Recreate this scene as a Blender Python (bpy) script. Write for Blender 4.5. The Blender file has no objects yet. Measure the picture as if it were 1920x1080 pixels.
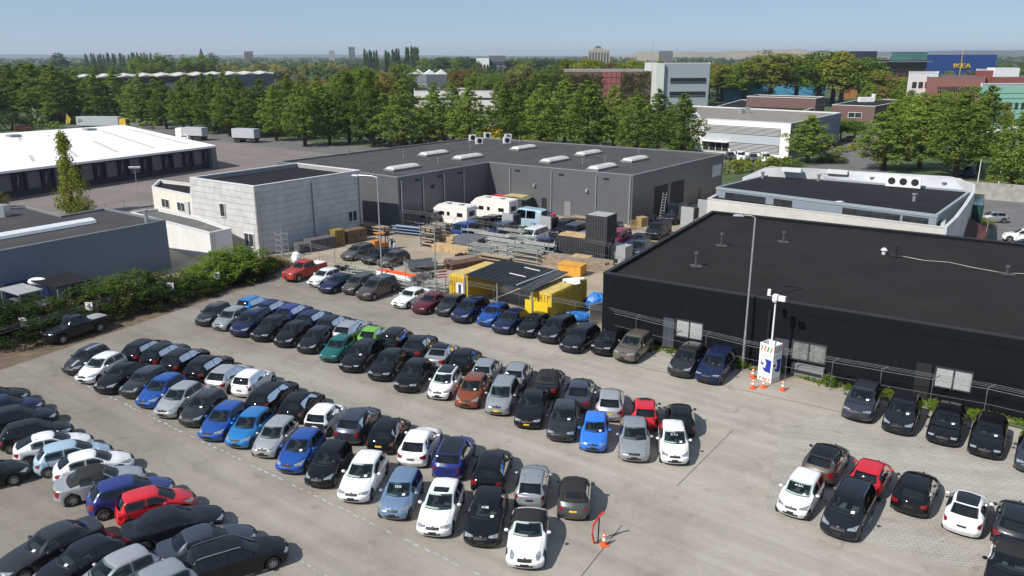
import bpy, bmesh, math, random
import numpy as np
from mathutils import Vector, Matrix
R = math.radians
sc = bpy.context.scene
COL = sc.collection
# ------------------------------------------------------------------ camera, sky, sun, exposure
CAM_H = 22.0
FPX = 1490.0                       # focal length in pixels of the 1920 wide photograph
PITCH = math.atan((540 - 102) / FPX)
cam_d = bpy.data.cameras.new("camera")
cam = bpy.data.objects.new("camera", cam_d)
COL.objects.link(cam)
cam.location = (0, 0, CAM_H)
cam.rotation_euler = (R(90) - PITCH, R(0.1), 0)
cam_d.sensor_width = 36
cam_d.lens = FPX / 1920 * 36
cam_d.clip_end = 60000
cam_d.clip_start = 0.1
sc.camera = cam
SUN_AZ, SUN_EL = 235.0, 44.0       # where the sun stands: degrees clockwise from +Y, above the horizon
world = bpy.data.worlds.new("World")
sc.world = world
world.use_nodes = True
wn = world.node_tree
bg = wn.nodes["Background"]
sky = wn.nodes.new("ShaderNodeTexSky")
sky.sky_type = 'NISHITA'
sky.sun_disc = False
sky.sun_elevation = R(SUN_EL)
sky.sun_rotation = R(SUN_AZ)
sky.air_density = 1.0
sky.dust_density = 0.0
sky.ozone_density = 7.0
sky.altitude = 2200
hazy = wn.nodes.new("ShaderNodeMix"); hazy.data_type = 'RGBA'          # thin even veil over the whole blue sky
hazy.inputs[0].default_value = 0.62; hazy.inputs[7].default_value = (3.95, 5.05, 6.55, 1)
wn.links.new(sky.outputs[0], hazy.inputs[6]); wn.links.new(hazy.outputs[2], bg.inputs[0])
bg.inputs[1].default_value = 0.081
sun_d = bpy.data.lights.new("sun", 'SUN')
sun_d.energy = 4.7
sun_d.angle = R(0.5)
sun_d.color = (1.0, 0.94, 0.85)
sun = bpy.data.objects.new("sun", sun_d)
COL.objects.link(sun)
_sd = Vector((math.sin(R(SUN_AZ)) * math.cos(R(SUN_EL)), math.cos(R(SUN_AZ)) * math.cos(R(SUN_EL)), math.sin(R(SUN_EL))))
sun.rotation_euler = _sd.to_track_quat('Z', 'Y').to_euler()
sun.location = (-40, -30, 80)
sc.view_settings.view_transform = 'Standard'
sc.view_settings.look = 'None'
sc.view_settings.gamma = 1
sc.view_settings.use_curve_mapping = False
sc.view_settings.exposure = 0.3
sc.render.engine = 'CYCLES'
sc.cycles.use_denoising = True
sc.cycles.max_bounces = 6
sc.cycles.transparent_max_bounces = 8
sc.cycles.volume_bounces = 0

# ------------------------------------------------------------------ survey: a picture point's place on the level z
_c, _s = math.cos(PITCH), math.sin(PITCH)
def G(x, y, z=0.0):
    a, b = (x - 960) / FPX, (540 - y) / FPX
    t = (z - CAM_H) / (-_s + b * _c)
    return (a * t, (_c + b * _s) * t)
def ZT(y, X, Y):                     # height of what shows at picture row y above ground point X, Y
    b = (540 - y) / FPX
    return CAM_H + Y * (-_s + b * _c) / (_c + b * _s)
def az(v): return math.degrees(math.atan2(v[0], v[1]))

# ------------------------------------------------------------------ materials
MATS = {}
def mat(name, rgb, rough=0.6, metal=0.0, var=0.12, scale=1.5, bump=0.0, bscale=30.0, coat=0.0, spec=None, emit=None, tint=None, coord='Object'):
    if name in MATS: return MATS[name]
    m = bpy.data.materials.new(name); m.use_nodes = True
    nt = m.node_tree; b = nt.nodes["Principled BSDF"]
    b.inputs["Roughness"].default_value = rough
    b.inputs["Metallic"].default_value = metal
    if coat: b.inputs["Coat Weight"].default_value = coat; b.inputs["Coat Roughness"].default_value = 0.035; b.inputs["Coat IOR"].default_value = 1.45
    if spec is not None: b.inputs["Specular IOR Level"].default_value = spec
    tc = nt.nodes.new("ShaderNodeTexCoord")
    if var > 0:
        n = nt.nodes.new("ShaderNodeTexNoise"); n.inputs["Scale"].default_value = scale; n.inputs["Detail"].default_value = 6; n.inputs["Roughness"].default_value = 0.65
        nt.links.new(tc.outputs[coord], n.inputs["Vector"])
        cr = nt.nodes.new("ShaderNodeValToRGB")
        lo = [max(0, c * (1 - 2 * var)) for c in rgb]; hi = [min(1, c * (1 + 2 * var)) for c in rgb]
        if tint: hi = [min(1, c * (1 + 2 * var)) for c in tint]
        cr.color_ramp.elements[0].color = (*lo, 1); cr.color_ramp.elements[0].position = 0.25
        cr.color_ramp.elements[1].color = (*hi, 1); cr.color_ramp.elements[1].position = 0.75
        nt.links.new(n.outputs["Fac"], cr.inputs[0]); nt.links.new(cr.outputs[0], b.inputs["Base Color"])
    else:
        b.inputs["Base Color"].default_value = (*rgb, 1)
    if bump:
        n2 = nt.nodes.new("ShaderNodeTexNoise"); n2.inputs["Scale"].default_value = bscale; n2.inputs["Detail"].default_value = 4
        nt.links.new(tc.outputs[coord], n2.inputs["Vector"])
        bp = nt.nodes.new("ShaderNodeBump"); bp.inputs["Strength"].default_value = bump; bp.inputs["Distance"].default_value = 0.05
        nt.links.new(n2.outputs["Fac"], bp.inputs["Height"]); nt.links.new(bp.outputs[0], b.inputs["Normal"])
    MATS[name] = m
    return m
def leaf_mat(name, lo, hi, trans=0.38):
    m = bpy.data.materials.new(name); m.use_nodes = True
    nt = m.node_tree; nt.nodes.remove(nt.nodes["Principled BSDF"])
    out = nt.nodes["Material Output"]
    tc = nt.nodes.new("ShaderNodeTexCoord")
    n = nt.nodes.new("ShaderNodeTexNoise"); n.inputs["Scale"].default_value = 0.45; n.inputs["Detail"].default_value = 5; n.inputs["Roughness"].default_value = 0.7
    nt.links.new(tc.outputs["Object"], n.inputs["Vector"])
    oi = nt.nodes.new("ShaderNodeObjectInfo")
    add = nt.nodes.new("ShaderNodeMath"); add.operation = 'MULTIPLY_ADD'; add.inputs[1].default_value = 0.5; 
    nt.links.new(oi.outputs["Random"], add.inputs[0])
    sub = nt.nodes.new("ShaderNodeMath"); sub.operation = 'SUBTRACT'; sub.inputs[1].default_value = 0.25
    nt.links.new(n.outputs["Fac"], sub.inputs[0]); nt.links.new(sub.outputs[0], add.inputs[2])
    cr = nt.nodes.new("ShaderNodeValToRGB")
    cr.color_ramp.elements[0].color = (*lo, 1); cr.color_ramp.elements[0].position = 0.2
    cr.color_ramp.elements[1].color = (*hi, 1); cr.color_ramp.elements[1].position = 0.8
    nt.links.new(add.outputs[0], cr.inputs[0])
    d = nt.nodes.new("ShaderNodeBsdfDiffuse"); t = nt.nodes.new("ShaderNodeBsdfTranslucent")
    nt.links.new(cr.outputs[0], d.inputs[0]); nt.links.new(cr.outputs[0], t.inputs[0])
    mx = nt.nodes.new("ShaderNodeMixShader"); mx.inputs[0].default_value = trans
    nt.links.new(d.outputs[0], mx.inputs[1]); nt.links.new(t.outputs[0], mx.inputs[2])
    nt.links.new(mx.outputs[0], out.inputs["Surface"])
    MATS[name] = m
    return m
def paving_mat(name, base, light, joint, bw=0.22, bh=0.11, rot=0.0, joints=0.5, bump=0.25):
    """block paving seen from far: bond pattern, worn light patches, oil stains"""
    m = bpy.data.materials.new(name); m.use_nodes = True
    nt = m.node_tree; b = nt.nodes["Principled BSDF"]; b.inputs["Roughness"].default_value = 0.85
    tc = nt.nodes.new("ShaderNodeTexCoord")
    mp = nt.nodes.new("ShaderNodeMapping"); mp.inputs["Rotation"].default_value = (0, 0, rot)
    nt.links.new(tc.outputs["Object"], mp.inputs[0])
    br = nt.nodes.new("ShaderNodeTexBrick"); br.inputs["Scale"].default_value = 1.0
    br.inputs["Brick Width"].default_value = bw; br.inputs["Row Height"].default_value = bh
    br.inputs["Mortar Size"].default_value = 0.012; br.inputs["Mortar Smooth"].default_value = 0.3
    br.inputs["Color1"].default_value = (1.04, 1.04, 1.04, 1); br.inputs["Color2"].default_value = (0.95, 0.95, 0.95, 1); br.inputs["Mortar"].default_value = (joints, joints, joints, 1)
    nt.links.new(mp.outputs[0], br.inputs["Vector"])
    n1 = nt.nodes.new("ShaderNodeTexNoise"); n1.inputs["Scale"].default_value = 0.07; n1.inputs["Detail"].default_value = 7; n1.inputs["Roughness"].default_value = 0.6
    mp2 = nt.nodes.new("ShaderNodeMapping"); mp2.inputs["Scale"].default_value = (0.5, 1.6, 1)
    nt.links.new(mp.outputs[0], mp2.inputs[0]); nt.links.new(mp2.outputs[0], n1.inputs["Vector"])
    cr = nt.nodes.new("ShaderNodeValToRGB")
    cr.color_ramp.elements[0].color = (*base, 1); cr.color_ramp.elements[0].position = 0.35
    cr.color_ramp.elements[1].color = (*light, 1); cr.color_ramp.elements[1].position = 0.68
    nt.links.new(n1.outputs["Fac"], cr.inputs[0])
    n2 = nt.nodes.new("ShaderNodeTexNoise"); n2.inputs["Scale"].default_value = 0.22; n2.inputs["Detail"].default_value = 8; n2.inputs["Roughness"].default_value = 0.72
    nt.links.new(tc.outputs["Object"], n2.inputs["Vector"])
    cr2 = nt.nodes.new("ShaderNodeValToRGB")
    cr2.color_ramp.elements[0].color = (0.8, 0.785, 0.77, 1); cr2.color_ramp.elements[0].position = 0.3
    cr2.color_ramp.elements[1].color = (1.06, 1.06, 1.06, 1); cr2.color_ramp.elements[1].position = 0.52
    nt.links.new(n2.outputs["Fac"], cr2.inputs[0])
    def mul(a, c):
        x = nt.nodes.new("ShaderNodeMix"); x.data_type = 'RGBA'; x.blend_type = 'MULTIPLY'; x.inputs[0].default_value = 1
        nt.links.new(a, x.inputs[6]); nt.links.new(c, x.inputs[7]); return x.outputs[2]
    sx = nt.nodes.new("ShaderNodeSeparateXYZ"); nt.links.new(tc.outputs["Object"], sx.inputs[0])
    ma = nt.nodes.new("ShaderNodeMapRange"); ma.inputs[1].default_value = -25; ma.inputs[2].default_value = 18; ma.inputs[3].default_value = 0.0; ma.inputs[4].default_value = 0.34
    nt.links.new(sx.outputs[0], ma.inputs[0])
    ad = nt.nodes.new("ShaderNodeMath"); ad.operation = 'MULTIPLY_ADD'; ad.inputs[1].default_value = 0.75
    nt.links.new(n1.outputs["Fac"], ad.inputs[0]); nt.links.new(ma.outputs[0], ad.inputs[2]); nt.links.new(ad.outputs[0], cr.inputs[0])
    n3 = nt.nodes.new("ShaderNodeTexNoise"); n3.inputs["Scale"].default_value = 0.75; n3.inputs["Detail"].default_value = 5; n3.inputs["Roughness"].default_value = 0.6; n3.inputs["Distortion"].default_value = 0.6
    nt.links.new(tc.outputs["Object"], n3.inputs["Vector"])
    cr3 = nt.nodes.new("ShaderNodeValToRGB"); cr3.color_ramp.elements[0].color = (1, 1, 1, 1); cr3.color_ramp.elements[0].position = 0.6; cr3.color_ramp.elements[1].color = (0.72, 0.7, 0.68, 1); cr3.color_ramp.elements[1].position = 0.74
    nt.links.new(n3.outputs["Fac"], cr3.inputs[0])
    n4 = nt.nodes.new("ShaderNodeTexNoise"); n4.inputs["Scale"].default_value = 1.0; n4.inputs["Detail"].default_value = 5
    mp4 = nt.nodes.new("ShaderNodeMapping"); mp4.inputs["Scale"].default_value = (0.04, 1.1, 1)
    nt.links.new(mp.outputs[0], mp4.inputs[0]); nt.links.new(mp4.outputs[0], n4.inputs["Vector"])
    cr4 = nt.nodes.new("ShaderNodeValToRGB"); cr4.color_ramp.elements[0].color = (0.9, 0.895, 0.89, 1); cr4.color_ramp.elements[0].position = 0.36; cr4.color_ramp.elements[1].color = (1.06, 1.06, 1.06, 1); cr4.color_ramp.elements[1].position = 0.62
    nt.links.new(n4.outputs["Fac"], cr4.inputs[0])
    col = mul(mul(mul(mul(cr.outputs[0], cr2.outputs[0]), br.outputs["Color"]), cr3.outputs[0]), cr4.outputs[0])
    nt.links.new(col, b.inputs["Base Color"])
    bp = nt.nodes.new("ShaderNodeBump"); bp.inputs["Strength"].default_value = bump; bp.inputs["Distance"].default_value = 0.02
    nt.links.new(br.outputs["Fac"], bp.inputs["Height"]); bp.invert = True; nt.links.new(bp.outputs[0], b.inputs["Normal"])
    MATS[name] = m
    return m
M_black = mat("matt black plastic", (0.012, 0.012, 0.013), 0.55, var=0.0)
M_tyre = mat("tyre rubber", (0.015, 0.015, 0.015), 0.8, var=0.0)
M_rim = mat("alloy", (0.45, 0.46, 0.47), 0.3, 0.8, var=0.0)
M_steel = mat("galvanised steel", (0.42, 0.44, 0.46), 0.45, 0.6, var=0.1, scale=3)
M_glass = mat("dark car glass", (0.009, 0.013, 0.016), 0.04, 0.0, var=0.0, spec=0.5)
M_wind = mat("windscreen glass", (0.022, 0.034, 0.038), 0.05, 0.0, var=0.45, scale=3.2, spec=0.5)
def glass_mat(name, tint):
    m = bpy.data.materials.new(name); m.use_nodes = True; nt = m.node_tree; nt.nodes.remove(nt.nodes["Principled BSDF"])
    t = nt.nodes.new("ShaderNodeBsdfTransparent"); t.inputs[0].default_value = (*tint, 1)
    g = nt.nodes.new("ShaderNodeBsdfGlossy"); g.inputs["Roughness"].default_value = 0.03
    f = nt.nodes.new("ShaderNodeFresnel"); f.inputs[0].default_value = 1.75
    x = nt.nodes.new("ShaderNodeMixShader"); nt.links.new(f.outputs[0], x.inputs[0]); nt.links.new(t.outputs[0], x.inputs[1]); nt.links.new(g.outputs[0], x.inputs[2])
    nt.links.new(x.outputs[0], nt.nodes["Material Output"].inputs["Surface"]); MATS[name] = m; return m
M_cwind = glass_mat("tinted windscreen glass", (0.62, 0.74, 0.72)); M_cside = glass_mat("dark tinted car glass", (0.3, 0.34, 0.34))
M_lamp = mat("headlamp lens", (0.36, 0.39, 0.41), 0.1, 0.5, var=0.4, scale=7, coat=1)
M_tail = mat("tail lamp lens", (0.2, 0.008, 0.01), 0.15, 0.0, var=0.2, scale=8, coat=1)
M_yplate = mat("yellow plate", (0.75, 0.48, 0.03), 0.5, var=0.0)
M_bplate = mat("dark plate holder", (0.02, 0.02, 0.022), 0.5, var=0.0)
M_paper = mat("white paper", (0.78, 0.8, 0.8), 0.7, var=0.0)
M_chrome = mat("chrome", (0.6, 0.61, 0.62), 0.18, 1.0, var=0.0)
M_white = mat("white paint", (0.72, 0.73, 0.74), 0.5, var=0.04, scale=0.8)
M_gwall = mat("grey metal cladding", (0.125, 0.132, 0.142), 0.42, 0.25, var=0.06, scale=0.25)
M_roofg = mat("grey roofing felt", (0.058, 0.0585, 0.06), 0.9, spec=0.25, var=0.16, scale=0.35, bump=0.1, bscale=12)
M_roofb = mat("black roofing felt", (0.012, 0.0125, 0.015), 0.9, spec=0.2, var=0.2, scale=0.4, bump=0.1, bscale=12)
M_roofbr = mat("brown black roofing felt", (0.0165, 0.0135, 0.0135), 0.9, spec=0.2, var=0.16, scale=0.22, bump=0.12, bscale=9)
M_trimw = mat("white trim", (0.6, 0.61, 0.62), 0.5, var=0.05)
M_trimg = mat("grey trim", (0.2, 0.21, 0.22), 0.5, var=0.05)
M_conc = mat("concrete", (0.3, 0.29, 0.27), 0.85, var=0.18, scale=0.8, bump=0.1)
M_dark = mat("dark interior", (0.01, 0.011, 0.013), 0.7, var=0.0)
M_pane = mat("window pane", (0.03, 0.035, 0.04), 0.06, var=0.3, scale=1.2, spec=0.7)
M_wood = mat("sawn timber", (0.42, 0.3, 0.16), 0.75, var=0.2, scale=2.5)
M_woodg = mat("weathered timber", (0.25, 0.2, 0.15), 0.8, var=0.25, scale=2.5)
M_rust = mat("rusty iron", (0.12, 0.06, 0.035), 0.8, var=0.3, scale=4)
M_bark = mat("bark", (0.055, 0.043, 0.032), 0.9, var=0.25, scale=2)
M_barkg = mat("grey bark", (0.13, 0.115, 0.1), 0.9, var=0.25, scale=2)
M_orange = mat("orange plastic", (0.75, 0.12, 0.03), 0.5, var=0.06)
M_red = mat("red paint", (0.5, 0.02, 0.025), 0.4, var=0.06)
M_yel = mat("yellow container paint", (0.62, 0.42, 0.03), 0.55, var=0.12, scale=0.9)
M_brick = mat("brown brick", (0.14, 0.085, 0.075), 0.85, var=0.12, scale=2.5)
M_redbrick = mat("red brick", (0.26, 0.075, 0.06), 0.8, var=0.08, scale=1.5)

# ------------------------------------------------------------------ mesh helpers
class MB:
    def __init__(s): s.v = []; s.f = []
    def add(s, vs, fs):
        o = len(s.v); s.v += [tuple(p) for p in vs]; s.f += [tuple(i + o for i in f) for f in fs]; return s
    def box(s, c, d, rz=0.0, taper=1.0):
        ca, sa = math.cos(rz), math.sin(rz); vs = []
        for z in (-1, 1):
            k = taper if z > 0 else 1.0
            for x, y in ((-1, -1), (1, -1), (1, 1), (-1, 1)):
                X, Y = x * d[0] / 2 * k, y * d[1] / 2 * k
                vs.append((c[0] + X * ca - Y * sa, c[1] + X * sa + Y * ca, c[2] + z * d[2] / 2))
        return s.add(vs, [(3, 2, 1, 0), (4, 5, 6, 7), (0, 1, 5, 4), (1, 2, 6, 5), (2, 3, 7, 6), (3, 0, 4, 7)])
    def prism(s, poly, z0, z1, cap=True, bottom=False):
        a = sum(poly[i][0] * poly[(i + 1) % len(poly)][1] - poly[(i + 1) % len(poly)][0] * poly[i][1] for i in range(len(poly)))
        if a < 0: poly = poly[::-1]
        n = len(poly)
        zt = z1 if hasattr(z1, '__len__') else [z1] * n
        if a < 0 and hasattr(z1, '__len__'): zt = zt[::-1]
        vs = [(p[0], p[1], z0) for p in poly] + [(p[0], p[1], zt[i]) for i, p in enumerate(poly)]
        fs = [(i, (i + 1) % n, n + (i + 1) % n, n + i) for i in range(n)]
        if cap: fs.append(tuple(range(n, 2 * n)))
        if bottom: fs.append(tuple(range(n - 1, -1, -1)))
        return s.add(vs, fs)
    def sheet(s, poly, z):
        a = sum(poly[i][0] * poly[(i + 1) % len(poly)][1] - poly[(i + 1) % len(poly)][0] * poly[i][1] for i in range(len(poly)))
        if a < 0: poly = poly[::-1]
        return s.add([(p[0], p[1], z) for p in poly], [tuple(range(len(poly)))])
    def tube(s, pts, r, n=6, r1=None, cap=True):
        pts = [Vector(p) for p in pts]; m = len(pts); rings = []
        for i, p in enumerate(pts):
            d = (pts[min(i + 1, m - 1)] - pts[max(i - 1, 0)]).normalized()
            a = d.orthogonal().normalized() if abs(d.z) > 0.99 else d.cross(Vector((0, 0, 1))).normalized()
            b = d.cross(a)
            rr = r if r1 is None else r + (r1 - r) * i / (m - 1)
            rings.append([p + (a * math.cos(2 * math.pi * k / n) + b * math.sin(2 * math.pi * k / n)) * rr for k in range(n)])
        vs = [q for g in rings for q in g]; fs = []
        for i in range(m - 1):
            for k in range(n):
                fs.append((i * n + k, (i + 1) * n + k, (i + 1) * n + (k + 1) % n, i * n + (k + 1) % n))
        if cap: fs += [tuple(range(n)), tuple(range((m - 1) * n, m * n))[::-1]]
        return s.add(vs, fs)
    def cyl(s, c, r, h, n=12, r1=None): return s.tube([(c[0], c[1], c[2]), (c[0], c[1], c[2] + h)], r, n, r1)
    def wall(s, A, B, u0, u1, z0, z1, d0, d1):
        """a slab on the wall A->B (outside on the right of the way), u along it, d outwards"""
        L = math.hypot(B[0] - A[0], B[1] - A[1]); dx, dy = (B[0] - A[0]) / L, (B[1] - A[1]) / L; nx, ny = dy, -dx
        P = lambda u, d: (A[0] + dx * u + nx * d, A[1] + dy * u + ny * d)
        return s.prism([P(u0, d0), P(u1, d0), P(u1, d1), P(u0, d1)], z0, z1, True, True)
    def mesh(s, name, mt, smooth=False, origin=(0, 0, 0)):
        me = bpy.data.meshes.new(name)
        me.from_pydata([(p[0] - origin[0], p[1] - origin[1], p[2] - origin[2]) for p in s.v], [], s.f)
        if mt: me.materials.append(mt)
        if smooth: me.polygons.foreach_set("use_smooth", [True] * len(me.polygons))
        me.update(); return me
    def obj(s, name, mt, parent=None, smooth=False):
        """a mesh object; coordinates are the world's, or the parent's own when the parent stands rotated at its place ('local')"""
        o0 = (0, 0, 0)
        if parent is not None and not parent.get('_local'):
            o0 = parent['_w'] if '_w' in parent else (0, 0, 0)
        o = bpy.data.objects.new(name, s.mesh(name, mt, smooth, o0)); COL.objects.link(o)
        if parent is not None:
            o.parent = parent
            o['_w'] = o0
            if parent.get('_local'): o['_local'] = 1
        return o
def tag(o, label=None, cat=None, group=None, kind=None):
    if label: o['label'] = label
    if cat: o['category'] = cat
    if group: o['group'] = group
    if kind: o['kind'] = kind
    return o
def thing(name, label, cat, loc=(0, 0, 0), rz=None, group=None):
    o = bpy.data.objects.new(name, None); COL.objects.link(o)
    o.location = loc; o.empty_display_size = 0.3
    if rz is None: o['_w'] = tuple(loc)
    else: o['_local'] = 1; o.rotation_euler = (0, 0, rz)
    return tag(o, label, cat, group)
def struct(name, mb, mt): return tag(mb.obj(name, mt), kind='structure')
def top(name, mb, mt, label, cat, group=None, smooth=False, centre=True):
    """a thing that is one mesh, its origin at its base"""
    xs = [p[0] for p in mb.v]; ys = [p[1] for p in mb.v]; zs = [p[2] for p in mb.v]
    o0 = (sum(xs) / len(xs), sum(ys) / len(ys), min(zs))
    o = bpy.data.objects.new(name, mb.mesh(name, mt, smooth, o0)); COL.objects.link(o); o.location = o0
    return tag(o, label, cat, group)
def text_part(name, body, size, mt, parent, matrix, extrude=0.004):
    cu = bpy.data.curves.new(name, 'FONT'); cu.body = body; cu.size = size; cu.align_x = 'CENTER'; cu.align_y = 'CENTER'; cu.extrude = extrude
    t = bpy.data.objects.new(name, cu); COL.objects.link(t)
    dg = bpy.context.evaluated_depsgraph_get()
    me = bpy.data.meshes.new_from_object(t.evaluated_get(dg))
    bpy.data.objects.remove(t)
    me.materials.clear(); me.materials.append(mt)
    o = bpy.data.objects.new(name, me); COL.objects.link(o); o.parent = parent; o.matrix_local = matrix
    return o
def wall_matrix(A, B, u, z, d, origin=(0, 0, 0)):
    L = math.hypot(B[0] - A[0], B[1] - A[1]); dx, dy = (B[0] - A[0]) / L, (B[1] - A[1]) / L; nx, ny = dy, -dx
    m = Matrix(((dx, 0, nx, A[0] + dx * u + nx * d - origin[0]), (dy, 0, ny, A[1] + dy * u + ny * d - origin[1]), (0, 1, 0, z - origin[2]), (0, 0, 0, 1)))
    return m
def lerp(a, b, t): return tuple(a[i] + (b[i] - a[i]) * t for i in range(len(a)))
def dist(a, b): return math.hypot(a[0] - b[0], a[1] - b[1])
def along(a, b, d):
    L = dist(a, b); return (a[0] + (b[0] - a[0]) * d / L, a[1] + (b[1] - a[1]) * d / L)
ORD = "first second third fourth fifth sixth seventh eighth ninth tenth eleventh twelfth thirteenth fourteenth fifteenth sixteenth seventeenth eighteenth nineteenth twentieth twenty-first twenty-second twenty-third twenty-fourth twenty-fifth twenty-sixth twenty-seventh twenty-eighth twenty-ninth thirtieth thirty-first thirty-second thirty-third".split()
def blob(rx, ry, rz, n=8, m=5):
    vs = [(0, 0, -rz)]; fs = []
    for a in range(1, m):
        t = math.pi * a / m - math.pi / 2
        for b in range(n):
            u = 2 * math.pi * b / n; vs.append((rx * math.cos(t) * math.cos(u), ry * math.cos(t) * math.sin(u), rz * math.sin(t)))
    vs.append((0, 0, rz)); e = len(vs) - 1
    for b in range(n):
        fs.append((0, 1 + (b + 1) % n, 1 + b)); fs.append((e, e - n + b, e - n + (b + 1) % n))
        for a in range(m - 2): fs.append((1 + a * n + b, 1 + a * n + (b + 1) % n, 1 + (a + 1) * n + (b + 1) % n, 1 + (a + 1) * n + b))
    return vs, fs
def slot(o, m):
    o.material_slots[0].link = 'OBJECT'; o.material_slots[0].material = m
PAINT = {'black': (.006, .007, .009), 'nearblack': (.010, .012, .018), 'navy': (.010, .017, .055), 'dkblue': (.012, .024, .08), 'blue': (.02, .1, .42), 'brblue': (.025, .16, .62),
         'cyan': (.03, .24, .6), 'ltblue': (.2, .3, .45), 'paleblue': (.3, .42, .52), 'royal': (.015, .025, .15), 'white': (.74, .75, .76), 'silver': (.36, .38, .4), 'ltgrey': (.45, .46, .48),
         'grey': (.1, .105, .11), 'dkgrey': (.035, .037, .042), 'slate': (.05, .06, .085), 'brown': (.1, .085, .075), 'gold': (.2, .17, .14), 'red': (.5, .012, .02), 'pickred': (.36, .035, .02),
         'maroon': (.09, .01, .022), 'orange': (.3, .075, .03), 'green': (.13, .36, .03), 'teal': (.01, .1, .1), 'softblack': (.012, .012, .013), 'purple': (.2, .01, .06), 'dkgreen': (.02, .03, .03)}
def paint(c):
    met = 0.55 if c in ('silver', 'grey', 'dkgrey', 'slate', 'brown', 'gold', 'ltblue', 'orange', 'blue', 'cyan', 'ltgrey') else 0.0
    if c == 'softblack': return mat('soft top cloth', PAINT[c], 0.85, var=0.2, scale=4)
    return mat('car paint ' + c, PAINT[c], 0.35, met, var=0.05, scale=2, coat=0.95, spec=0.0 if max(PAINT[c]) < 0.12 and not met else 0.2)
paint_early = paint
GZ = 0.012
# ------------------------------------------------------------------ ground
M_grass = mat("grass", (0.055, 0.085, 0.022), 0.9, var=0.25, scale=0.12)
M_field = mat("distant land", (0.05, 0.07, 0.03), 0.95, var=0.3, scale=0.01)
M_lot = paving_mat("lot paving", (0.195, 0.177, 0.152), (0.33, 0.305, 0.268), None, rot=R(37), joints=0.86, bump=0.1)
M_paved = paving_mat("open block paving", (0.25, 0.235, 0.215), (0.345, 0.325, 0.295), None, bw=0.42, bh=0.2, rot=R(10), joints=0.5, bump=0.4)
M_yard = mat("sandy yard concrete", (0.27, 0.225, 0.175), 0.9, var=0.14, scale=0.25, tint=(0.31, 0.26, 0.2))
M_dockp = mat("reddish dock paving", (0.17, 0.145, 0.135), 0.9, var=0.12, scale=0.12)
M_asph = mat("road asphalt", (0.12, 0.12, 0.12), 0.9, var=0.14, scale=0.3)
struct('ground', MB().sheet([(-9000, -120), (9000, -120), (9000, 14000), (-9000, 14000)], -0.012), M_field)
struct('grass_ground', MB().sheet([(-420, -20), (420, -20), (420, 470), (-420, 470)], -0.006), M_grass)
hedgeA, hedgeB = G(-40, 690), G(505, 512)
fenceP = [G(500, 486), G(570, 492), G(700, 527), G(840, 566), G(1131, 628), G(1409, 702), G(1565, 735), G(1841, 787), (39.5, 37.2)]
lot = [(-60, 12), (60, 5), (60, 20), (39.5, 36.0)] + [p for p in fenceP[::-1][1:]] + [G(520, 520), G(300, 592), G(120, 652), G(-60, 712), (-75, 38)]
struct('yard_ground', MB().sheet([(-52, 78), (-36, 62), (-10, 55), (20, 48), (50, 40), (95, 60), (60, 135), (36, 132), (-6, 158), (-50, 120)], 0.0), M_yard)
struct('dock_yard', MB().sheet([G(-200, 420), G(0, 470), G(250, 430), G(640, 330), G(660, 292), G(400, 262), G(200, 250), (-180, 190)], -0.002), M_dockp)
struct('parking_lot', MB().sheet(lot, 0.008), M_lot)
struct('block_paving', MB().sheet([G(1465, 800), G(1560, 778), G(1690, 800), G(1960, 860), G(1990, 1110), G(1780, 1060), G(1600, 1010), G(1430, 960)], 0.010), M_paved)
struct('road', MB().sheet([G(120, 222), G(250, 226), G(400, 246), G(640, 272), G(760, 278), G(1300, 292), (95, 205), (92, 192), G(1300, 310), G(760, 300), G(640, 291), G(400, 262), G(250, 240), G(120, 236)], 0.0), M_asph)
struct('side_road', MB().sheet([G(1440, 335), G(1560, 300), G(1580, 262), G(1625, 250), G(1660, 262), G(1640, 300), G(1665, 325), G(1920, 360), (130, 140), (120, 95), (90, 75), G(1835, 470), G(1600, 345)], 0.004), M_asph)
# worn lane lines of pale blue paint in the lot
M_line = mat("worn pale blue paint", (0.36, 0.43, 0.49), 0.8, var=0.25, scale=3)
def dashes(name, a, b, n, fill, w=0.1):
    mb = MB(); rnd = random.Random(n); L = dist(a, b); dx, dy = (b[0] - a[0]) / L, (b[1] - a[1]) / L
    for i in range(n):
        if rnd.random() < 0.12: continue
        u0 = L * i / n; u1 = u0 + L / n * fill * rnd.uniform(0.6, 1.0); j = rnd.uniform(-0.05, 0.05)
        P = lambda u, d: (a[0] + dx * u - dy * (d + j), a[1] + dy * u + dx * (d + j))
        ww = w * rnd.uniform(0.45, 1.0)
        mb.sheet([P(u0, -ww / 2), P(u1, -ww / 2), P(u1, ww / 2), P(u0, ww / 2)], 0.012)
    tag(mb.obj(name, M_line), kind='structure')
dashes('lane_marking', G(140, 712), G(905, 1082), 62, 0.72)
dashes('lane_marking', G(255, 870), G(620, 1085), 40, 0.7, 0.08)
dashes('lane_marking', G(470, 660), G(880, 760), 50, 0.5, 0.06)
M_joint = mat("dark paving joint", (0.09, 0.083, 0.077), 0.9, var=0.2)
def seam(a, b, w):
    L = dist(a, b); nx, ny = -(b[1] - a[1]) / L * w / 2, (b[0] - a[0]) / L * w / 2
    struct('paving_seam', MB().sheet([(a[0] - nx, a[1] - ny), (b[0] - nx, b[1] - ny), (b[0] + nx, b[1] + ny), (a[0] + nx, a[1] + ny)], 0.013), M_joint)
seam(G(1085, 1085), G(1165, 985), 0.05); seam(G(1268, 912), G(1372, 808), 0.045); seam(G(1170, 682), G(1580, 775), 0.06)
# earth strip with leaf litter under the hedge, grass strip at the black wall
struct('hedge_soil', MB().sheet([G(-60, 712), G(120, 652), G(300, 592), G(520, 520), G(500, 496), G(290, 540), G(90, 600), G(-60, 650)], 0.012), mat("brown earth", (0.12, 0.085, 0.055), 0.95, var=0.3, scale=0.8))
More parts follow.
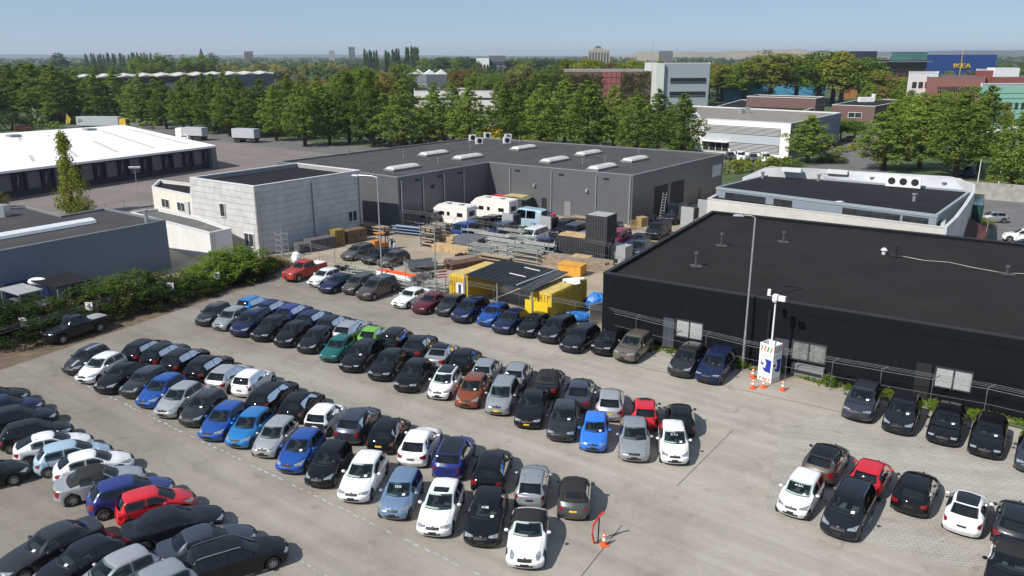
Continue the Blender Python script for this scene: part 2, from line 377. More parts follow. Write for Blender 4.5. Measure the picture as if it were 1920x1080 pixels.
# ------------------------------------------------------------------ buildings
def offset_poly(poly, d):
    n = len(poly); a = sum(poly[i][0] * poly[(i + 1) % n][1] - poly[(i + 1) % n][0] * poly[i][1] for i in range(n))
    s = 1 if a > 0 else -1; out = []
    for i in range(n):
        p0, p1, p2 = Vector(poly[i - 1]), Vector(poly[i]), Vector(poly[(i + 1) % n])
        e1, e2 = (p1 - p0).normalized(), (p2 - p1).normalized()
        n1, n2 = Vector((-e1.y, e1.x)) * s, Vector((-e2.y, e2.x)) * s      # inwards
        b = (n1 + n2); b = b / max(0.2, b.dot(n1)); out.append(tuple(p1 + b * d))
    return out
def shell(b, poly, h, wallm, roofm, trimm, para=0.25, pw=0.3, trim_h=0.12):
    """walls, a roof sunk behind a parapet, and a coping that runs round it"""
    inner = offset_poly(poly, pw)
    w = MB(); n = len(poly)
    for i in range(n):
        A, B, C_, D_ = poly[i], poly[(i + 1) % n], inner[(i + 1) % n], inner[i]
        w.prism([A, B, C_, D_], 0, h, True, False)
    w.obj('wall', wallm, b)
    MB().sheet(inner, h - para).obj('roof', roofm, b)
    o2 = offset_poly(poly, -0.04); i2 = offset_poly(poly, pw + 0.03)
    t = MB()
    for i in range(n):
        A, B, C_, D_ = o2[i], o2[(i + 1) % n], i2[(i + 1) % n], i2[i]
        t.prism([A, B, C_, D_], h + 0.003, h + trim_h, True, True)
    t.obj('coping', trimm, b)
def window(b, A, B, u0, u1, z0, z1, n=1, frame=M_trimw, pane=M_pane, fw=0.07, d=0.06):
    f = MB()
    f.wall(A, B, u0, u1, z1 - fw, z1, 0.0, d); f.wall(A, B, u0, u1, z0, z0 + fw, 0.0, d + 0.03)
    f.wall(A, B, u0, u0 + fw, z0 + fw, z1 - fw, 0.0, d); f.wall(A, B, u1 - fw, u1, z0 + fw, z1 - fw, 0.0, d)
    for k in range(1, n):
        u = u0 + (u1 - u0) * k / n; f.wall(A, B, u - fw / 2, u + fw / 2, z0 + fw, z1 - fw, 0.0, d)
    fo = f.obj('window', frame, b)
    for k in range(n):
        a, c = u0 + (u1 - u0) * k / n + fw * 0.5, u0 + (u1 - u0) * (k + 1) / n - fw * 0.5
        MB().wall(A, B, a, c, z0 + fw * 0.5, z1 - fw * 0.5, 0.0, d * 0.45).obj('pane', pane, fo)
    return fo
def slab(b, name, A, B, u0, u1, z0, z1, d0, d1, m): return MB().wall(A, B, u0, u1, z0, z1, d0, d1).obj(name, m, b)
def pipe(b, A, B, u, z0, z1, m=M_trimg, r=0.07, d=0.12):
    p = along(A, B, u); L = dist(A, B); nx, ny = (B[1] - A[1]) / L, -(B[0] - A[0]) / L
    return MB().tube([(p[0] + nx * d, p[1] + ny * d, z0), (p[0] + nx * d, p[1] + ny * d, z1)], r, 6).obj('downpipe', m, b)
def house(name, label, poly, cat='building'): 
    return thing(name, label, cat, (sum(p[0] for p in poly) / len(poly), sum(p[1] for p in poly) / len(poly), 0))
def on_roof(name, label, mb, m, cat, group=None, smooth=False): return top(name, mb, m, label, cat, group, smooth)
# --- the white panelled block with its annexes
Z = 7.9
P = [G(355, 333, Z), G(475, 350, Z), G(675, 320, Z), G(557, 306, Z)]
white_l, white_c, white_r, white_b = P
M_panel = mat("white painted concrete panel", (0.5, 0.5, 0.49), 0.7, var=0.1, scale=0.9, bump=0.08, bscale=6)
b = house('warehouse', 'tall white panelled block with black roof behind the red pickup', P)
shell(b, P, Z, mat("joint grey concrete", (0.3, 0.3, 0.3), 0.9, var=0.05), M_roofb, M_trimw, 0.45, 0.28)
def panels(b, A, B, ncol, nrow, h, m, holes=(), z0=0.05):
    L = dist(A, B)
    for c in range(ncol):
        for r in range(nrow):
            u0, u1, za, zb_ = L * c / ncol + 0.02, L * (c + 1) / ncol - 0.02, z0 + (h - z0) * r / nrow + 0.015, z0 + (h - z0) * (r + 1) / nrow - 0.025
            slab(b, 'wall_panel', A, B, u0, u1, za, zb_, 0.0, 0.035 + 0.006 * ((c * 7 + r * 5) % 3), m)
panels(b, white_l, white_c, 2, 11, Z - 0.02, M_panel); panels(b, white_c, white_r, 2, 11, Z - 0.02, M_panel)
LA, LB = dist(white_l, white_c), dist(white_c, white_r)
window(b, white_l, white_c, LA * 0.46, LA * 0.46 + 0.95, 3.9, 5.5, 1, d=0.17)
window(b, white_l, white_c, LA * 0.80, LA * 0.80 + 1.7, 0.9, 2.5, 2, d=0.17)
window(b, white_c, white_r, LB * 0.84, LB * 0.84 + 1.5, 1.7, 3.1, 2, d=0.17)
for u in (0.3, LB * 0.5, LB - 0.5): pipe(b, white_c, white_r, u, 0, Z - 0.5, d=0.14)
# low annex on the left, and the flat one in front of it
Z = 5.0
A0 = along(white_l, white_b, 0.5); far = G(284, 350, Z); fa2 = G(352, 364, Z)
P = [far, along(far, fa2, dist(far, fa2) + 0.8), G(352 + 8, 344, Z), G(298, 337, Z)]
b = house('office_annex', 'cream low annex with two windows left of the white panelled block', P)
shell(b, P, Z, mat("cream render", (0.62, 0.6, 0.53), 0.8, var=0.05), M_roofb, M_trimw, 0.3, 0.2)
Lx = dist(P[0], P[1])
window(b, P[0], P[1], Lx * 0.22, Lx * 0.42, 2.6, 3.8, 2); window(b, P[0], P[1], Lx * 0.62, Lx * 0.82, 2.6, 3.8, 2)
Z = 3.2
P = [G(245, 398, Z), G(392, 437, Z), G(433, 429, Z), G(372, 408, Z), G(297, 391, Z)]
b = house('garage_annex', 'white flat annex with grey roof between grey shed and panelled block', P)
shell(b, P, Z, mat("white painted wall", (0.68, 0.68, 0.67), 0.7, var=0.06, scale=0.5), mat("green grey felt", (0.11, 0.115, 0.105), 0.9, var=0.2, scale=0.5), M_trimw, 0.2, 0.2)
pipe(b, P[1], P[2], 0.4, 0.2, Z - 0.2, M_steel, 0.1)
ch = MB().box((*G(352, 400, 3.1), 3.8), (0.5, 0.5, 1.6)); top('chimney', ch, M_white, 'white square flue beside the panelled block wall', 'chimney')
# --- blue grey shed, front left
Z = 5.2
P = [G(-110, 490, Z), G(310, 413, Z), G(196, 390, Z), G(115, 404, Z), G(50, 387, Z), G(-150, 398, Z)]
shed = P
b = house('shed', 'long blue grey shed with dark roof behind the numbered hedge', P)
shell(b, P, Z, mat("blue grey cladding", (0.15, 0.185, 0.235), 0.5, 0.1, var=0.05, scale=0.3), mat("worn grey felt", (0.055, 0.053, 0.055), 0.9, var=0.15, scale=0.3, spec=0.25), M_trimg, 0.12, 0.18, 0.1)
q0, q1 = G(-40, 448, Z + 0.1), G(172, 412, Z + 0.1); 
mb = MB(); dx, dy = (q1[0] - q0[0]) / dist(q0, q1), (q1[1] - q0[1]) / dist(q0, q1)
prof = [(-0.85, 0.0), (-0.7, 0.28), (-0.25, 0.45), (0.25, 0.45), (0.7, 0.28), (0.85, 0.0)]
vs = [(p[0] - dy * o, p[1] + dx * o, Z - 0.05 + z) for p in (q0, q1) for o, z in prof]
mb.add(vs, [(k, k + 1, k + 7, k + 6) for k in range(5)] + [(0, 1, 2, 3, 4, 5)[::-1], (6, 7, 8, 9, 10, 11)]); mb.obj('skylight', mat("white skylight", (0.66, 0.69, 0.72), 0.3, var=0.05), b)
f = G(275, 417, Z); mb = MB().cyl((f[0], f[1], Z - 0.1), 0.22, 1.35, 10); mb.cyl((f[0], f[1], Z + 1.25), 0.32, 0.2, 10)
top('flue_pipe', mb, M_steel, 'grey metal flue on the edge of the blue grey shed roof', 'flue')
f = G(4, 402, Z); mb = MB().box((f[0], f[1], Z + 0.5), (1.2, 1.2, 1.3)); top('roof_unit', mb, M_steel, 'dark roof box at the left edge of the shed roof', 'roof unit')
# --- logistics hall with white roof and dock doors
Z = 4.3
e0, e1 = G(-160, 340, Z), G(397, 273, Z)
e0 = along(e1, e0, dist(e1, e0) + 10); back1, back0 = G(232, 236, 5.0), G(-150, 262, 5.0)
P = [e0, e1, back1, back0]
b = house('logistics_hall', 'low logistics hall with white roof and a row of dark loading docks', P)
w = MB().prism(P, 0, 4.1, False); w.obj('wall', mat("dark dock wall", (0.03, 0.033, 0.042), 0.7, var=0.1), b)
def on_plane(p): return p
rp = [along(e0, e1, 0)]; 
ov = 1.2
nx, ny = (e1[1] - e0[1]) / dist(e0, e1), -(e1[0] - e0[0]) / dist(e0, e1)
roofpts = [(e0[0] + nx * ov, e0[1] + ny * ov), (e1[0] + nx * ov, e1[1] + ny * ov), back1, back0]
MB().prism(roofpts, 4.12, [4.5, 4.5, 5.4, 5.4], True, True).obj('roof', mat("white roof membrane", (0.78, 0.78, 0.78), 0.6, var=0.03, scale=0.1), b)
Ld = dist(e0, e1); M_door = mat("grey dock door", (0.13, 0.135, 0.15), 0.6, var=0.15, scale=2); M_seal = mat("black dock seal", (0.014, 0.014, 0.016), 0.8, var=0)
nd = int(Ld / 4.7)
for k in range(nd):
    u = Ld - 2.6 - k * 4.7 - 2.9
    if u < 0: break
    d_ = slab(b, 'dock_door', e0, e1, u + 0.35, u + 2.75, 1.1, 3.7, 0.0, 0.06, M_door)
    slab(d_, 'dock_seal', e0, e1, u, u + 0.34, 1.0, 3.8, 0.0, 0.5, M_seal); slab(d_, 'dock_seal', e0, e1, u + 2.76, u + 3.1, 1.0, 3.8, 0.0, 0.5, M_seal)
    slab(d_, 'dock_lamp', e0, e1, u + 3.45, u + 3.6, 1.6, 2.6, 0.0, 0.25, M_trimg); slab(d_, 'dock_signal', e0, e1, u + 3.62, u + 3.75, 2.4, 3.4, 0.0, 0.3, M_trimg)
slab(b, 'end_wall', e0, e1, Ld - 1.2, Ld - 0.01, 0.02, 4.1, 0.0, 1.1, mat("grey concrete end wall", (0.16, 0.165, 0.18), 0.8, var=0.1))
zr = lambda q, t: 4.51 + 0.9 * t
for k in range(7):
    t = 0.06 + k * 0.128
    a0, a1 = lerp(roofpts[1], roofpts[0], t), lerp(roofpts[2], roofpts[3], t)
    p0, p1 = lerp(a0, a1, 0.12), lerp(a0, a1, 0.82); wv = 0.35; q = ((e1[0] - e0[0]) / Ld * wv, (e1[1] - e0[1]) / Ld * wv)
    MB().add([(p0[0] - q[0], p0[1] - q[1], 4.52 + .9 * .12), (p0[0] + q[0], p0[1] + q[1], 4.52 + .9 * .12), (p1[0] + q[0], p1[1] + q[1], 4.52 + .9 * .82), (p1[0] - q[0], p1[1] - q[1], 4.52 + .9 * .82)], [(0, 1, 2, 3)]).obj('roof_light', mat("beige roof light", (0.5, 0.48, 0.43), 0.5, var=0.05), b)
for (x, y), n_ in (((26, 258), 'left'), ((168, 246), 'right')):
    f = G(x, y, 4.9); top('smoke_hatch', MB().box((f[0], f[1], 5.3), (2.6, 2.2, 0.8), R(-38)), M_trimg, f'grey smoke hatch on the white roof, the {n_} one of two', 'roof hatch')
# --- the L-shaped grey hall
Z = 6.6
h0, h1, h2, h3 = G(745, 333, Z), G(916, 305, Z), G(1187, 330, Z), G(1357, 290, Z)
h4, h5 = G(893, 258, Z), G(515, 305, Z)
h5 = G(520, 303, Z)
lf = G(600, 322, Z)
P = [h5, h0, h1, h2, h3, h4]
hall = b = house('industrial_hall', 'large L-shaped grey metal hall with eight pale skylights', P)
shell(b, P, Z, M_gwall, M_roofg, M_trimg, 0.14, 0.22, 0.1)
for A, B, us in ((h0, h1, (0.5, 4.6, 8.8, 13.0)), (h1, h2, (3.9, 11.0, 18.2))):
    for u in us: pipe(b, A, B, u, 0.1, Z - 0.4, M_steel, 0.09)
pipe(b, h1, h2, dist(h1, h2) - 0.35, 0.1, Z - 0.4, M_steel, 0.11)
for A, B, us in ((h0, h1, (3.2, 7.6, 11.8)), (h1, h2, (4.8, 12.2, 19.3))):
    for u in us: slab(b, 'vent_slot', A, B, u, u + 0.8, Z - 0.85, Z - 0.62, 0.0, 0.1, M_dark)
LH = dist(h1, h2); LR = dist(h2, h3); LI = dist(h0, h1)
for A, B, L in ((h1, h2, LH), (h0, h1, LI), (h2, h3, LR), (h5, h0, dist(h5, h0))):
    n_ = int(L / 4.2)
    for k in range(n_):
        pa = MB().wall(A, B, L * k / n_ + 0.004, L * (k + 1) / n_ - 0.004, 0.25, Z - 0.05, 0.0, 0.012); pa.obj('wall_panel', M_gwall, b)
slab(b, 'door', h1, h2, 13.2, 14.2, 0.1, 2.2, 0.0, 0.05, M_trimg)
slab(b, 'dark_door', h1, h2, 9.4, 10.2, 0.1, 2.3, 0.0, 0.05, M_dark)
for u in (8.0, 16.6): slab(b, 'wall_lamp', h1, h2, u, u + 0.35, 3.8, 4.2, 0.0, 0.3, M_steel)
slab(b, 'wall_lamp', h0, h1, 6.3, 6.75, 4.4, 4.85, 0.0, 0.2, M_dark)
for u0, u1 in ((6.2, 10.2), (11.2, 15.4)):
    d_ = slab(b, 'dark_opening', h2, h3, u0, u1, 0.05, 4.3, 0.0, 0.05, M_dark)  # near-black slab paints the dark inside of each big door opening
slab(b, 'hall_door', h2, h3, 20.5, 21.6, 0.1, 2.2, 0.0, 0.05, mat("dark grey door", (0.05, 0.055, 0.06), .5, var=0))
slab(b, 'sign_board', h2, h3, LR - 4.2, LR - 0.8, 3.4, 5.2, 0.0, 0.08, mat("faded white sign", (0.42, 0.44, 0.46), 0.6, var=0.15, scale=2))
M_blotch = mat("faded paint patch", (0.2, 0.205, 0.215), 0.6, var=0.2, scale=1.5)
hall_v = Vector((h1[0] - h0[0], h1[1] - h0[1])).normalized()
M_sky = mat("milky skylight", (0.5, 0.51, 0.47), 0.35, var=0.1, scale=0.9)
def barrel(mb, c, d, L, w, h, z):
    dx, dy = d; prof = [(-w / 2, 0), (-w / 2 * 0.8, h * 0.6), (-w / 4, h), (w / 4, h), (w / 2 * 0.8, h * 0.6), (w / 2, 0)]
    vs = [(c[0] + dx * u - dy * o, c[1] + dy * u + dx * o, z + zz) for u, k in ((-L / 2, 0.0), (-L / 2 + 0.4, 1.0), (L / 2 - 0.4, 1.0), (L / 2, 0.0)) for o, zz in [(o_, z_ * k) for o_, z_ in prof]]
    mb.add(vs, [(r * 6 + k, r * 6 + k + 1, r * 6 + k + 7, r * 6 + k + 6) for r in range(3) for k in range(5)])
for i, (x, y) in enumerate([(345, 765), (520, 685), (712, 705), (1025, 654), (1200, 723), (1390, 685), (1468, 764), (1652, 720)]):
    c = G(640 + x / 3, 60 + y / 3, Z)
    cu = MB().box((c[0], c[1], Z + 0.02), (5.6, 2.0, 0.26), math.atan2(hall_v.y, hall_v.x)); k_ = cu.obj('skylight_kerb', M_trimg, b)
    mb = MB(); barrel(mb, c, hall_v, 5.5, 1.9, 0.32, Z + 0.153); mb.obj('skylight', M_sky, k_)
def ac_unit(c, z, rz, label, w=0.95, n=1, scale=1.0):
    t = thing('air_conditioner', label, 'air conditioner', (c[0], c[1], z), rz)
    MB().box((0, 0, 0.45 * scale), (w * n, 0.45, 0.8 * scale)).obj('casing', M_white, t)
    for k in range(n):
        x = -w * n / 2 + w * (k + 0.5)
        MB().tube([(x, -0.2, 0.47 * scale), (x, -0.255, 0.47 * scale)], 0.33 * min(scale, w), 14).obj('fan', M_dark, t)
    fe = MB(); fe.box((-w * n / 2 + 0.1, 0, 0.02), (0.1, 0.5, 0.05)); fe.box((w * n / 2 - 0.1, 0, 0.02), (0.1, 0.5, 0.05)); fe.obj('foot', M_trimg, t)
    return t
for (x, y), l in (((737, 610), 'leftmost'), ((775, 628), 'nearest'), ((821, 597), 'tallest and rearmost'), ((930, 625), 'right hand front'), ((937, 607), 'right hand rear')):
    c = G(640 + x / 3, 60 + y / 3, Z); ac_unit(c, Z - 0.12, R(20), f'white air conditioner on the grey hall roof, {l} of the five', 1.3, 1, 1.4)
vents = [((350, 705), 0.9), ((545, 735), 0.7), ((727, 655), 0.7), ((1002, 615), 0.6), ((1358, 740), 0.7), ((1483, 730), 0.6), ((1672, 685), 0.6), ((40, 685), 0.6)]
vn = ['beside the leftmost skylight', 'before the second skylight', 'near the air conditioners', 'right of the air conditioners', 'between the two nearest right skylights', 'right of the nearest skylight', 'behind the rightmost skylight', 'at the left roof edge']
for ((x, y), h), l in zip(vents, vn):
    c = G(640 + x / 3, 60 + y / 3, Z); mb = MB().cyl((c[0], c[1], Z - 0.12), 0.09, h, 8); mb.cyl((c[0], c[1], Z - 0.12 + h), 0.15, 0.18, 8)
    top('roof_vent', mb, M_trimg, f'small pipe vent on the grey hall roof {l}', 'roof vent')
# --- black building on the right
Z = 5.2
k0, k3 = G(1131, 513, Z), G(1335, 397, Z)
k1 = along(k0, G(1920, 640, Z), 48.0); k2 = (k3[0] + (k1[0] - k0[0]), k3[1] + (k1[1] - k0[1]))
P = [k0, k1, k2, k3]
b = house('black_building', 'wide black clad building with flat brown black roof at the right', P)
M_bclad = mat("black cladding", (0.0055, 0.0072, 0.0098), 0.75, 0.0, var=0.12, scale=0.5, spec=0.12)
shell(b, P, Z, M_bclad, M_roofbr, mat("black coping", (0.014, 0.015, 0.018), 0.6, var=0.1), 0.22, 0.3, 0.1)
Lk = dist(k0, k1)
n_ = int(Lk / 0.95)
for k in range(n_): slab(b, 'wall_panel', k0, k1, Lk * k / n_ + 0.004, Lk * (k + 1) / n_ - 0.004, 0.3, 4.575, 0.0, 0.03 + 0.004 * (k % 2), M_bclad)
slab(b, 'fascia', k0, k1, 0.01, Lk, 4.58, Z, 0.0, 0.07, M_bclad)
def U(px):                                        # how far along the black front a picture column lies (at 1.6 m up)
    best = min(range(0, int(Lk * 10)), key=lambda i: abs(PX(*along(k0, k1, i / 10), 1.6) - px)); return best / 10
def PX(X, Y, Z_): 
    z = Z_ - CAM_H; f = Y * _c - z * _s; return 960 + FPX * X / f
M_wpane = mat("white blind pane", (0.34, 0.37, 0.37), 0.35, var=0.12, scale=6)
for (x0, x1, m_) in ((1267, 1317, M_wpane), (1748, 1820, M_wpane), (1482, 1548, mat("greenish pane", (.16, .18, .17), .3, var=.3, scale=3))):
    window(b, k0, k1, U(x0), U(x1), 1.15, 2.6, 2, mat("dark window frame", (0.03, 0.032, 0.035), 0.5, var=0), m_, 0.09, 0.1)
for (x0, x1) in ((1243, 1263), (1450, 1478)):
    slab(b, 'door', k0, k1, U(x0), U(x1), 0.1, 2.5, 0.0, 0.06, mat("slate door", (0.05, 0.062, 0.075), 0.5, var=0.06))
slab(b, 'dark_door', k0, k1, U(1714), U(1744), 0.1, 2.6, 0.0, 0.05, M_dark)
pipe(b, k0, k1, U(1436), 0.1, 4.5, M_black, 0.1, 0.14)
for i, ((x, y), h, l) in enumerate([((1352, 462), 1.0, 'farthest left'), ((1304, 500), 1.0, 'nearest the front edge'), ((1468, 455), 0.8, 'left of the tall lamp top'), ((1679, 482), 0.9, 'beside the pale mushroom vent'), ((1887, 516), 0.5, 'at the end of the cable')]):
    c = G(x, y, Z - .2); mb = MB().box((c[0], c[1], Z - 0.16), (0.9, 0.9, 0.08)); mb.cyl((c[0], c[1], Z - 0.15), 0.1, h, 8); mb.cyl((c[0], c[1], Z - 0.15 + h), 0.2, 0.2, 8, 0.16)
    top('roof_vent', mb, mat('dark grey vent', (.06, .063, .068), .6, var=.1) if i != 3 else M_black, f'dark roof vent on the black building, {l}', 'roof vent')
c = G(1656, 478, Z - .2); mb = MB().cyl((c[0], c[1], Z - 0.2), 0.16, 0.4, 10); mb.cyl((c[0], c[1], Z + 0.18), 0.3, 0.2, 10, 0.12)
top('mushroom_vent', mb, M_trimw, 'pale mushroom vent on the brown black roof', 'roof vent')
pts = [(*G(x, y, Z - 0.2), Z - 0.17) for x, y in ((1690, 482), (1730, 490), (1780, 494), (1820, 503), (1880, 514), (1935, 516))]
top('roof_cable', MB().tube(pts, 0.035, 5), M_conc, 'pale cable lying across the brown black roof', 'cable')
# --- white building with swept roof behind it
Z = 4.7
w0, w1 = G(1326, 374, Z), G(1768, 429, Z); vb = Vector((k3[0] - k0[0], k3[1] - k0[1])).normalized()
dv = lambda p, d: (p[0] + vb.x * d, p[1] + vb.y * d)
wa = along(w0, w1, -0.0); 
P = [w0, w1, dv(w1, 34), dv(w0, 34)]
b = house('swept_building', 'white brick building with swept curved roof wall and set back upper storey', P)
M_wbrick = mat("white painted brick", (0.5, 0.49, 0.46), 0.8, var=0.08, scale=0.6, bump=0.1, bscale=5)
shell(b, P, 4.7, M_wbrick, M_roofb, mat('pale coping', (.5, .5, .49), .6, var=.06), 0.25, 0.3, 0.1)
# upper storey set back, grey blue cladding, black roof
g0, g1, g2, g3 = G(1343, 352, 5.7), G(1757, 405, 5.7), G(1820, 360, 5.7), G(1442, 328, 5.7)
Q = [g0, g1, g2, g3]
MB().prism(Q, 3.9, 5.7, False).obj('upper_wall', mat("grey blue panel", (0.2, 0.245, 0.29), 0.5, var=0.05), b)
inn = offset_poly(Q, 0.25); MB().sheet(inn, 5.58).obj('upper_roof', M_roofb, b)
t = MB(); o2 = offset_poly(Q, -0.06)
for i in range(4): t.prism([o2[i], o2[(i + 1) % 4], inn[(i + 1) % 4], inn[i]], 5.45, 5.76, True, True)
t.obj('upper_coping', mat("light grey coping", (0.26, 0.3, 0.34), 0.5, var=0.04), b)
Lg = dist(g0, g1)
for (a_, c_, n_) in ((0.05, 0.26, 3), (0.3, 0.39, 1), (0.62, 0.86, 4), (0.87, 0.97, 1)):
    window(b, g0, g1, Lg * a_, Lg * c_, 4.5, 5.25, n_, mat("dark window frame", (0.03, 0.032, 0.035), 0.5, var=0), M_pane, 0.06, 0.05)
# swept white wall: runs along the back, bends round and dives down the right side to the front wall
bl, br = G(1435, 312, 7.0), G(1800, 334, 7.0)
path = [(along(bl, br, -3.0), 5.2), (bl, 6.8)] + [(lerp(bl, br, t_), 7.0) for t_ in (0.25, 0.5, 0.75, 0.95)]
cr = (w1[0] + vb.x * 22, w1[1] + vb.y * 22)
ends = [(G(1822, 347, 6.7), 6.75), (G(1821, 362, 6.3), 6.35), (G(1806, 385, 5.7), 5.75), (G(1788, 408, 5.2), 5.2), (w1, 4.88)]
pth = path + ends
vs, fs = [], []
for (p, z) in pth: vs += [(p[0], p[1], 0), (p[0], p[1], z)]
mb = MB(); n_ = len(pth)
for i in range(n_ - 1):
    A, B = pth[i][0], pth[i + 1][0]; L = max(dist(A, B), 0.01); nx, ny = (B[1] - A[1]) / L * 0.35, -(B[0] - A[0]) / L * 0.35
    za, zb_ = pth[i][1], pth[i + 1][1]
    mb.add([(A[0], A[1], 0), (B[0], B[1], 0), (B[0], B[1], zb_), (A[0], A[1], za), (A[0] - nx, A[1] - ny, 0), (B[0] - nx, B[1] - ny, 0), (B[0] - nx, B[1] - ny, zb_), (A[0] - nx, A[1] - ny, za)],
           [(0, 1, 2, 3), (5, 4, 7, 6), (3, 2, 6, 7), (0, 4, 5, 1), (1, 5, 6, 2), (4, 0, 3, 7)])
mb.obj('swept_wall', mat("white swept wall", (0.46, 0.48, 0.5), 0.7, var=0.08, scale=0.5), b)
# the sloping white roof between the back wall's crest and the black roof
mb = MB(); N_ = 8
for i in range(N_):
    a0, a1 = lerp(bl, br, i / N_), lerp(bl, br, (i + 1) / N_); c0, c1 = lerp(g3, g2, i / N_), lerp(g3, g2, (i + 1) / N_)
    q = len(mb.v)
    for (a, c_) in ((a0, c0), (a1, c1)):
        for t_, z in ((0, 6.9), (0.3, 6.75), (0.65, 6.3), (1, 5.78)): mb.v.append((*lerp(a, c_, t_), z))
    mb.f += [(q + k, q + k + 1, q + k + 5, q + k + 4) for k in range(3)]
mb.obj('sloping_roof', mat("white sloping roof", (0.42, 0.445, 0.47), 0.7, var=0.1, scale=0.4), b)
# red brown wedge and green glass annex at the right end
e = G(1822, 440, 0); 
q0, q1 = (w1[0] - 1.0 + vb.x * 7, w1[1] + vb.y * 7), (w1[0] + 1.0 + vb.x * 13, w1[1] + vb.y * 13)
mb = MB(); mb.prism([q0, (q0[0] + 4.2, q0[1] - 1.5), (q1[0] + 3.5, q1[1] - 1.0), q1], 0, [0.6, 0.4, 2.4, 4.4]); mb.obj('entrance_wedge', mat("red brown cladding", (0.07, 0.022, 0.02), 0.6, var=0.1), b)
gg = [G(1822, 372, 4.8), G(1852, 367, 4.8)]
gl = [(q1[0] + 0.5, q1[1] + 2.0)]; vx = Vector((math.cos(R(-33)), math.sin(R(-33))))
p0 = gl[0]; p1 = (p0[0] + vx.x * 3.2, p0[1] + vx.y * 3.2); p2 = dv(p1, 9); p3 = dv(p0, 9)
tg = house('glass_annex', 'green glass annex at the right end of the swept white building', [p0, p1, p2, p3], 'glass building')
MB().prism([p0, p1, p2, p3], 0, 4.9, True).obj('glazing', mat("green glass", (0.02, 0.055, 0.042), 0.08, var=0.3, scale=0.8, spec=0.7), tg)
for A, B in ((p0, p1), (p1, p2)):
    n_ = int(dist(A, B) / 1.1)
    for k in range(n_ + 1): slab(tg, 'mullion', A, B, max(0, k * dist(A, B) / n_ - 0.05), min(dist(A, B), k * dist(A, B) / n_ + 0.05), 0.1, 4.9, 0.0, 0.08, mat("dark green mullion", (0.012, 0.03, 0.025), .5, var=0))
c = G(1692, 352, 5.7); ac_unit(c, 5.62, R(-33), 'long white three fan cooler on the black roof of the swept building', 1.35, 3, 1.7)
for (x, y), l in (((1429, 335), 'far left'), ((1534, 340), 'left of the cooler'), ((1633, 345), 'just left of the fan cooler'), ((1768, 356), 'right of the fan cooler'), ((1713, 378), 'alone in the roof middle')):
    c = G(x, y, 5.6); mb = MB().cyl((c[0], c[1], 5.57), 0.2, 0.75, 8); mb.cyl((c[0], c[1], 6.32), 0.3, 0.15, 8)
    top('roof_vent', mb, M_trimg, f'dark vent on the swept building roof, {l}', 'roof vent')
for (x, y), l in (((1484, 322), 'left'), ((1570, 326), 'right')):
    c = G(x, y, 6.6); top('roof_hatch', MB().box((c[0], c[1], 6.8), (2.6, 0.9, 0.5), R(-33)), M_trimw, f'white roof hatch on the sloping white roof, {l} of two', 'roof hatch')
# --- office with louvres
Z = 7.5
o0, o1, o2_, o3 = G(1312, 223, Z), G(1483, 233, Z), G(1577, 213, Z), G(1295, 199, Z)
P = [o0, o1, o2_, o3]
b = house('louvred_office', 'two storey white office with dark horizontal louvres and beige roof', P)
shell(b, P, Z, M_white, mat("beige gravel roof", (0.2, 0.18, 0.155), 0.95, var=0.15, scale=0.4), M_trimw, 0.15, 0.3, 0.15)
Lo = dist(o0, o1)
slab(b, 'wall_panel', o0, o1, 1.2, Lo - 2.2, 2.7, 4.6, 0.0, 0.08, mat("light grey blue panel", (0.4, 0.44, 0.48), 0.5, var=0.03))
for z0, z1, ua, ub in ((4.7, 6.3, 1.2, Lo - 2.2), (0.9, 2.6, 8.2, Lo - 2.2)):
    gl_ = slab(b, 'window_band', o0, o1, ua, ub, z0, z1, 0.0, 0.05, M_dark); n_ = 6
    for k in range(n_): MB().wall(o0, o1, ua, ub, z0 + (z1 - z0) * (k + 0.1) / n_, z0 + (z1 - z0) * (k + 0.42) / n_, 0.06, 0.3).obj('louvre', M_white, gl_)
window(b, o0, o1, 1.2, 7.9, 0.3, 2.5, 4, M_trimw, M_pane, 0.12, 0.1)
slab(b, 'canopy', o0, o1, 0.8, 8.0, 2.55, 2.75, 0.0, 1.4, M_white)
Lo2 = dist(o1, o2_)
MB().wall(o1, o2_, 0.3, Lo2, 0.1, Z - 0.1, 0.0, 0.05).obj('side_cladding', mat("blue grey side", (0.17, 0.2, 0.24), 0.6, var=0.04), b)
for k in range(7): window(b, o1, o2_, 6 + k * 3.6, 8.4 + k * 3.6, 4.3, 5.6, 2, M_trimw, M_pane, 0.12, 0.12)
c = G(1388, 212, Z); mb = MB().cyl((c[0], c[1], Z - 0.15), 0.8, 1.2, 12); mb.box((c[0] + 1.7, c[1], Z + 0.6), (1.0, 1.6, 1.6)); top('roof_unit', mb, M_steel, 'silver ventilation unit on the beige office roof', 'roof unit')
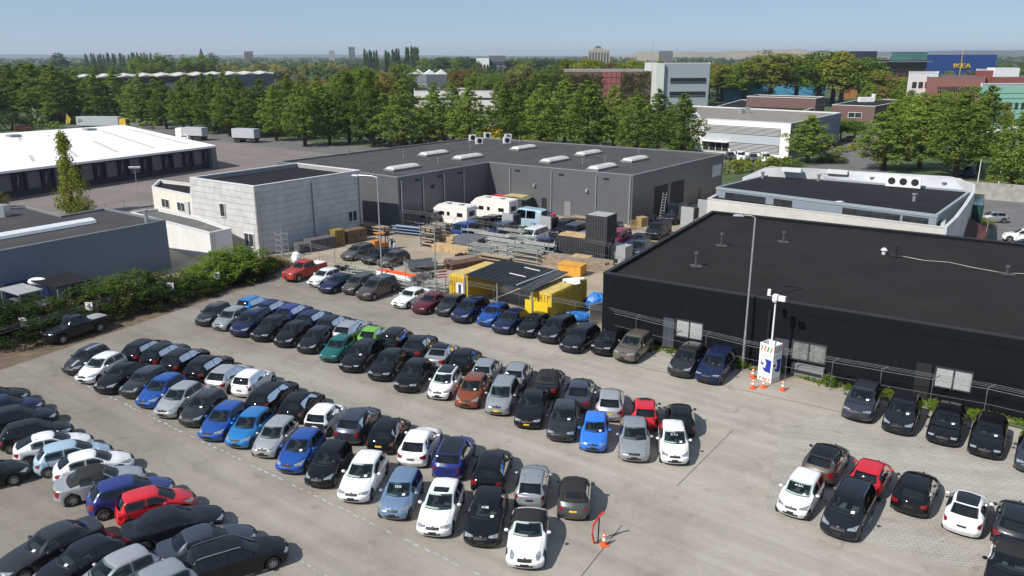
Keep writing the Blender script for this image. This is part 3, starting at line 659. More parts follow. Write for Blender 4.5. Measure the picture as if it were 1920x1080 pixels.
# --- brown brick low buildings behind the office
def flat(name, label, poly, h, wm, rm, tm=M_trimw, para=0.2, wins=None, cat='building'):
    b = house(name, label, poly, cat); shell(b, poly, h, wm, rm, tm, para, 0.35, 0.18)
    if wins:
        A, B = poly[0], poly[1]; L = dist(A, B)
        for (u0, u1, z0, z1, n) in wins: window(b, A, B, L * u0, L * u1, z0, z1, n, M_trimw, M_pane, 0.14, 0.15)
    return b
flat('brick_block', 'long low brown brick building with black roof behind the louvred office', [G(1330, 205, 5.5), G(1502, 211, 5.5), G(1546, 197, 5.5), G(1390, 188, 5.5)], 5.5, M_brick, M_roofb)
flat('brick_penthouse', 'brown brick upper block behind the long brick building', [G(1400, 182, 8.5), G(1530, 186, 8.5), G(1546, 183, 8.5), G(1420, 179, 8.5)], 8.5, M_brick, M_roofb)
b = flat('brick_workshop', 'brown brick workshop with black roof and one white window, right of the office', [G(1560, 198, 5.5), G(1641, 201, 5.5), G(1700, 190, 5.5), G(1625, 186, 5.5)], 5.5, M_brick, M_roofb, wins=[(0.4, 0.72, 1.6, 3.4, 2)])
c = G(1623, 192, 5.5); top('roof_unit', MB().box((c[0], c[1], 6.3), (5, 2.4, 1.6)).box((c[0] + 3, c[1] + 1, 6.9), (1, 1, 2.6)), M_white, 'white plant boxes on the brick workshop roof', 'roof unit')
# --- far buildings: width from the picture, depth behind
def span(x0, x1, y, D):
    b = (540 - y) / FPX; f = D / (_c + b * _s); return (((x0 - 960) / FPX) * f, D), (((x1 - 960) / FPX) * f, D)
def far(name, label, x0, x1, ytop, D, depth, wm, rm=M_roofg, skew=0.0, bands=None, cat='building', para=0.3, tm=M_trimw):
    (xa, ya), (xb, yb) = span(x0, x1, ytop, D); h = ZT(ytop, xa, D)
    ya2 = D + skew
    A, B = (xa, ya), (xb, ya2); k = 1 + depth / D
    P = [A, B, (B[0] * k, B[1] + depth), (A[0] * k, A[1] + depth)]
    b = house(name, label, P, cat); shell(b, P, h, wm, rm, tm, para, 0.4, 0.25)
    L = dist(A, B)
    for (n, z0, z1, f0, f1, fill) in bands or ():
        w_ = L * (f1 - f0) / n
        for i in range(n):
            u0 = L * f0 + i * w_ + w_ * (1 - fill) / 2
            MB().wall(A, B, u0, u0 + w_ * fill, h * z0, h * z1, 0.0, 0.12).obj('window', M_pane, b)
    return b, A, B, h
# green wall building with pink red panels and the tall white slab
b, A, B, h = far('green_wall_building', 'big building with red panelled wall overgrown by dry climbers', 1052, 1234, 134, 345, 40, M_brick, M_roofg)
L = dist(A, B); M_pink = mat("pink red panel", (0.27, 0.085, 0.085), 0.7, var=0.06, scale=0.3)
for i in range(4):
    for j in range(6): slab(b, 'red_panel', A, B, L * (0.42 + 0.05 * i) + 0.1, L * (0.47 + 0.05 * i) - 0.1, h * j / 6 + 0.1, h * (j + 1) / 6 - 0.15, 0.0, 0.25, M_pink)
GREENWALL = (A, B, h, b)
M_slabw = mat("pale green white render", (0.55, 0.58, 0.55), 0.7, var=0.04, scale=0.1)
b, A, B, h = far('white_slab', 'tall white slab building with two dark window bands', 1246, 1335, 121, 335, 34, mat("pale blue grey render", (0.33, 0.38, 0.42), 0.7, var=0.04), M_roofg, 3)
L = dist(A, B)
for z0, z1 in ((0.62, 0.70), (0.32, 0.40)):
    slab(b, 'window_band', A, B, L * 0.14, L * 0.93, h * z0, h * z1, 0.0, 0.15, M_dark); slab(b, 'window_band', A, B, L * 0.14, L * 0.93, h * (z0 - 0.02), h * (z0 - 0.035), 0.0, 0.18, M_dark)
A2 = (A[0] - 3.4, A[1] - 1.0)
MB().prism([A2, (A[0] - 0.1, A[1] - 1.0), (A[0] - 0.1, A[1] + 30), (A2[0], A2[1] + 30)], 0, h + 0.4).obj('stair_tower', M_slabw, b)
mb = MB().cyl((A[0] - 4.5, A[1] + 3, 0), 0.18, h + 10, 6, 0.08); top('antenna_mast', mb, M_steel, 'thin antenna mast beside the tall white slab building', 'mast')
# saw tooth warehouse on the left
def sawtooth(name, label, xa, xb, ya, yb, Da, Db, n, wm1, wm2, roofm, depth, tooth):
    fa, fb = span(xa, xa, ya, Da)[0], span(xb, xb, yb, Db)[0]; h = ZT(ya, *fa); P = [fa, fb, (fb[0] * (1 + depth / Db), fb[1] + depth), (fa[0] * (1 + depth / Da), fa[1] + depth)]
    b = house(name, label, P); MB().prism(P, 0, h, True).obj('wall', wm2, b); L = dist(fa, fb)
    slab(b, 'dark_band', fa, fb, 0.1, L * 0.55, h * 0.62, h * 0.98, 0.0, 0.2, wm1); slab(b, 'grey_band', fa, fb, L * 0.552, L - 0.1, h * 0.2, h * 0.985, 0.0, 0.22, mat("slate grey cladding", (0.09, 0.1, 0.125), 0.6, var=0.04))
    for i in range(n):
        u0, u1 = L * i / n, L * (i + 1) / n; q = [along(fa, fb, u0 + 0.1), along(fa, fb, (u0 + u1) / 2), along(fa, fb, u1 - 0.1)]
        k = lambda p: (p[0] * (1 + depth / Da), p[1] + depth)
        mb = MB(); mb.add([(q[0][0], q[0][1], h + .05), (q[1][0], q[1][1], h + tooth), (q[2][0], q[2][1], h + .05), (*k(q[0]), h + .05), (*k(q[1]), h + tooth), (*k(q[2]), h + .05)], [(0, 1, 4, 3), (1, 2, 5, 4), (0, 2, 1), (3, 4, 5)])
        mb.obj('roof_bay', roofm, b)
    return b
M_wroof = mat("white sheet roof", (0.62, 0.6, 0.55), 0.6, var=0.06)
sawtooth('long_warehouse', 'long distant warehouse with zigzag white roof beyond the left trees', 138, 512, 146, 132, 455, 560, 11, mat("dark red brown band", (0.035, 0.022, 0.026), 0.7, var=0.05), M_conc, mat('beige sheet roof', (0.5, 0.48, 0.43), 0.6, var=0.08), 70, 1.1)
sawtooth('zigzag_roof_building', 'grey distant building with white zigzag roof above the middle trees', 752, 838, 139, 138, 460, 460, 4, mat("grey blue band", (0.22, 0.24, 0.27), 0.6, var=0.04), mat("light grey wall", (0.3, 0.32, 0.35), 0.6, var=0.04), M_white, 30, 2.2)
far('white_depot', 'white flat depot with blue stripe showing between the middle trees', 776, 938, 171, 335, 30, M_white, M_roofg, bands=[(1, 0.56, 0.66, 0.01, 0.99, 1.0)])
far('grey_office', 'grey far office block with roof plant above the green woods', 917, 948, 104, 760, 30, mat("far grey wall", (0.12, 0.13, 0.15), 0.7, var=0.05), bands=[(6, 0.3, 0.45, 0, 1, 0.7), (6, 0.6, 0.75, 0, 1, 0.7)])
far('white_house', 'small white flat building left of the grey far office', 893, 917, 109, 740, 20, M_white, bands=[(4, 0.4, 0.7, 0, 1, 0.6)])
b, A, B, h = far('domed_office', 'beige far office with stepped domed middle on the horizon', 1103, 1144, 94, 1500, 60, mat("beige far wall", (0.36, 0.33, 0.28), 0.8, var=0.05), bands=[(7, 0.25, 0.85, 0.03, 0.97, 0.5)])
c = lerp(A, B, 0.5); MB().box((c[0], c[1] + 25, h + 1.8), (17, 30, 3.6)).obj('upper_block', mat("beige far wall", (0.36, 0.33, 0.28)), b)
vs, fs = blob(6, 6, 4, 10, 6); MB().add([(v[0] + c[0], v[1] + c[1] + 22, v[2] + h + 3.4) for v in vs], fs).obj('dome', M_roofg, b)
far('pale_factory', 'pale beige far factory on the horizon behind the slab building', 1195, 1262, 97, 1500, 60, mat("pale factory wall", (0.42, 0.38, 0.32), 0.8, var=0.05))
far('grey_far_block', 'dark grey far block beside the pale far factory', 1236, 1262, 96, 1250, 40, mat("grey far wall", (0.14, 0.14, 0.16), 0.8, var=0.05))
far('far_tower', 'slim grey blue tower block alone on the horizon', 653, 665, 87, 2600, 18, mat("tower wall", (0.13, 0.15, 0.18), 0.7, var=0.05), bands=[(4, 0.1, 0.93, 0.05, 0.95, 0.5)])
far('far_block_left', 'brown block of flats on the left horizon', 457, 474, 95, 1700, 25, mat("brown flats wall", (0.16, 0.13, 0.11), 0.8, var=0.05), bands=[(4, 0.35, 0.9, 0.05, 0.95, 0.5)])
far('far_flats', 'small grey block of flats left of the slim tower', 617, 627, 94, 2600, 20, mat("grey flats", (0.25, 0.24, 0.25), 0.8, var=0.05))
# church spire
sx = span(376, 376, 90, 1500)[0]; hh = ZT(88, *sx)
t = thing('church', 'pointed church spire on the left horizon', 'church', (sx[0], sx[1], 0))
MB().box((sx[0], sx[1], hh * 0.3), (8, 8, hh * 0.6)).obj('tower', M_brick, t); MB().tube([(sx[0], sx[1], hh * 0.6), (sx[0], sx[1], hh)], 4.6, 6, 0.2).obj('spire', M_roofg, t)
# blue furniture store with yellow letters, and the brick offices at the right
M_blue = mat("store blue cladding", (0.016, 0.05, 0.21), 0.5, var=0.04)
b, A, B, h = far('blue_store', 'big blue store with yellow letters at the upper right', 1725, 1870, 105, 560, 60, M_blue, M_roofg, 0, tm=M_blue)
L = dist(A, B)
text_part('lettering', 'IKEA', 4.4, mat("store yellow", (0.6, 0.42, 0.03), 0.5, var=0), b, wall_matrix(A, B, L * 0.56, h * 0.66, 0.35, b['_w']) @ Matrix.Diagonal((1.35, 1, 1, 1)), 0.3)
mb = MB().cyl((A[0] - 4, A[1] - 60, 0), 0.25, 26, 6, 0.12); top('flag_pole', mb, M_yel, 'tall thin pole left of the blue store', 'pole')
b, A, B, h = far('red_brick_office', 'red brick office with dark flat roof and window bands, before the blue store', 1596, 1748, 116, 430, 40, M_redbrick, M_roofb, 6,
    bands=[(8, 0.58, 0.76, 0.28, 0.98, 0.78), (6, 0.3, 0.48, 0.4, 0.98, 0.78), (4, 0.06, 0.2, 0.5, 0.98, 0.78)], tm=mat("dark eaves", (0.03, 0.03, 0.04), 0.5, var=0))
L = dist(A, B); slab(b, 'dark_top_floor', A, B, 0.2, L, h * 0.8, h * 0.97, 0.0, 0.5, mat("dark top floor", (0.025, 0.025, 0.035), 0.4, var=0.1)); slab(b, 'eaves', A, B, -1, L + 2, h * 0.972, h * 0.995, 0.0, 2.5, M_trimg)
far('teal_plant_room', 'teal glass plant room on top of the red brick office', 1672, 1740, 98, 455, 16, mat("teal glass", (0.08, 0.2, 0.18), 0.2, var=0.25, scale=0.05), M_roofg)
far('dark_block', 'dark navy flat block left of the teal plant room', 1592, 1645, 97, 470, 30, mat("dark navy wall", (0.03, 0.033, 0.05), 0.5, var=0.1), M_roofb)
b, A, B, h = far('white_office', 'white low office with square windows before the red brick office', 1704, 1760, 139, 300, 24, M_white, M_roofg, 0, bands=[(4, 0.66, 0.8, 0.12, 0.98, 0.65), (4, 0.32, 0.46, 0.0, 0.98, 0.65)])
b, A, B, h = far('pink_brick_office', 'pink brick office with long row of small windows at the right', 1738, 1848, 147, 288, 22, mat("pink brick", (0.3, 0.13, 0.11), 0.8, var=0.06), M_roofg, 0, bands=[(20, 0.62, 0.78, 0.2, 0.98, 0.55)], tm=M_trimg)
b, A, B, h = far('brick_stair_block', 'red brick stair block between two pink office wings', 1830, 1866, 134, 296, 20, M_redbrick, M_roofg)
b, A, B, h = far('brick_wing', 'red brick office wing at the right edge with small windows', 1866, 1960, 147, 290, 22, M_redbrick, M_roofg, 0, bands=[(16, 0.6, 0.78, 0.05, 0.98, 0.5)], tm=M_trimg)
c = ((A[0] * 0.6 + B[0] * 0.4), A[1] + 8); top('roof_tank', MB().box((c[0], c[1], h + 1.6), (9, 5, 3.2)), M_white, 'white plant container on the right brick wing roof', 'roof unit')
b, A, B, h = far('mint_building', 'mint green clad building with white base at the right edge', 1838, 1990, 164, 232, 20, mat("mint cladding", (0.25, 0.48, 0.4), 0.6, var=0.04), M_roofg, 0, bands=[(7, 0.52, 0.66, 0.05, 0.6, 0.45)])
slab(b, 'white_base', A, B, 0, dist(A, B), 0.05, h * 0.16, 0.0, 0.3, M_white)
for k in range(7): slab(b, 'cladding_strip', A, B, 0.1, dist(A, B), h * (0.2 + 0.11 * k), h * (0.2 + 0.11 * k) + 0.12, 0.0, 0.1, mat("darker mint strip", (0.16, 0.34, 0.28), .6, var=0))  # level strips in a darker mint across the cladding
far('light_blue_store', 'light blue clad hall behind the broad poplars', 1352, 1548, 160, 390, 30, mat("light blue cladding", (0.08, 0.3, 0.5), 0.6, var=0.04), M_roofg)
far('orange_roof_house', 'far building with dark orange roof right of the poplars', 1588, 1622, 128, 420, 20, mat("orange render", (0.35, 0.14, 0.06), .8, var=.1), mat("orange tiles", (0.3, 0.1, 0.05), 0.8, var=0.1))
# hill on the horizon
hv, hf_ = [], []
rnd = random.Random(3)
def ridge(name, x0, x1, D, hmax, m, seed):
    rnd = random.Random(seed); N_ = 60; mb = MB(); vs = []
    for i in range(N_ + 1):
        t = i / N_; X = x0 + (x1 - x0) * t; h = hmax * (math.sin(math.pi * t) ** 0.6) * (0.75 + 0.25 * math.sin(t * 9 + seed) * math.sin(t * 23))
        vs += [(X, D, -1), (X, D + 300, h), (X, D + 1500, h * 0.9), (X, D + 2500, -0.5)]
    mb.add(vs, [(i * 4 + k, (i + 1) * 4 + k, (i + 1) * 4 + k + 1, i * 4 + k + 1) for i in range(N_) for k in range(3)])
    struct(name, mb, m)
M_far = mat("far wooded ridge", (0.045, 0.06, 0.04), 0.95, var=0.3, scale=0.004)
ridge('hill', 900, 6800, 6000, 58, M_far, 2); ridge('hill', -8000, -200, 8500, 34, M_far, 5); ridge('hill', 520, 1750, 3400, 44, mat("sandy mound", (0.24, 0.2, 0.14), 0.9, var=0.12, scale=0.006), 9)
# ------------------------------------------------------------------ vegetation
LM = {
 'dark': leaf_mat("dark green needles", (0.085, 0.138, 0.022), (0.215, 0.29, 0.052)),
 'mid': leaf_mat("mid green leaves", (0.1, 0.155, 0.024), (0.24, 0.32, 0.058)),
 'hedge': leaf_mat("shade-painted hedge leaves", (0.018, 0.035, 0.01), (0.06, 0.09, 0.024)),  # the hedge's shade put into a darker leaf colour
 'hedgelit': leaf_mat("hedge leaves", (0.05, 0.09, 0.018), (0.15, 0.21, 0.042)),  # lit copy of the hedge leaves, brightness put into the colour
 'fresh': leaf_mat("fresh green leaves", (0.1, 0.18, 0.02), (0.23, 0.32, 0.045)),
 'yellow': leaf_mat("yellow green leaves", (0.15, 0.18, 0.025), (0.32, 0.33, 0.05)),
 'bronze': leaf_mat("bronze spring leaves", (0.15, 0.12, 0.035), (0.31, 0.25, 0.075)),
 'pale': leaf_mat("pale yellow leaves", (0.3, 0.26, 0.08), (0.5, 0.42, 0.16)),
 'blue': leaf_mat("blue green leaves", (0.05, 0.09, 0.04), (0.12, 0.18, 0.065)),
 'olive': leaf_mat("olive dry leaves", (0.12, 0.115, 0.04), (0.26, 0.22, 0.09)),
}
def leaves(centres, radii, flat, n_per, size, rs, up=0.5):
    """leaf sized quads round clump centres; flat squashes a clump"""
    c = np.repeat(np.array(centres), n_per, axis=0); r = np.repeat(np.array(radii), n_per)[:, None]
    N = len(c); d = rs.normal(size=(N, 3)); d /= np.linalg.norm(d, axis=1, keepdims=True)
    d = d * (rs.uniform(0.25, 1.0, (N, 1)) ** 0.5); off = d * r; off[:, 2] *= flat
    p = c + off
    nrm = d + np.array([0, 0, up]) + rs.normal(scale=0.45, size=(N, 3)); nrm /= np.linalg.norm(nrm, axis=1, keepdims=True)
    a = np.cross(nrm, rs.normal(size=(N, 3))); a /= np.maximum(np.linalg.norm(a, axis=1, keepdims=True), 1e-6); b = np.cross(nrm, a)
    s = size * rs.uniform(0.6, 1.35, (N, 1)); a *= s; b *= s * rs.uniform(0.45, 0.9, (N, 1))
    return np.stack([p - a, p - b * 0.8, p + a, p + b], axis=1).reshape(-1, 3)
def quads_mesh(name, v):
    n = len(v) // 4; me = bpy.data.meshes.new(name)
    me.vertices.add(len(v)); me.vertices.foreach_set('co', v.astype(np.float32).ravel())
    me.loops.add(n * 4); me.loops.foreach_set('vertex_index', np.arange(n * 4, dtype=np.int32))
    me.polygons.add(n); me.polygons.foreach_set('loop_start', np.arange(0, n * 4, 4, dtype=np.int32))
    try: me.polygons.foreach_set('loop_total', np.full(n, 4, dtype=np.int32))
    except Exception: pass
    me.materials.append(None); me.update(); me.validate(); return me
def crown(kind, seed):
    """height 10 from the ground, radius 2.5: scaled when placed"""
    rs = np.random.RandomState(seed); cs, rr = [], []
    if kind == 'row':                # tall ragged cone-oval with layered boughs
        tiers = 22
        for t in range(tiers):
            k = t / (tiers - 1); h = 1.9 + 7.9 * k
            r = 2.5 * (0.52 + 0.48 * math.sin(math.pi * min(0.5, k * 1.35 + 0.12))) * max(0.06, 1 - max(0, k - 0.3) ** 1.9 * 1.75) * rs.uniform(0.8, 1.12)
            n = max(2, int(11 * r / 2.4)); a0 = rs.uniform(0, 6.28)
            for i in range(n):
                a = a0 + 6.28 * i / n + rs.uniform(-0.4, 0.4); q = r * rs.uniform(0.4, 1.05)
                cs.append((q * math.cos(a), q * math.sin(a), h - 0.05 * q + rs.uniform(-0.2, 0.2))); rr.append(rs.uniform(0.36, 0.66) * (0.6 + 0.4 * r / 2.4))
            cs.append((0, 0, h)); rr.append(0.35 * r + 0.15)
        v = leaves(cs, rr, 0.6, 42, 0.125, rs, 0.8)
    elif kind == 'broad':
        lob = [(0, 0, 6.4, 2.5)] + [(1.55 * math.cos(a), 1.55 * math.sin(a), rs.uniform(4.2, 7.6), rs.uniform(1.1, 1.8)) for a in np.linspace(0, 6.28, 9)[:-1] + rs.uniform(0, 1)] + [(rs.uniform(-.6, .6), rs.uniform(-.6, .6), 8.5, 1.2)]
        for x, y, z, r in lob:
            for i in range(int(16 * r)):
                d = rs.normal(size=3); d /= np.linalg.norm(d); q = r * rs.uniform(0.55, 1.0)
                cs.append((x * 0.75 + d[0] * q * 0.85, y * 0.75 + d[1] * q * 0.85, max(1.9, z + d[2] * q * 1.05))); rr.append(rs.uniform(0.3, 0.6))
        v = leaves(cs, rr, 0.75, 34, 0.12, rs, 0.5)
    elif kind == 'column':
        for i in range(150):
            h = rs.uniform(0.3, 9.8); k = h / 10; r = 2.4 * (0.55 + 0.5 * math.sin(math.pi * min(1, k * 1.25 + 0.12))) * (1 - k ** 4 * 0.85); a = rs.uniform(0, 6.28); q = r * rs.uniform(0.2, 0.95)
            cs.append((q * math.cos(a), q * math.sin(a), h)); rr.append(rs.uniform(0.4, 0.75))
        v = leaves(cs, rr, 1.4, 40, 0.13, rs, 0.2)
    elif kind == 'bush':
        for i in range(105):
            a = rs.uniform(0, 6.28); q = 2.4 * math.sqrt(rs.uniform(0, 1)); top_ = 9.2 * math.sqrt(max(0.05, 1 - (q / 2.75) ** 2)) * rs.uniform(0.75, 1.05)
            cs.append((q * math.cos(a), q * math.sin(a), top_ * rs.uniform(0.25, 1.0))); rr.append(rs.uniform(0.35, 0.7))
        v = leaves(cs, rr, 1.7, 46, 0.125, rs, 0.4)
    else:                            # far: coarse
        for i in range(26):
            a = rs.uniform(0, 6.28); h = rs.uniform(2.5, 9.4); r = 2.4 * math.sin(math.pi * (h - 1.2) / 9.0) ** 0.6; q = r * rs.uniform(0.3, 0.95)
            cs.append((q * math.cos(a), q * math.sin(a), h)); rr.append(rs.uniform(0.6, 1.0))
        v = leaves(cs, rr, 0.9, 14, 0.34, rs, 0.5)
    return quads_mesh('crown', v)
CROWN = {k: [crown(k, 10 * i + 3 + s) for s in range(n)] for i, (k, n) in enumerate((('row', 5), ('broad', 5), ('column', 2), ('bush', 4), ('far', 4)))}
def trunk(kind, seed):
    rnd = random.Random(seed); mb = MB()
    if kind == 'bush':
        for k in range(4):
            a = rnd.uniform(0, 6.28); mb.tube([(0.2 * math.cos(a), 0.2 * math.sin(a), 0), (1.2 * math.cos(a), 1.2 * math.sin(a), 5)], 0.1, 5, 0.03)
        return mb.mesh('stem', None)
    mb.tube([(0, 0, 0), (rnd.uniform(-.05, .05), rnd.uniform(-.05, .05), 3), (rnd.uniform(-.15, .15), rnd.uniform(-.15, .15), 6.2), (0, 0, 9.0)], 0.24 if kind != 'column' else 0.3, 7, 0.04)
    for k in range(9):
        z = 1.7 + 0.75 * k; a = k * 2.4 + rnd.random(); L = (1.7 - 0.12 * k) * rnd.uniform(0.8, 1.1); up = 0.25 if kind == 'row' else 1.1
        mb.tube([(0, 0, z), (L * 0.5 * math.cos(a), L * 0.5 * math.sin(a), z + up * 0.4), (L * math.cos(a), L * math.sin(a), z + up)], 0.075, 4, 0.02)
    return mb.mesh('trunk', None)
TRUNK = {k: [trunk(k, 5), trunk(k, 8)] for k in ('row', 'broad', 'column', 'bush')}
TN = [0]
def tree(kind, X, Y, h, w, tint, label, group=None, name=None, cat=None, z=0.0, bark=None):
    """h: height, w: crown width in metres"""
    i = TN[0]; TN[0] += 1; rnd = random.Random(i * 7 + 1)
    name = name or {'row': 'roadside_tree', 'broad': 'broadleaf_tree', 'column': 'columnar_tree', 'bush': 'shrub', 'far': 'far_tree'}[kind]
    r = bpy.data.objects.new(name, None); COL.objects.link(r); r.location = (X, Y, z); r.rotation_euler = (0, 0, rnd.uniform(0, 6.28)); r.scale = (w / 5, w / 5, h / 10)
    tag(r, label, cat or ('shrub' if kind == 'bush' else 'tree'), group)
    o = bpy.data.objects.new('crown' if kind != 'bush' else 'foliage', rnd.choice(CROWN[kind])); COL.objects.link(o); o.parent = r; slot(o, LM[tint])
    if kind != 'far':
        t = bpy.data.objects.new('trunk' if kind != 'bush' else 'stem', rnd.choice(TRUNK[kind])); COL.objects.link(t); t.parent = r
        if not t.data.materials: t.data.materials.append(M_bark)
    return r
def tree_px(kind, x, yb, yt, wpx, tint, label, group=None, **k):
    X, Y = G(x, yb); f = Y * _c + CAM_H * _s
    return tree(kind, X, Y, max(1.0, ZT(yt, X, Y)), wpx / FPX * f, tint, label, group, **k)
# front line along the road, left to right
front = [(268, 234, 138, 70), (312, 240, 150, 64), (345, 245, 150, 62), (388, 250, 137, 66), (430, 255, 134, 72), (470, 257, 165, 62), (518, 263, 158, 70), (572, 273, 150, 84), (618, 271, 166, 70), (655, 268, 134, 84), (700, 275, 130, 90), (755, 280, 150, 104),
         (815, 280, 158, 78), (880, 283, 160, 90), (945, 284, 154, 82), (1015, 286, 158, 100), (1100, 292, 150, 124), (1192, 300, 172, 88), (1277, 302, 174, 96)]
for i, (x, yb, yt, w) in enumerate(front):
    tree_px('row', x, yb, yt, w * 0.95, 'dark', f'tall ragged dark green tree in the front roadside line, {ORD[i]} from the left', 'front line of roadside trees')
back = [(222, 226, 128, 80), (300, 234, 142, 70), (360, 240, 138, 74), (405, 244, 136, 70), (452, 248, 140, 70), (492, 246, 146, 70), (545, 250, 140, 78), (598, 254, 142, 70), (640, 256, 138, 70), (850, 268, 150, 80), (978, 272, 148, 84), (1058, 276, 142, 90), (1150, 282, 160, 86), (1232, 288, 168, 80)]
for i, (x, yb, yt, w) in enumerate(back):
    tree_px('row', x, yb, yt, w * 0.95, 'mid' if i % 3 == 0 else 'dark', f'tall tree in the second roadside line behind the front line, {ORD[i]} from the left', 'second line of roadside trees')
for i, (x, yb, yt, w) in enumerate([(-10, 226, 128, 96), (30, 226, 119, 96), (72, 227, 116, 100), (112, 229, 121, 92), (150, 227, 132, 66), (10, 221, 122, 90), (55, 220, 117, 90), (98, 222, 119, 84), (185, 228, 130, 66)]):
    tree_px('row', x, yb, yt, w, 'dark' if i % 2 else 'mid', f'tall dark tree in the dense clump at the far left, {ORD[i]} of the clump', 'clump of tall trees at the left')
tree_px('broad', 107, 232, 180, 48, 'fresh', 'small light green tree beside the white flags')
for x, yb, yt, w, l in ((18, 242, 202, 70, 'at the left edge'), (60, 236, 205, 44, 'left of the white flags'), (140, 226, 206, 60, 'behind the white lorry'), (225, 222, 204, 80, 'right of the yellow lorry cab')):
    tree_px('bush', x, yb, yt, w, 'blue' if x < 100 else 'fresh', f'rounded bush {l} beyond the white roof', 'bushes beyond the white roof')
tree_px('column', 138, 400, 246, 66, 'yellow', 'slim columnar yellow green tree before the loading docks')
tree_px('bush', 160, 402, 362, 44, 'yellow', 'yellow bush at the foot of the columnar tree')
tree_px('bush', -8, 390, 350, 50, 'olive', 'dry bush at the left edge below the docks')
# right hand trees
rt = [(1513, 306, 216, 92, 'mid'), (1655, 320, 202, 112, 'mid'), (1722, 318, 192, 100, 'mid'), (1790, 335, 178, 118, 'mid'), (1835, 320, 160, 100, 'mid'), (1893, 372, 212, 104, 'mid'), (1700, 296, 176, 90, 'fresh'), (1765, 300, 172, 92, 'dark'), (1600, 268, 224, 46, 'fresh'), (1575, 266, 222, 40, 'fresh'), (1690, 262, 166, 70, 'mid'), (1745, 262, 168, 74, 'mid'), (1808, 268, 160, 84, 'mid')]
for i, (x, yb, yt, w, t_) in enumerate(rt):
    where = ['before the louvred office corner', 'at the fork of the side road', 'in the middle of the right clump', 'before the pink brick offices', 'tallest of the right clump', 'with bare trunk beside the concrete retaining wall', 'behind the right clump, leftmost', 'behind the right clump, in its middle', 'small, by the brick workshop, right one', 'small, by the brick workshop, left one', 'before the white square-windowed office', 'before the pink brick office left end', 'before the mint green building'][i]
    tree_px('row' if i in (0, 1, 2, 3, 4, 5) else 'broad', x, yb, yt, w, t_, f'green tree {where}', 'trees at the right')
tree_px('bush', 1560, 305, 285, 60, 'mid', 'low bush under the tree by the louvred office'); tree_px('bush', 1845, 425, 408, 36, 'fresh', 'clipped low bush beside the green glass annex')
tree_px('broad', 1880, 258, 188, 30, 'yellow', 'thin pale tree before the mint green building')
# broad poplars behind the brick blocks
pop = [(1352, 198, 118, 72), (1395, 200, 112, 80), (1442, 203, 93, 96), (1490, 203, 97, 84), (1532, 206, 90, 96), (1575, 208, 92, 86), (1608, 210, 104, 78), (1640, 212, 128, 70), (1415, 194, 104, 76), (1560, 200, 97, 80), (1672, 214, 142, 54)]
for i, (x, yb, yt, w) in enumerate(pop):
    tree_px('broad', x, yb - 6, yt, w * 1.25, ('yellow', 'fresh', 'yellow', 'yellow', 'fresh')[i % 5] if i < 10 else 'yellow', f'broad yellow green poplar behind the brick blocks, {ORD[i]} counted from left then behind', 'broad poplars at the right')
# named background zones: picture columns, distance, how many, heights, tints
rz = random.Random(21)
def zone(x0, x1, D0, D1, n, h0, h1, tints, label, kind='broad', wf=(0.62, 0.9), name=None):
    for i in range(n):
        x = x0 + (x1 - x0) * (i + rz.uniform(0.1, 0.9)) / n; D = rz.uniform(D0, D1); X = (x - 960) / FPX * (D * _c + 10 * _s); h = rz.uniform(h0, h1)
        tree(kind, X, D, h, h * rz.uniform(*wf), rz.choice(tints), f'{label}, {ORD[i]} from left' if n > 1 else label, label.replace(' tree', ' trees') + ' group', name=name)
zone(-30, 140, 330, 520, 20, 12, 16.5, ('blue', 'mid', 'blue'), 'blue green woodland tree beyond the left clump')
zone(130, 400, 575, 640, 16, 13, 18, ('mid', 'blue', 'fresh'), 'rounded green tree beyond the zigzag roofed warehouse')
zone(240, 385, 590, 640, 5, 21, 24, ('fresh', 'mid'), 'taller light green tree beyond the zigzag roofed warehouse')
zone(395, 660, 640, 820, 20, 12, 16, ('pale', 'yellow', 'bronze', 'pale'), 'pale yellow spring tree on the middle horizon')
zone(505, 650, 340, 430, 12, 9, 13.5, ('olive', 'bronze', 'mid'), 'olive tree right of the zigzag roofed warehouse')
zone(640, 760, 300, 380, 9, 15, 19.5, ('bronze', 'fresh', 'mid'), 'big bronze and green tree above the middle of the roadside trees')
zone(720, 850, 345, 430, 8, 8, 10.5, ('mid', 'fresh', 'blue'), 'low rounded tree before the small zigzag roof')
zone(640, 900, 520, 640, 18, 10, 14, ('yellow', 'olive', 'bronze'), 'olive yellow tree behind the small zigzag roof')
zone(790, 905, 700, 860, 18, 17, 21.5, ('blue', 'mid'), 'dark blue green woodland tree on the horizon right of the poplars')
zone(850, 885, 355, 400, 3, 15, 16.5, ('bronze',), 'copper coloured tree above the white depot')
zone(882, 945, 350, 400, 6, 12, 14.5, ('mid', 'fresh'), 'green tree above the white depot')
zone(940, 1050, 330, 430, 15, 13, 18.5, ('bronze', 'mid', 'olive', 'mid'), 'mixed green and bronze tree left of the red panelled wall')
zone(1050, 1240, 400, 470, 15, 18, 21, ('yellow', 'fresh', 'bronze', 'yellow'), 'yellow green tree behind the overgrown wall building')
zone(1240, 1350, 395, 470, 9, 17, 20, ('bronze', 'yellow', 'olive'), 'olive tree behind the white slab building')
zone(1625, 1705, 300, 360, 8, 9, 14, ('yellow', 'bronze', 'fresh'), 'yellow green tree before the red brick office')
zone(1700, 1790, 235, 275, 7, 8, 11, ('mid', 'fresh'), 'small green tree before the white low office')
zone(1765, 1855, 470, 530, 4, 11, 14.5, ('yellow', 'olive'), 'round tree before the blue store')
zone(1872, 1960, 560, 900, 14, 10, 15, ('olive', 'mid', 'blue'), 'hazy tree right of the blue store')
zone(905, 1060, 760, 1000, 20, 16, 20, ('blue', 'mid'), 'blue green woodland tree behind the grey far office')
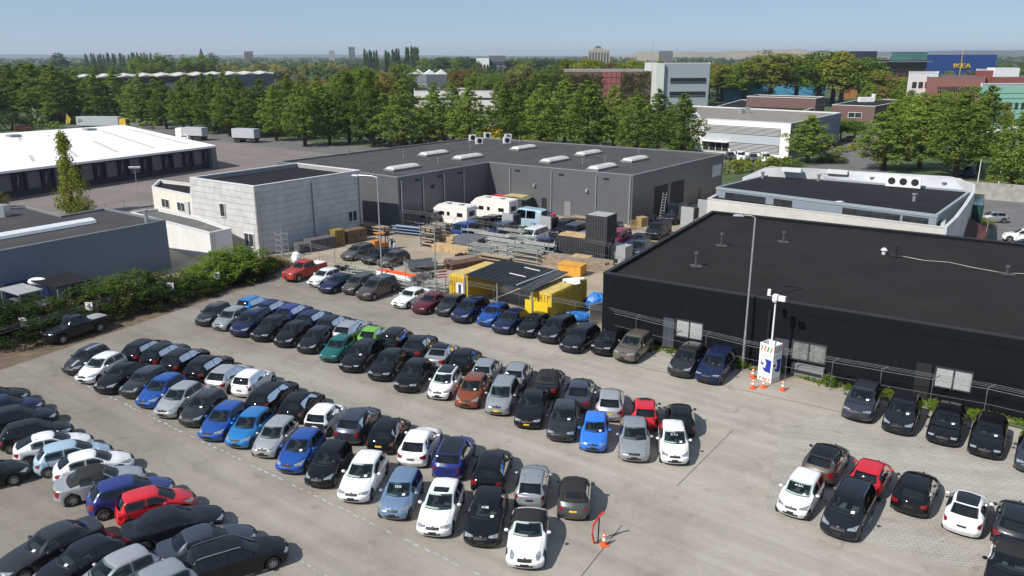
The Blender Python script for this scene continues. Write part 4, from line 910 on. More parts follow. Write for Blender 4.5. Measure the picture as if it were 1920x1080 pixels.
for x0, x1, n, h in ((681, 709, 6, 26), (722, 733, 3, 25), (735, 751, 4, 27), (759, 788, 6, 30)):
    zone(x0, x1, 840, 870, n, h - 2, h + 1, ('blue',), 'dark upright poplar on the horizon, ' + {681: 'leftmost group', 722: 'small second group', 735: 'third group', 759: 'right, tallest group'}[x0], 'column', (0.26, 0.3), 'poplar')
zone(157, 285, 1080, 1100, 22, 21, 25, ('blue',), 'small pointed poplar in the long line on the left horizon', 'column', (0.28, 0.34), 'poplar')
zone(112, 122, 900, 910, 1, 25, 26, ('blue',), 'single dark tree sticking up at the left horizon')
zone(393, 407, 900, 950, 1, 24, 25, ('blue',), 'dark round tree right of the church spire')
# far woods that read as one mass
rs = np.random.RandomState(4); cs, rr = [], []
for i in range(2600):
    D = 640 + 3400 * rs.uniform(0, 1) ** 1.4; x = rs.uniform(-60, 1980)
    if x > 1560 and D < 1000: continue
    if 1690 < x < 1880 and D < 1300: continue
    X = (x - 960) / FPX * D; h = rs.uniform(7, 14.5); w = h * rs.uniform(0.5, 0.8) * (1 + D / 4000)
    for k in range(3): cs.append((X + rs.uniform(-.5, .5) * w, D + rs.uniform(-.5, .5) * w, h * rs.uniform(0.45, 0.8))); rr.append(h * 0.36)
me = quads_mesh('far_wood', leaves(cs, rr, 0.85, 13, 1.9, rs, 0.6)); o = bpy.data.objects.new('far_wood', me); COL.objects.link(o); slot(o, leaf_mat("far wood leaves", (0.060, 0.111, 0.040), (0.222, 0.242, 0.081))); o['kind'] = 'stuff'
# mid distance undergrowth and scrub between the buildings
rs = np.random.RandomState(6); cs, rr = [], []
for i in range(900):
    x = rs.uniform(-60, 1340); D = rs.uniform(250, 620); X = (x - 960) / FPX * D
    if 270 < D < 300 and x > 640: continue
    if D > 430 and x < 520: continue
    cs.append((X, D, rs.uniform(0.6, 2.2))); rr.append(rs.uniform(1.5, 3.2))
me = quads_mesh('undergrowth', leaves(cs, rr, 0.7, 26, 0.7, rs, 0.7)); o = bpy.data.objects.new('undergrowth', me); COL.objects.link(o); slot(o, LM['mid']); o['kind'] = 'stuff'
# hedges
def hedge(name, pts, w, h, tint, label, cat='hedge', size=0.16, dens=16, seed=1):
    rs = np.random.RandomState(seed); cs, rr = [], []
    o0 = pts[0]
    for a, b in zip(pts[:-1], pts[1:]):
        L = dist(a, b); n = int(L * dens * h * 0.35)
        for i in range(n):
            p = lerp(a, b, rs.uniform(0, 1)); cs.append((p[0] - o0[0] + rs.uniform(-w, w) / 2, p[1] - o0[1] + rs.uniform(-w, w) / 2, rs.uniform(0.15, 1) * h)); rr.append(rs.uniform(0.25, 0.5))
    t = bpy.data.objects.new(name, None); COL.objects.link(t); t.location = (o0[0], o0[1], 0); tag(t, label, cat)
    o = bpy.data.objects.new('foliage', quads_mesh('foliage', leaves(cs, rr, 1.0, 12, size, rs, 0.5))); COL.objects.link(o); o.parent = t; slot(o, LM[tint])
    st = MB()
    for a, b in zip(pts[:-1], pts[1:]):
        for i in range(int(dist(a, b) / 3) + 1):
            p = lerp(a, b, i / (int(dist(a, b) / 3) + 1)); st.tube([(p[0] - o0[0], p[1] - o0[1], 0), (p[0] - o0[0], p[1] - o0[1], h * 0.8)], 0.06, 5)
    so = bpy.data.objects.new('stem', st.mesh('stem', M_bark)); COL.objects.link(so); so.parent = t; so['kind'] = 'stuff'
    return t
hedge('hedge', [G(390, 246), G(520, 254), G(700, 266)], 1.6, 2.6, 'blue', 'long dark clipped hedge behind the roadside tree trunks', size=0.3, dens=7)
hedge('hedge', [G(705, 272), G(900, 280)], 1.6, 2.4, 'olive', 'ivy covered hedge wall behind the grey hall', size=0.3, dens=7, seed=2)
hedge('hedge', [G(1358, 328), G(1420, 322), G(1455, 318)], 2.4, 2.6, 'yellow', 'yellow green hedge right of the grey hall corner', size=0.22, dens=9, seed=3)
hedge('hedge', [G(1440, 320), G(1500, 312)], 1.8, 2.0, 'dark', 'dark trimmed hedge before the louvred office cars', size=0.22, dens=9, seed=4)
hedge('hedge', [G(1560, 290), G(1610, 280)], 2.0, 1.4, 'yellow', 'low yellow green hedge beside the side road', size=0.22, dens=8, seed=5)
# climbers on the red panelled wall
A, B, h, wb = GREENWALL; L = dist(A, B); rs = np.random.RandomState(9); cs, rr = [], []; d_ = ((B[0] - A[0]) / L, (B[1] - A[1]) / L)
for i in range(620):
    u = rs.uniform(0, 1)
    if 0.41 < u < 0.62 and rs.uniform() < 0.96: continue
    z = rs.uniform(0.05, 0.97) * h; cs.append((A[0] + d_[0] * u * L - wb['_w'][0], A[1] + d_[1] * u * L - 0.5 - wb['_w'][1], z)); rr.append(rs.uniform(0.6, 1.2))
o = bpy.data.objects.new('climber', quads_mesh('climber', leaves(cs, rr, 1.0, 16, 0.34, rs, 0.1))); COL.objects.link(o); o.parent = wb; slot(o, LM['olive']); o['kind'] = 'stuff'
# shrubs of the numbered hedge on the left
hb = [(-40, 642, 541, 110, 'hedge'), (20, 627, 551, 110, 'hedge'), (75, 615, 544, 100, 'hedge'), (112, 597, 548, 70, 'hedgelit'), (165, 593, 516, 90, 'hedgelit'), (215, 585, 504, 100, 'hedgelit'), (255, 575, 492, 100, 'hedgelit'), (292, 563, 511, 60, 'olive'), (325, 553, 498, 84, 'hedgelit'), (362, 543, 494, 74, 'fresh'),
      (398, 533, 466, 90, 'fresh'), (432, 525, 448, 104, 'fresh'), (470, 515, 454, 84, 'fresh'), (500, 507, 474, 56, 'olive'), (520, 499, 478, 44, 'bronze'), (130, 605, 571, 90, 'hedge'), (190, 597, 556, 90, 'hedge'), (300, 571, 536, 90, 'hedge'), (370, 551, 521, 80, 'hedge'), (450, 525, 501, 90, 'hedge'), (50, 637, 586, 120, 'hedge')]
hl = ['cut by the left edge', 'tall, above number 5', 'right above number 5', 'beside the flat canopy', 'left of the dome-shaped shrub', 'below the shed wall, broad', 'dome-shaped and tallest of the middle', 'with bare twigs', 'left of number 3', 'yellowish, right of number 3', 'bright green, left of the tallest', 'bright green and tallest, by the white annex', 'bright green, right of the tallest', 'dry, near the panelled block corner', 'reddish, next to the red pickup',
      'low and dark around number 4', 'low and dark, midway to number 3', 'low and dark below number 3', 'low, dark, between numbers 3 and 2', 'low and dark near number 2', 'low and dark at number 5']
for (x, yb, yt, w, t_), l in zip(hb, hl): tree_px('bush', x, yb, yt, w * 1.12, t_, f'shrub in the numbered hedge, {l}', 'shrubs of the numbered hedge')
tree_px('bush', 395, 430 + 40, 442, 0.1 + 30, 'fresh', 'small shrub against the white garage annex')
# grass and weeds along the black wall
rs = np.random.RandomState(12); cs, rr = [], []
ga, gb_ = G(1225, 672), along(k0, k1, 44)
for i in range(900):
    t_ = rs.uniform(0, 1); p = along(k0, k1, U(1215) + t_ * (44 - U(1215))); d = rs.uniform(0.1, 1.25) * (0.6 + 0.4 * math.sin(t_ * 40)); L = Lk; nx, ny = (k1[1] - k0[1]) / L, -(k1[0] - k0[0]) / L
    cs.append((p[0] + nx * d, p[1] + ny * d, rs.uniform(0.02, 0.16))); rr.append(rs.uniform(0.1, 0.24))
o = bpy.data.objects.new('grass_strip', quads_mesh('grass_strip', leaves(cs, rr, 0.8, 12, 0.07, rs, 0.4))); COL.objects.link(o); slot(o, LM['fresh']); o['kind'] = 'stuff'
for (x, y, h_), l in (((1385, 690, 1.0), 'at the foot of the tall lamp'), ((1552, 725, 1.1), 'right of the folded tarp'), ((1662, 750, 0.9), 'behind the slate off-roader'), ((1750, 772, 1.0), 'beside the black estate'), ((1822, 790, 0.9), 'below the third wall window')):
    X, Y = G(x, y); tree('bush', X, Y, h_, 0.9, 'fresh', f'leafy weed plant by the black wall {l}', 'weeds by the black wall', name='weed_plant', cat='plant')
# ------------------------------------------------------------------ cars
def car_cage(p):
    L, W, H, zb, hf, hz, cw, cz, rf, rm, rr, zr, gb, gz, te, tz, wr = p
    w = W / 2; zf = H - 0.05
    def ring(xc, zc, we, xe, ze, pts):
        out = [(xc, 0.0, zc), (xc + (xe - xc) * 0.35, we * w * 0.55, zc + (ze - zc) * 0.22), (xe, we * w, ze)]
        return out + [(x, y * w, z) for x, y, z in pts]
    bz = lambda x: hz - 0.06 + (cz - 0.05 - hz + 0.06) * min(1, max(0, (x - hf) / (cw - hf))) if x < cw else cz - 0.05 + (gz - 0.04 - cz + 0.05) * (x - cw) / (gb - cw)
    lo = lambda x, a=1.0, b=1.0, c=0.955: [(x, a, 0.64), (x, b, 0.4), (x, c, zb)]
    S = []
    S.append(ring(0.15, zb, 0.6, 0.22, zb, [(0.3, 0.76, zb), (0.36, 0.85, zb), (0.42, 0.9, zb), (0.46, 0.92, zb)]))
    S.append(ring(0.0, 0.42, 0.62, 0.09, 0.42, [(0.24, 0.87, 0.41), (0.36, 0.94, 0.38), (0.44, 0.955, 0.32), (0.5, 0.93, zb)]))
    z2 = hz - 0.14
    S.append(ring(0.03, z2, 0.64, 0.12, z2 - 0.01, [(0.27, 0.88, z2 - 0.04), (0.42, 0.955, 0.5), (0.5, 0.965, 0.37), (0.56, 0.94, zb)]))
    S.append(ring(hf, hz, 0.66, hf + 0.1, hz - 0.025, [(hf + 0.24, 0.885, hz - 0.09), (hf + 0.36, 0.97, 0.6), (hf + 0.42, 0.98, 0.39), (hf + 0.46, 0.95, zb)]))
    x4 = (hf + cw) / 2; z4 = (hz + cz) / 2 + 0.03
    S.append(ring(x4, z4, 0.74, x4 + 0.08, z4 - 0.03, [(x4 + 0.2, 0.93, z4 - 0.1)] + lo(x4 + 0.24, 0.99, 0.99)))
    S.append(ring(cw, cz, 0.78, cw + 0.2, cz - 0.015, [(cw + 0.24, 0.945, cz - 0.06)] + lo(cw + 0.28)))
    S.append(ring(rf, zf, wr, rf + 0.1, zf - 0.05, [(rf + 0.05, 0.97, bz(rf))] + lo(rf + 0.05)))
    S.append(ring(rm, H, wr + 0.015, rm, H - 0.06, [(rm, 0.97, bz(rm))] + lo(rm)))
    S.append(ring(rr, zr, wr - 0.02, rr - 0.06, zr - 0.04, [(rr - 0.08, 0.965, bz(rr))] + lo(rr - 0.1)))
    S.append(ring(gb, gz, 0.74 if wr < 0.8 else wr, gb - 0.1, gz - 0.01, [(gb - 0.2, 0.925, gz - 0.05)] + lo(gb - 0.26, 0.985, 0.985)))
    S.append(ring(te, tz, 0.73, te - 0.1, tz - 0.01, [(te - 0.26, 0.9, tz - 0.06), (te - 0.32, 0.97, min(0.62, tz - 0.1)), (te - 0.36, 0.975, 0.4), (te - 0.4, 0.95, zb)]))
    S.append(ring(L - 0.03, 0.6, 0.72, L - 0.1, 0.6, [(L - 0.25, 0.89, 0.58), (L - 0.32, 0.955, 0.5), (L - 0.38, 0.965, 0.38), (L - 0.43, 0.94, zb)]))
    S.append(ring(L, 0.43, 0.7, L - 0.08, 0.43, [(L - 0.23, 0.88, 0.42), (L - 0.31, 0.945, 0.38), (L - 0.38, 0.95, 0.32), (L - 0.44, 0.93, zb)]))
    S.append(ring(L - 0.14, zb, 0.6, L - 0.2, zb, [(L - 0.28, 0.76, zb), (L - 0.34, 0.85, zb), (L - 0.4, 0.9, zb), (L - 0.46, 0.92, zb)]))
    a = np.array(S)                                   # 14 x 7 x 3
    m = a[:, :0:-1, :].copy(); m[:, :, 1] *= -1
    full = np.concatenate([m, a], axis=1)             # 14 x 13 x 3
    full[:, :, 0] = L / 2 - full[:, :, 0]             # forward is +X
    return full
def basis(ts, n, tau):
    Wm = np.zeros((len(ts), n))
    for r, t in enumerate(ts):
        k = min(n - 2, max(0, int(math.floor(t)))); u = t - k
        h = (2 * u**3 - 3 * u**2 + 1, u**3 - 2 * u**2 + u, -2 * u**3 + 3 * u**2, u**3 - u**2)
        Wm[r, k] += h[0]; Wm[r, k + 1] += h[2]
        for kk, hh in ((k, h[1]), (k + 1, h[3])):
            a, b = max(0, kk - 1), min(n - 1, kk + 1)
            Wm[r, b] += hh * tau / 2 * (2 / (b - a) if b > a else 0); Wm[r, a] -= hh * tau / 2 * (2 / (b - a) if b > a else 0)
    return Wm
def surf(cage, iv, jv):
    Wi = basis(iv, 14, 0.62); Wj = basis([j + 6 for j in jv], 13, 0.62)
    return np.einsum('ai,ijk,bj->abk', Wi, cage, Wj)
def surf_pts(cage, I, J):
    Wi = basis(I.ravel(), 14, 0.62); Wj = basis(J.ravel() + 6, 13, 0.62)
    return np.einsum('ni,ijk,nj->nk', Wi, cage, Wj).reshape(I.shape + (3,))
def patch_mesh(name, cage, i0, i1, j0, j1, mt, off=0.012, ni=4, nj=6, taper=None, ell=False):
    """a patch of the body's surface; taper = (i0, i1) at the j1 end, ell rounds it off"""
    u = np.linspace(0, 1, ni + 1)[:, None] * np.ones((1, nj + 1)); v = np.linspace(0, 1, nj + 1)[None, :] * np.ones((ni + 1, 1))
    if ell:
        k = np.sqrt(np.maximum(0.0, 1 - (2 * v - 1) ** 2)) * 0.96 + 0.04; u = 0.5 + (u - 0.5) * k
    a0 = i0 + ((taper[0] if taper else i0) - i0) * v; a1 = i1 + ((taper[1] if taper else i1) - i1) * v
    I = a0 + (a1 - a0) * u; J = j0 + (j1 - j0) * v
    P = surf_pts(cage, I, J); e = 0.01
    du = surf_pts(cage, np.minimum(I + e, 13), J) - surf_pts(cage, np.maximum(I - e, 0), J)
    dv = surf_pts(cage, I, np.minimum(J + e, 6)) - surf_pts(cage, I, np.maximum(J - e, -6))
    N = np.cross(dv, du); N /= np.maximum(np.linalg.norm(N, axis=2, keepdims=True), 1e-9)
    c = P.mean(axis=(0, 1)); flip = np.sum(N.mean(axis=(0, 1)) * (c - np.array([0, 0, 0.5]))) < 0
    if flip: N = -N
    Q = P + N * off
    vs = Q.reshape(-1, 3).tolist(); fs = []
    for a in range(ni):
        for b in range(nj):
            f = (a * (nj + 1) + b, a * (nj + 1) + b + 1, (a + 1) * (nj + 1) + b + 1, (a + 1) * (nj + 1) + b)
            fs.append(f if not flip else f[::-1])
    me = bpy.data.meshes.new(name); me.from_pydata(vs, [], fs)
    if mt: me.materials.append(mt)
    me.polygons.foreach_set("use_smooth", [True] * len(fs)); me.update()
    return me
def body_mesh(p, cage, wx, wr_, rear_end=8.28):
    L, W = p[0], p[1]
    iv = np.concatenate([np.linspace(k, k + 1, (7 if k in (4, 8, 9) else 5), endpoint=False) for k in range(13)] + [[13.0]])
    jv = np.concatenate([np.linspace(k, k + 1, (5 if abs(k + 0.5) > 3 else 3), endpoint=False) for k in range(-6, 6)] + [[6.0]])
    P = surf(cage, iv, jv)
    side = np.abs(jv) > 3.0
    for x in wx:
        d = np.hypot(P[:, :, 0] - x, P[:, :, 2] - wr_); inside = (d < wr_ + 0.055) & side[None, :]
        y = P[:, :, 1]; y[inside] = np.sign(y[inside]) * np.minimum(np.abs(y[inside]), W / 2 - 0.27)
    n, m = len(iv), len(jv); fs = []
    def hole(a, b):                                # the glazed openings
        i0, i1 = iv[a], iv[a + 1]; j0, j1 = sorted((abs(jv[b]), abs(jv[b + 1])))
        return (i0 > 5.07 and i1 < 5.93 and j1 < 1.9) or (i0 > 8.1 and i1 < 8.88 and j1 < 1.78) or (j0 > 2.17 and j1 < 2.92 and ((i0 > 5.43 and i1 < 6.92) or (i0 > 7.04 and i1 < rear_end - 0.02)))
    for a in range(n - 1):
        for b in range(m - 1):
            if not hole(a, b): fs.append((a * m + b, a * m + b + 1, (a + 1) * m + b + 1, (a + 1) * m + b))
    me = bpy.data.meshes.new("body"); me.from_pydata(P.reshape(-1, 3).tolist(), [], fs); me.materials.append(None)
    me.polygons.foreach_set("use_smooth", [True] * len(fs)); me.update()
    bm = bmesh.new(); bm.from_mesh(me); bmesh.ops.recalc_face_normals(bm, faces=bm.faces)
    bm.faces.ensure_lookup_table(); top_f = max(bm.faces, key=lambda f: f.calc_center_median().z)
    if top_f.normal.z < 0: bmesh.ops.reverse_faces(bm, faces=bm.faces)
    bm.to_mesh(me); bm.free()
    return me
def ring_mesh(name, r, w, mt, inner=0.0, n=20, spokes=0):
    mb = MB()
    if not spokes:
        vs = []; prof = [(inner, -w / 2), (r - 0.02, -w / 2), (r, -w / 2 + 0.03), (r, w / 2 - 0.03), (r - 0.02, w / 2), (inner, w / 2)]
        for k in range(n):
            a = 2 * math.pi * k / n
            vs += [(q * math.cos(a), y, q * math.sin(a)) for q, y in prof]
        m = len(prof); fs = [(k * m + j, k * m + j + 1, ((k + 1) % n) * m + j + 1, ((k + 1) % n) * m + j) for k in range(n) for j in range(m - 1)]
        mb.add(vs, fs)
    else:
        for k in range(n):
            a0, a1 = 2 * math.pi * k / n, 2 * math.pi * (k + 1) / n
            mb.add([(q * math.cos(a), y, q * math.sin(a)) for a in (a0, a1) for q, y in ((r * 0.82, 0.0), (r, 0.015), (r, -0.03))], [(0, 1, 4, 3), (1, 2, 5, 4)])
        for k in range(spokes):
            a = 2 * math.pi * k / spokes; ca, sa = math.cos(a), math.sin(a); h = r * 0.13
            q = lambda x, t, y: (x * ca - t * sa, y, x * sa + t * ca)
            mb.add([q(0.03, -h, 0.012), q(r * 0.9, -h * 0.8, 0.0), q(r * 0.9, h * 0.8, 0.0), q(0.03, h, 0.012)], [(0, 1, 2, 3)])
    return mb.mesh(name, mt, not spokes)
#        L     W     H     zb   hf   hz    cw    cz    rf    rm    rr    zr    gb    gz    te    tz    wr   wheel  front rear axle
CT = {
 'city':  (3.55, 1.64, 1.49, .19, .2, .76, .88, .98, 1.55, 2.2, 3.16, 1.43, 3.42, .98, 3.5, .78, .71, .29, .6, 3.02),
 'small': (3.75, 1.66, 1.50, .19, .24, .74, .95, 1.0, 1.72, 2.35, 3.25, 1.43, 3.6, 1.0, 3.69, .8, .69, .295, .68, 3.15),
 'hatch': (4.2, 1.78, 1.48, .19, .26, .74, 1.16, .98, 1.95, 2.6, 3.5, 1.41, 4.0, 1.0, 4.14, .84, .69, .315, .86, 3.46),
 'round': (3.98, 1.72, 1.48, .19, .3, .72, 1.02, .98, 1.8, 2.45, 3.3, 1.41, 3.75, 1.0, 3.9, .82, .68, .305, .8, 3.28),
 'oldh':  (3.75, 1.62, 1.40, .2, .14, .72, 1.06, .92, 1.66, 2.3, 3.15, 1.35, 3.52, .92, 3.67, .84, .71, .285, .72, 3.15),
 'sedan': (4.62, 1.78, 1.43, .19, .22, .72, 1.38, .95, 2.1, 2.75, 3.35, 1.37, 3.98, 1.0, 4.52, .96, .67, .32, .9, 3.72),
 'olds':  (4.5, 1.72, 1.40, .2, .12, .74, 1.4, .92, 2.0, 2.65, 3.3, 1.35, 3.75, .97, 4.4, .94, .7, .31, .88, 3.62),
 'estate':(4.66, 1.79, 1.48, .19, .22, .73, 1.3, .97, 2.02, 2.75, 4.0, 1.42, 4.48, 1.0, 4.6, .84, .69, .32, .92, 3.7),
 'mpv':   (4.45, 1.81, 1.66, .2, .26, .8, .98, 1.06, 1.85, 2.7, 3.95, 1.56, 4.28, 1.04, 4.39, .86, .71, .32, .88, 3.62),
 'bigmpv':(4.75, 1.87, 1.73, .2, .24, .84, 1.05, 1.1, 1.95, 2.9, 4.3, 1.64, 4.6, 1.1, 4.69, .88, .73, .33, .95, 3.85),
 'tall':  (3.95, 1.7, 1.62, .2, .22, .82, .86, 1.05, 1.55, 2.35, 3.5, 1.55, 3.78, 1.04, 3.88, .86, .73, .3, .76, 3.28),
 'suv':   (4.45, 1.84, 1.69, .28, .22, .92, 1.2, 1.12, 1.98, 2.7, 3.9, 1.6, 4.25, 1.12, 4.39, .92, .71, .36, .9, 3.58),
 'cross': (4.15, 1.78, 1.57, .25, .25, .84, 1.12, 1.06, 1.88, 2.5, 3.45, 1.48, 3.92, 1.08, 4.08, .9, .68, .34, .85, 3.42),
 'mini':  (3.75, 1.7, 1.42, .18, .18, .78, 1.12, .97, 1.6, 2.3, 3.2, 1.36, 3.55, .97, 3.68, .84, .74, .3, .7, 3.18),
 'bmini': (4.1, 1.79, 1.56, .22, .2, .86, 1.15, 1.06, 1.68, 2.5, 3.55, 1.48, 3.9, 1.06, 4.03, .9, .74, .33, .8, 3.4),
 'retro': (3.55, 1.63, 1.49, .18, .26, .72, .92, .99, 1.5, 2.1, 2.85, 1.42, 3.3, 1.0, 3.46, .82, .69, .29, .64, 2.95),
 'bug':   (4.28, 1.81, 1.48, .19, .34, .7, 1.32, 1.0, 1.88, 2.4, 3.0, 1.41, 3.62, 1.06, 4.12, .84, .66, .33, .86, 3.4),
 'coupe': (4.1, 1.74, 1.40, .18, .3, .7, 1.18, .94, 1.98, 2.5, 3.0, 1.35, 3.92, 1.0, 4.03, .84, .66, .315, .84, 3.3),
 'gtc':   (4.02, 1.73, 1.45, .18, .28, .74, 1.1, .98, 1.86, 2.4, 3.1, 1.38, 3.72, 1.02, 3.93, .84, .67, .315, .82, 3.32),
 'cabrio':(4.4, 1.8, 1.42, .18, .28, .72, 1.3, .96, 1.95, 2.55, 3.15, 1.35, 3.72, 1.0, 4.3, .95, .66, .32, .9, 3.55),
 'pickup':(5.3, 1.86, 1.82, .33, .16, 1.06, 1.4, 1.2, 1.98, 2.7, 3.35, 1.74, 3.62, 1.2, 5.22, 1.14, .72, .39, .95, 4.2),
 'van':   (4.95, 1.92, 1.95, .22, .2, .98, .98, 1.22, 1.72, 2.9, 4.72, 1.86, 4.84, 1.25, 4.9, .92, .8, .34, .95, 4.0),
 'hvan':  (5.6, 2.05, 2.62, .24, .18, 1.02, .85, 1.32, 1.85, 3.2, 5.42, 2.52, 5.52, 1.5, 5.56, .95, .82, .36, .98, 4.55),
}
M_dash = mat('dark dashboard', (.05, .054, .056), .7, var=0); M_seat = mat('grey seat cloth', (.13, .135, .135), .85, var=.15, scale=6)
TYPES = {}
def car_type(k):
    if k in TYPES: return TYPES[k]
    q = CT[k]; p = q[:17]; wr_, fa, ra = q[17:]
    L, W, H = p[:3]; cage = car_cage(p)
    wx = (L / 2 - fa, L / 2 - ra)
    D = {'cage': cage, 'p': p, 'parts': []}
    add = lambda name, me, kids=None, loc=None, rz=0: D['parts'].append((name, me, kids or [], loc, rz))
    rear_end = {'estate': 8.62, 'mpv': 8.5, 'bigmpv': 8.6, 'van': 8.0, 'hvan': 7.6, 'suv': 8.35, 'tall': 8.35}.get(k, 8.28 if k not in ('sedan', 'olds', 'cabrio', 'bug', 'pickup') else 8.2)
    add('body', body_mesh(p, cage, wx, wr_, rear_end))
    cw_, cz_, rf_, rm_x, rr_ = p[6], p[7], p[8], p[9], p[10]; zs = p[3] + 0.16; tall_ = p[2] - 1.48
    MBf = MB().box((L / 2 - (cw_ + rr_) / 2 - 0.1, 0, zs + 0.02), (rr_ - cw_ + 0.5, W - 0.5, 0.06)); MBf.box((L / 2 - cw_ - 0.05, 0, cz_ - 0.3), (0.06, W - 0.55, 0.5)); MBf.box((L / 2 - rr_ - 0.3, 0, zs + 0.3), (0.06, W - 0.5, 0.6))
    for s in (1, -1): MBf.box((L / 2 - (cw_ + rr_) / 2 - 0.1, s * (W / 2 - 0.29), zs + 0.22), (rr_ - cw_ + 0.5, 0.05, 0.45))
    add('cabin_floor', MBf.mesh('cabin_floor', M_dark))
    add('dashboard', MB().box((L / 2 - cw_ - 0.33, 0, cz_ - 0.14), (0.5, W * 0.78, 0.16)).mesh('dashboard', M_dash))
    xs_ = L / 2 - rf_ - 0.42; st = MB(); st.box((xs_, 0, zs + 0.22), (0.5, 0.5, 0.16)); st.add(*[(lambda c: (c.v, c.f))(MB().box((xs_ - 0.36, 0, zs + 0.52), (0.14, 0.48, 0.62), 0, 0.9))][0]); st.box((xs_ - 0.4, 0, zs + 0.92), (0.1, 0.26, 0.2)); sm_ = st.mesh('seat', M_seat)
    for s in (1, -1): add('seat', sm_, loc=(0, s * W * 0.215, 0.04 + tall_ * 0.4))
    if k not in ('pickup', 'van', 'retro', 'cabrio', 'bug'):
        rb_ = MB(); xr = L / 2 - min(rr_ - 0.15, rf_ + 1.75); rb_.box((xr + 0.3, 0, zs + 0.2), (0.5, W * 0.7, 0.16)); rb_.box((xr, 0, zs + 0.48), (0.14, W * 0.7, 0.6)); add('rear_seat', rb_.mesh('rear_seat', M_seat), loc=(0, 0, 0.04 + tall_ * 0.4))
    stw = MB().tube([(L / 2 - cw_ - 0.62 + 0.06 * math.sin(a), 0.17 * math.cos(a), 0.17 * math.sin(a)) for a in np.linspace(0, 6.28, 11)], 0.018, 4, cap=False); add('steering_wheel', stw.mesh('steering_wheel', M_black), loc=(0, W * 0.215, cz_ - 0.02))
    add('windscreen', patch_mesh('windscreen', cage, 5.06, 5.94, -1.9, 1.9, M_cwind, 0.012, 4, 8))
    vanlike = k in ('van', 'hvan'); sed = k in ('sedan', 'olds', 'cabrio', 'bug', 'pickup')
    add('rear_window', patch_mesh('rear_window', cage, 8.1, 8.9 if not vanlike else 8.7, -1.8, 1.8, M_cside, 0.012, 4, 8))
    for s in (1, -1):
        add('side_window', patch_mesh('side_window', cage, 5.42, 6.93, s * 2.16, s * 2.93, M_cside, 0.012, 8, 3))
        add('side_window', patch_mesh('side_window', cage, 7.03, rear_end, s * 2.16, s * 2.93, M_cside, 0.012, 6, 3))
        rnd = k in ('bug', 'retro', 'mini', 'bmini')
        if rnd: add('headlight', patch_mesh('headlight', cage, 2.3, 3.5, s * 1.5, s * 2.4, M_lamp, 0.014, 5, 8, ell=True))
        elif k in ('olds', 'oldh', 'estate', 'pickup', 'van', 'hvan'): add('headlight', patch_mesh('headlight', cage, 2.3, 2.8, s * 1.4, s * 2.7, M_lamp, 0.014, 4, 5, taper=(2.25, 2.9)))
        elif k in ('round', 'small', 'gtc', 'city', 'mpv'): add('headlight', patch_mesh('headlight', cage, 2.35, 2.75, s * 1.35, s * 2.8, M_lamp, 0.014, 5, 6, taper=(2.5, 3.75)))
        else: add('headlight', patch_mesh('headlight', cage, 2.4, 2.72, s * 1.2, s * 2.85, M_lamp, 0.014, 4, 6, taper=(2.3, 3.25)))
        if k in ('pickup', 'van', 'hvan', 'tall'): t = (9.75, 11.0, 2.05, 3.0)
        elif k in ('estate', 'mpv', 'bigmpv'): t = (9.05, 10.9, 1.95, 2.9)
        elif sed: t = (10.05, 10.85, 1.25, 2.75)
        elif rnd: t = (10.0, 10.75, 1.65, 2.6)
        else: t = (9.35, 10.7, 1.5, 2.85)
        if rnd: add('tail_light', patch_mesh('tail_light', cage, t[0], t[1], s * t[2], s * t[3], M_tail, 0.014, 5, 8, ell=True))
        elif t[0] == 9.35: add('tail_light', patch_mesh('tail_light', cage, 10.0, 10.55, s * (1.5 if k in ('hatch', 'cross', 'suv', 'coupe') else 2.0), s * 2.95, M_tail, 0.014, 5, 6, taper=(9.45, 10.75)))
        elif sed: add('tail_light', patch_mesh('tail_light', cage, 10.15, 10.6, s * t[2], s * 2.9, M_tail, 0.014, 5, 6, taper=(10.0, 10.95)))
        else: add('tail_light', patch_mesh('tail_light', cage, t[0], t[1], s * t[2], s * t[3], M_tail, 0.014, 5, 5))
        for q_ in (5.25, 6.98, 8.02):
            if q_ == 8.02 and (vanlike or k in ('city', 'retro', 'bug', 'coupe', 'gtc', 'mini', 'cabrio')): continue
            w_ = 0.012 / max(0.2, abs(cage[int(q_), 9, 0] - cage[min(13, int(q_) + 1), 9, 0]))
            add('door_seam', patch_mesh('door_seam', cage, q_ - w_, q_ + w_, s * 3.05, s * 5.6, M_black, 0.004, 1, 8))
        add('bonnet_seam', patch_mesh('bonnet_seam', cage, 3.2, 4.92, s * 1.93, s * 1.985, M_black, 0.004, 4, 1))
        mb = MB(); mb.add(*blob(0.1, 0.11, 0.075, 8, 5))
        me = mb.mesh('wing_mirror', None, True); me.materials.append(None)
        q3 = surf(cage, [5.55], [s * 2.95])[0, 0]
        add('wing_mirror', me, loc=(q3[0], q3[1] + s * 0.12, q3[2] + 0.06))
    add('grille', patch_mesh('grille', cage, 1.95, 2.55, -1.0, 1.0, M_black, 0.01, 3, 6))
    add('air_intake', patch_mesh('air_intake', cage, 0.45, 1.05, -1.35, 1.35, M_black, 0.01, 3, 6))
    add('wiper', patch_mesh('wiper', cage, 4.96, 5.06, -1.8, 1.8, M_black, 0.012, 1, 8))
    add('front_plate', patch_mesh('front_plate', cage, 1.12, 1.55, -0.55, 0.55, M_bplate, 0.022, 2, 4))
    add('rear_plate', patch_mesh('rear_plate', cage, 10.55, 10.95, -0.55, 0.55, M_bplate, 0.022, 2, 4))
    b = MB(); q4 = surf(cage, [2.62], [0.0])[0, 0]; b.tube([(q4[0] - 0.02, 0, q4[2]), (q4[0] + 0.03, 0, q4[2] + 0.008)], 0.055, 10)
    add('badge', b.mesh('badge', M_chrome))
    ty, rm_ = ring_mesh('wheel', wr_, 0.2, M_tyre, wr_ * 0.6), ring_mesh('rim', wr_ * 0.68, 0.1, M_rim, n=20, spokes=7)
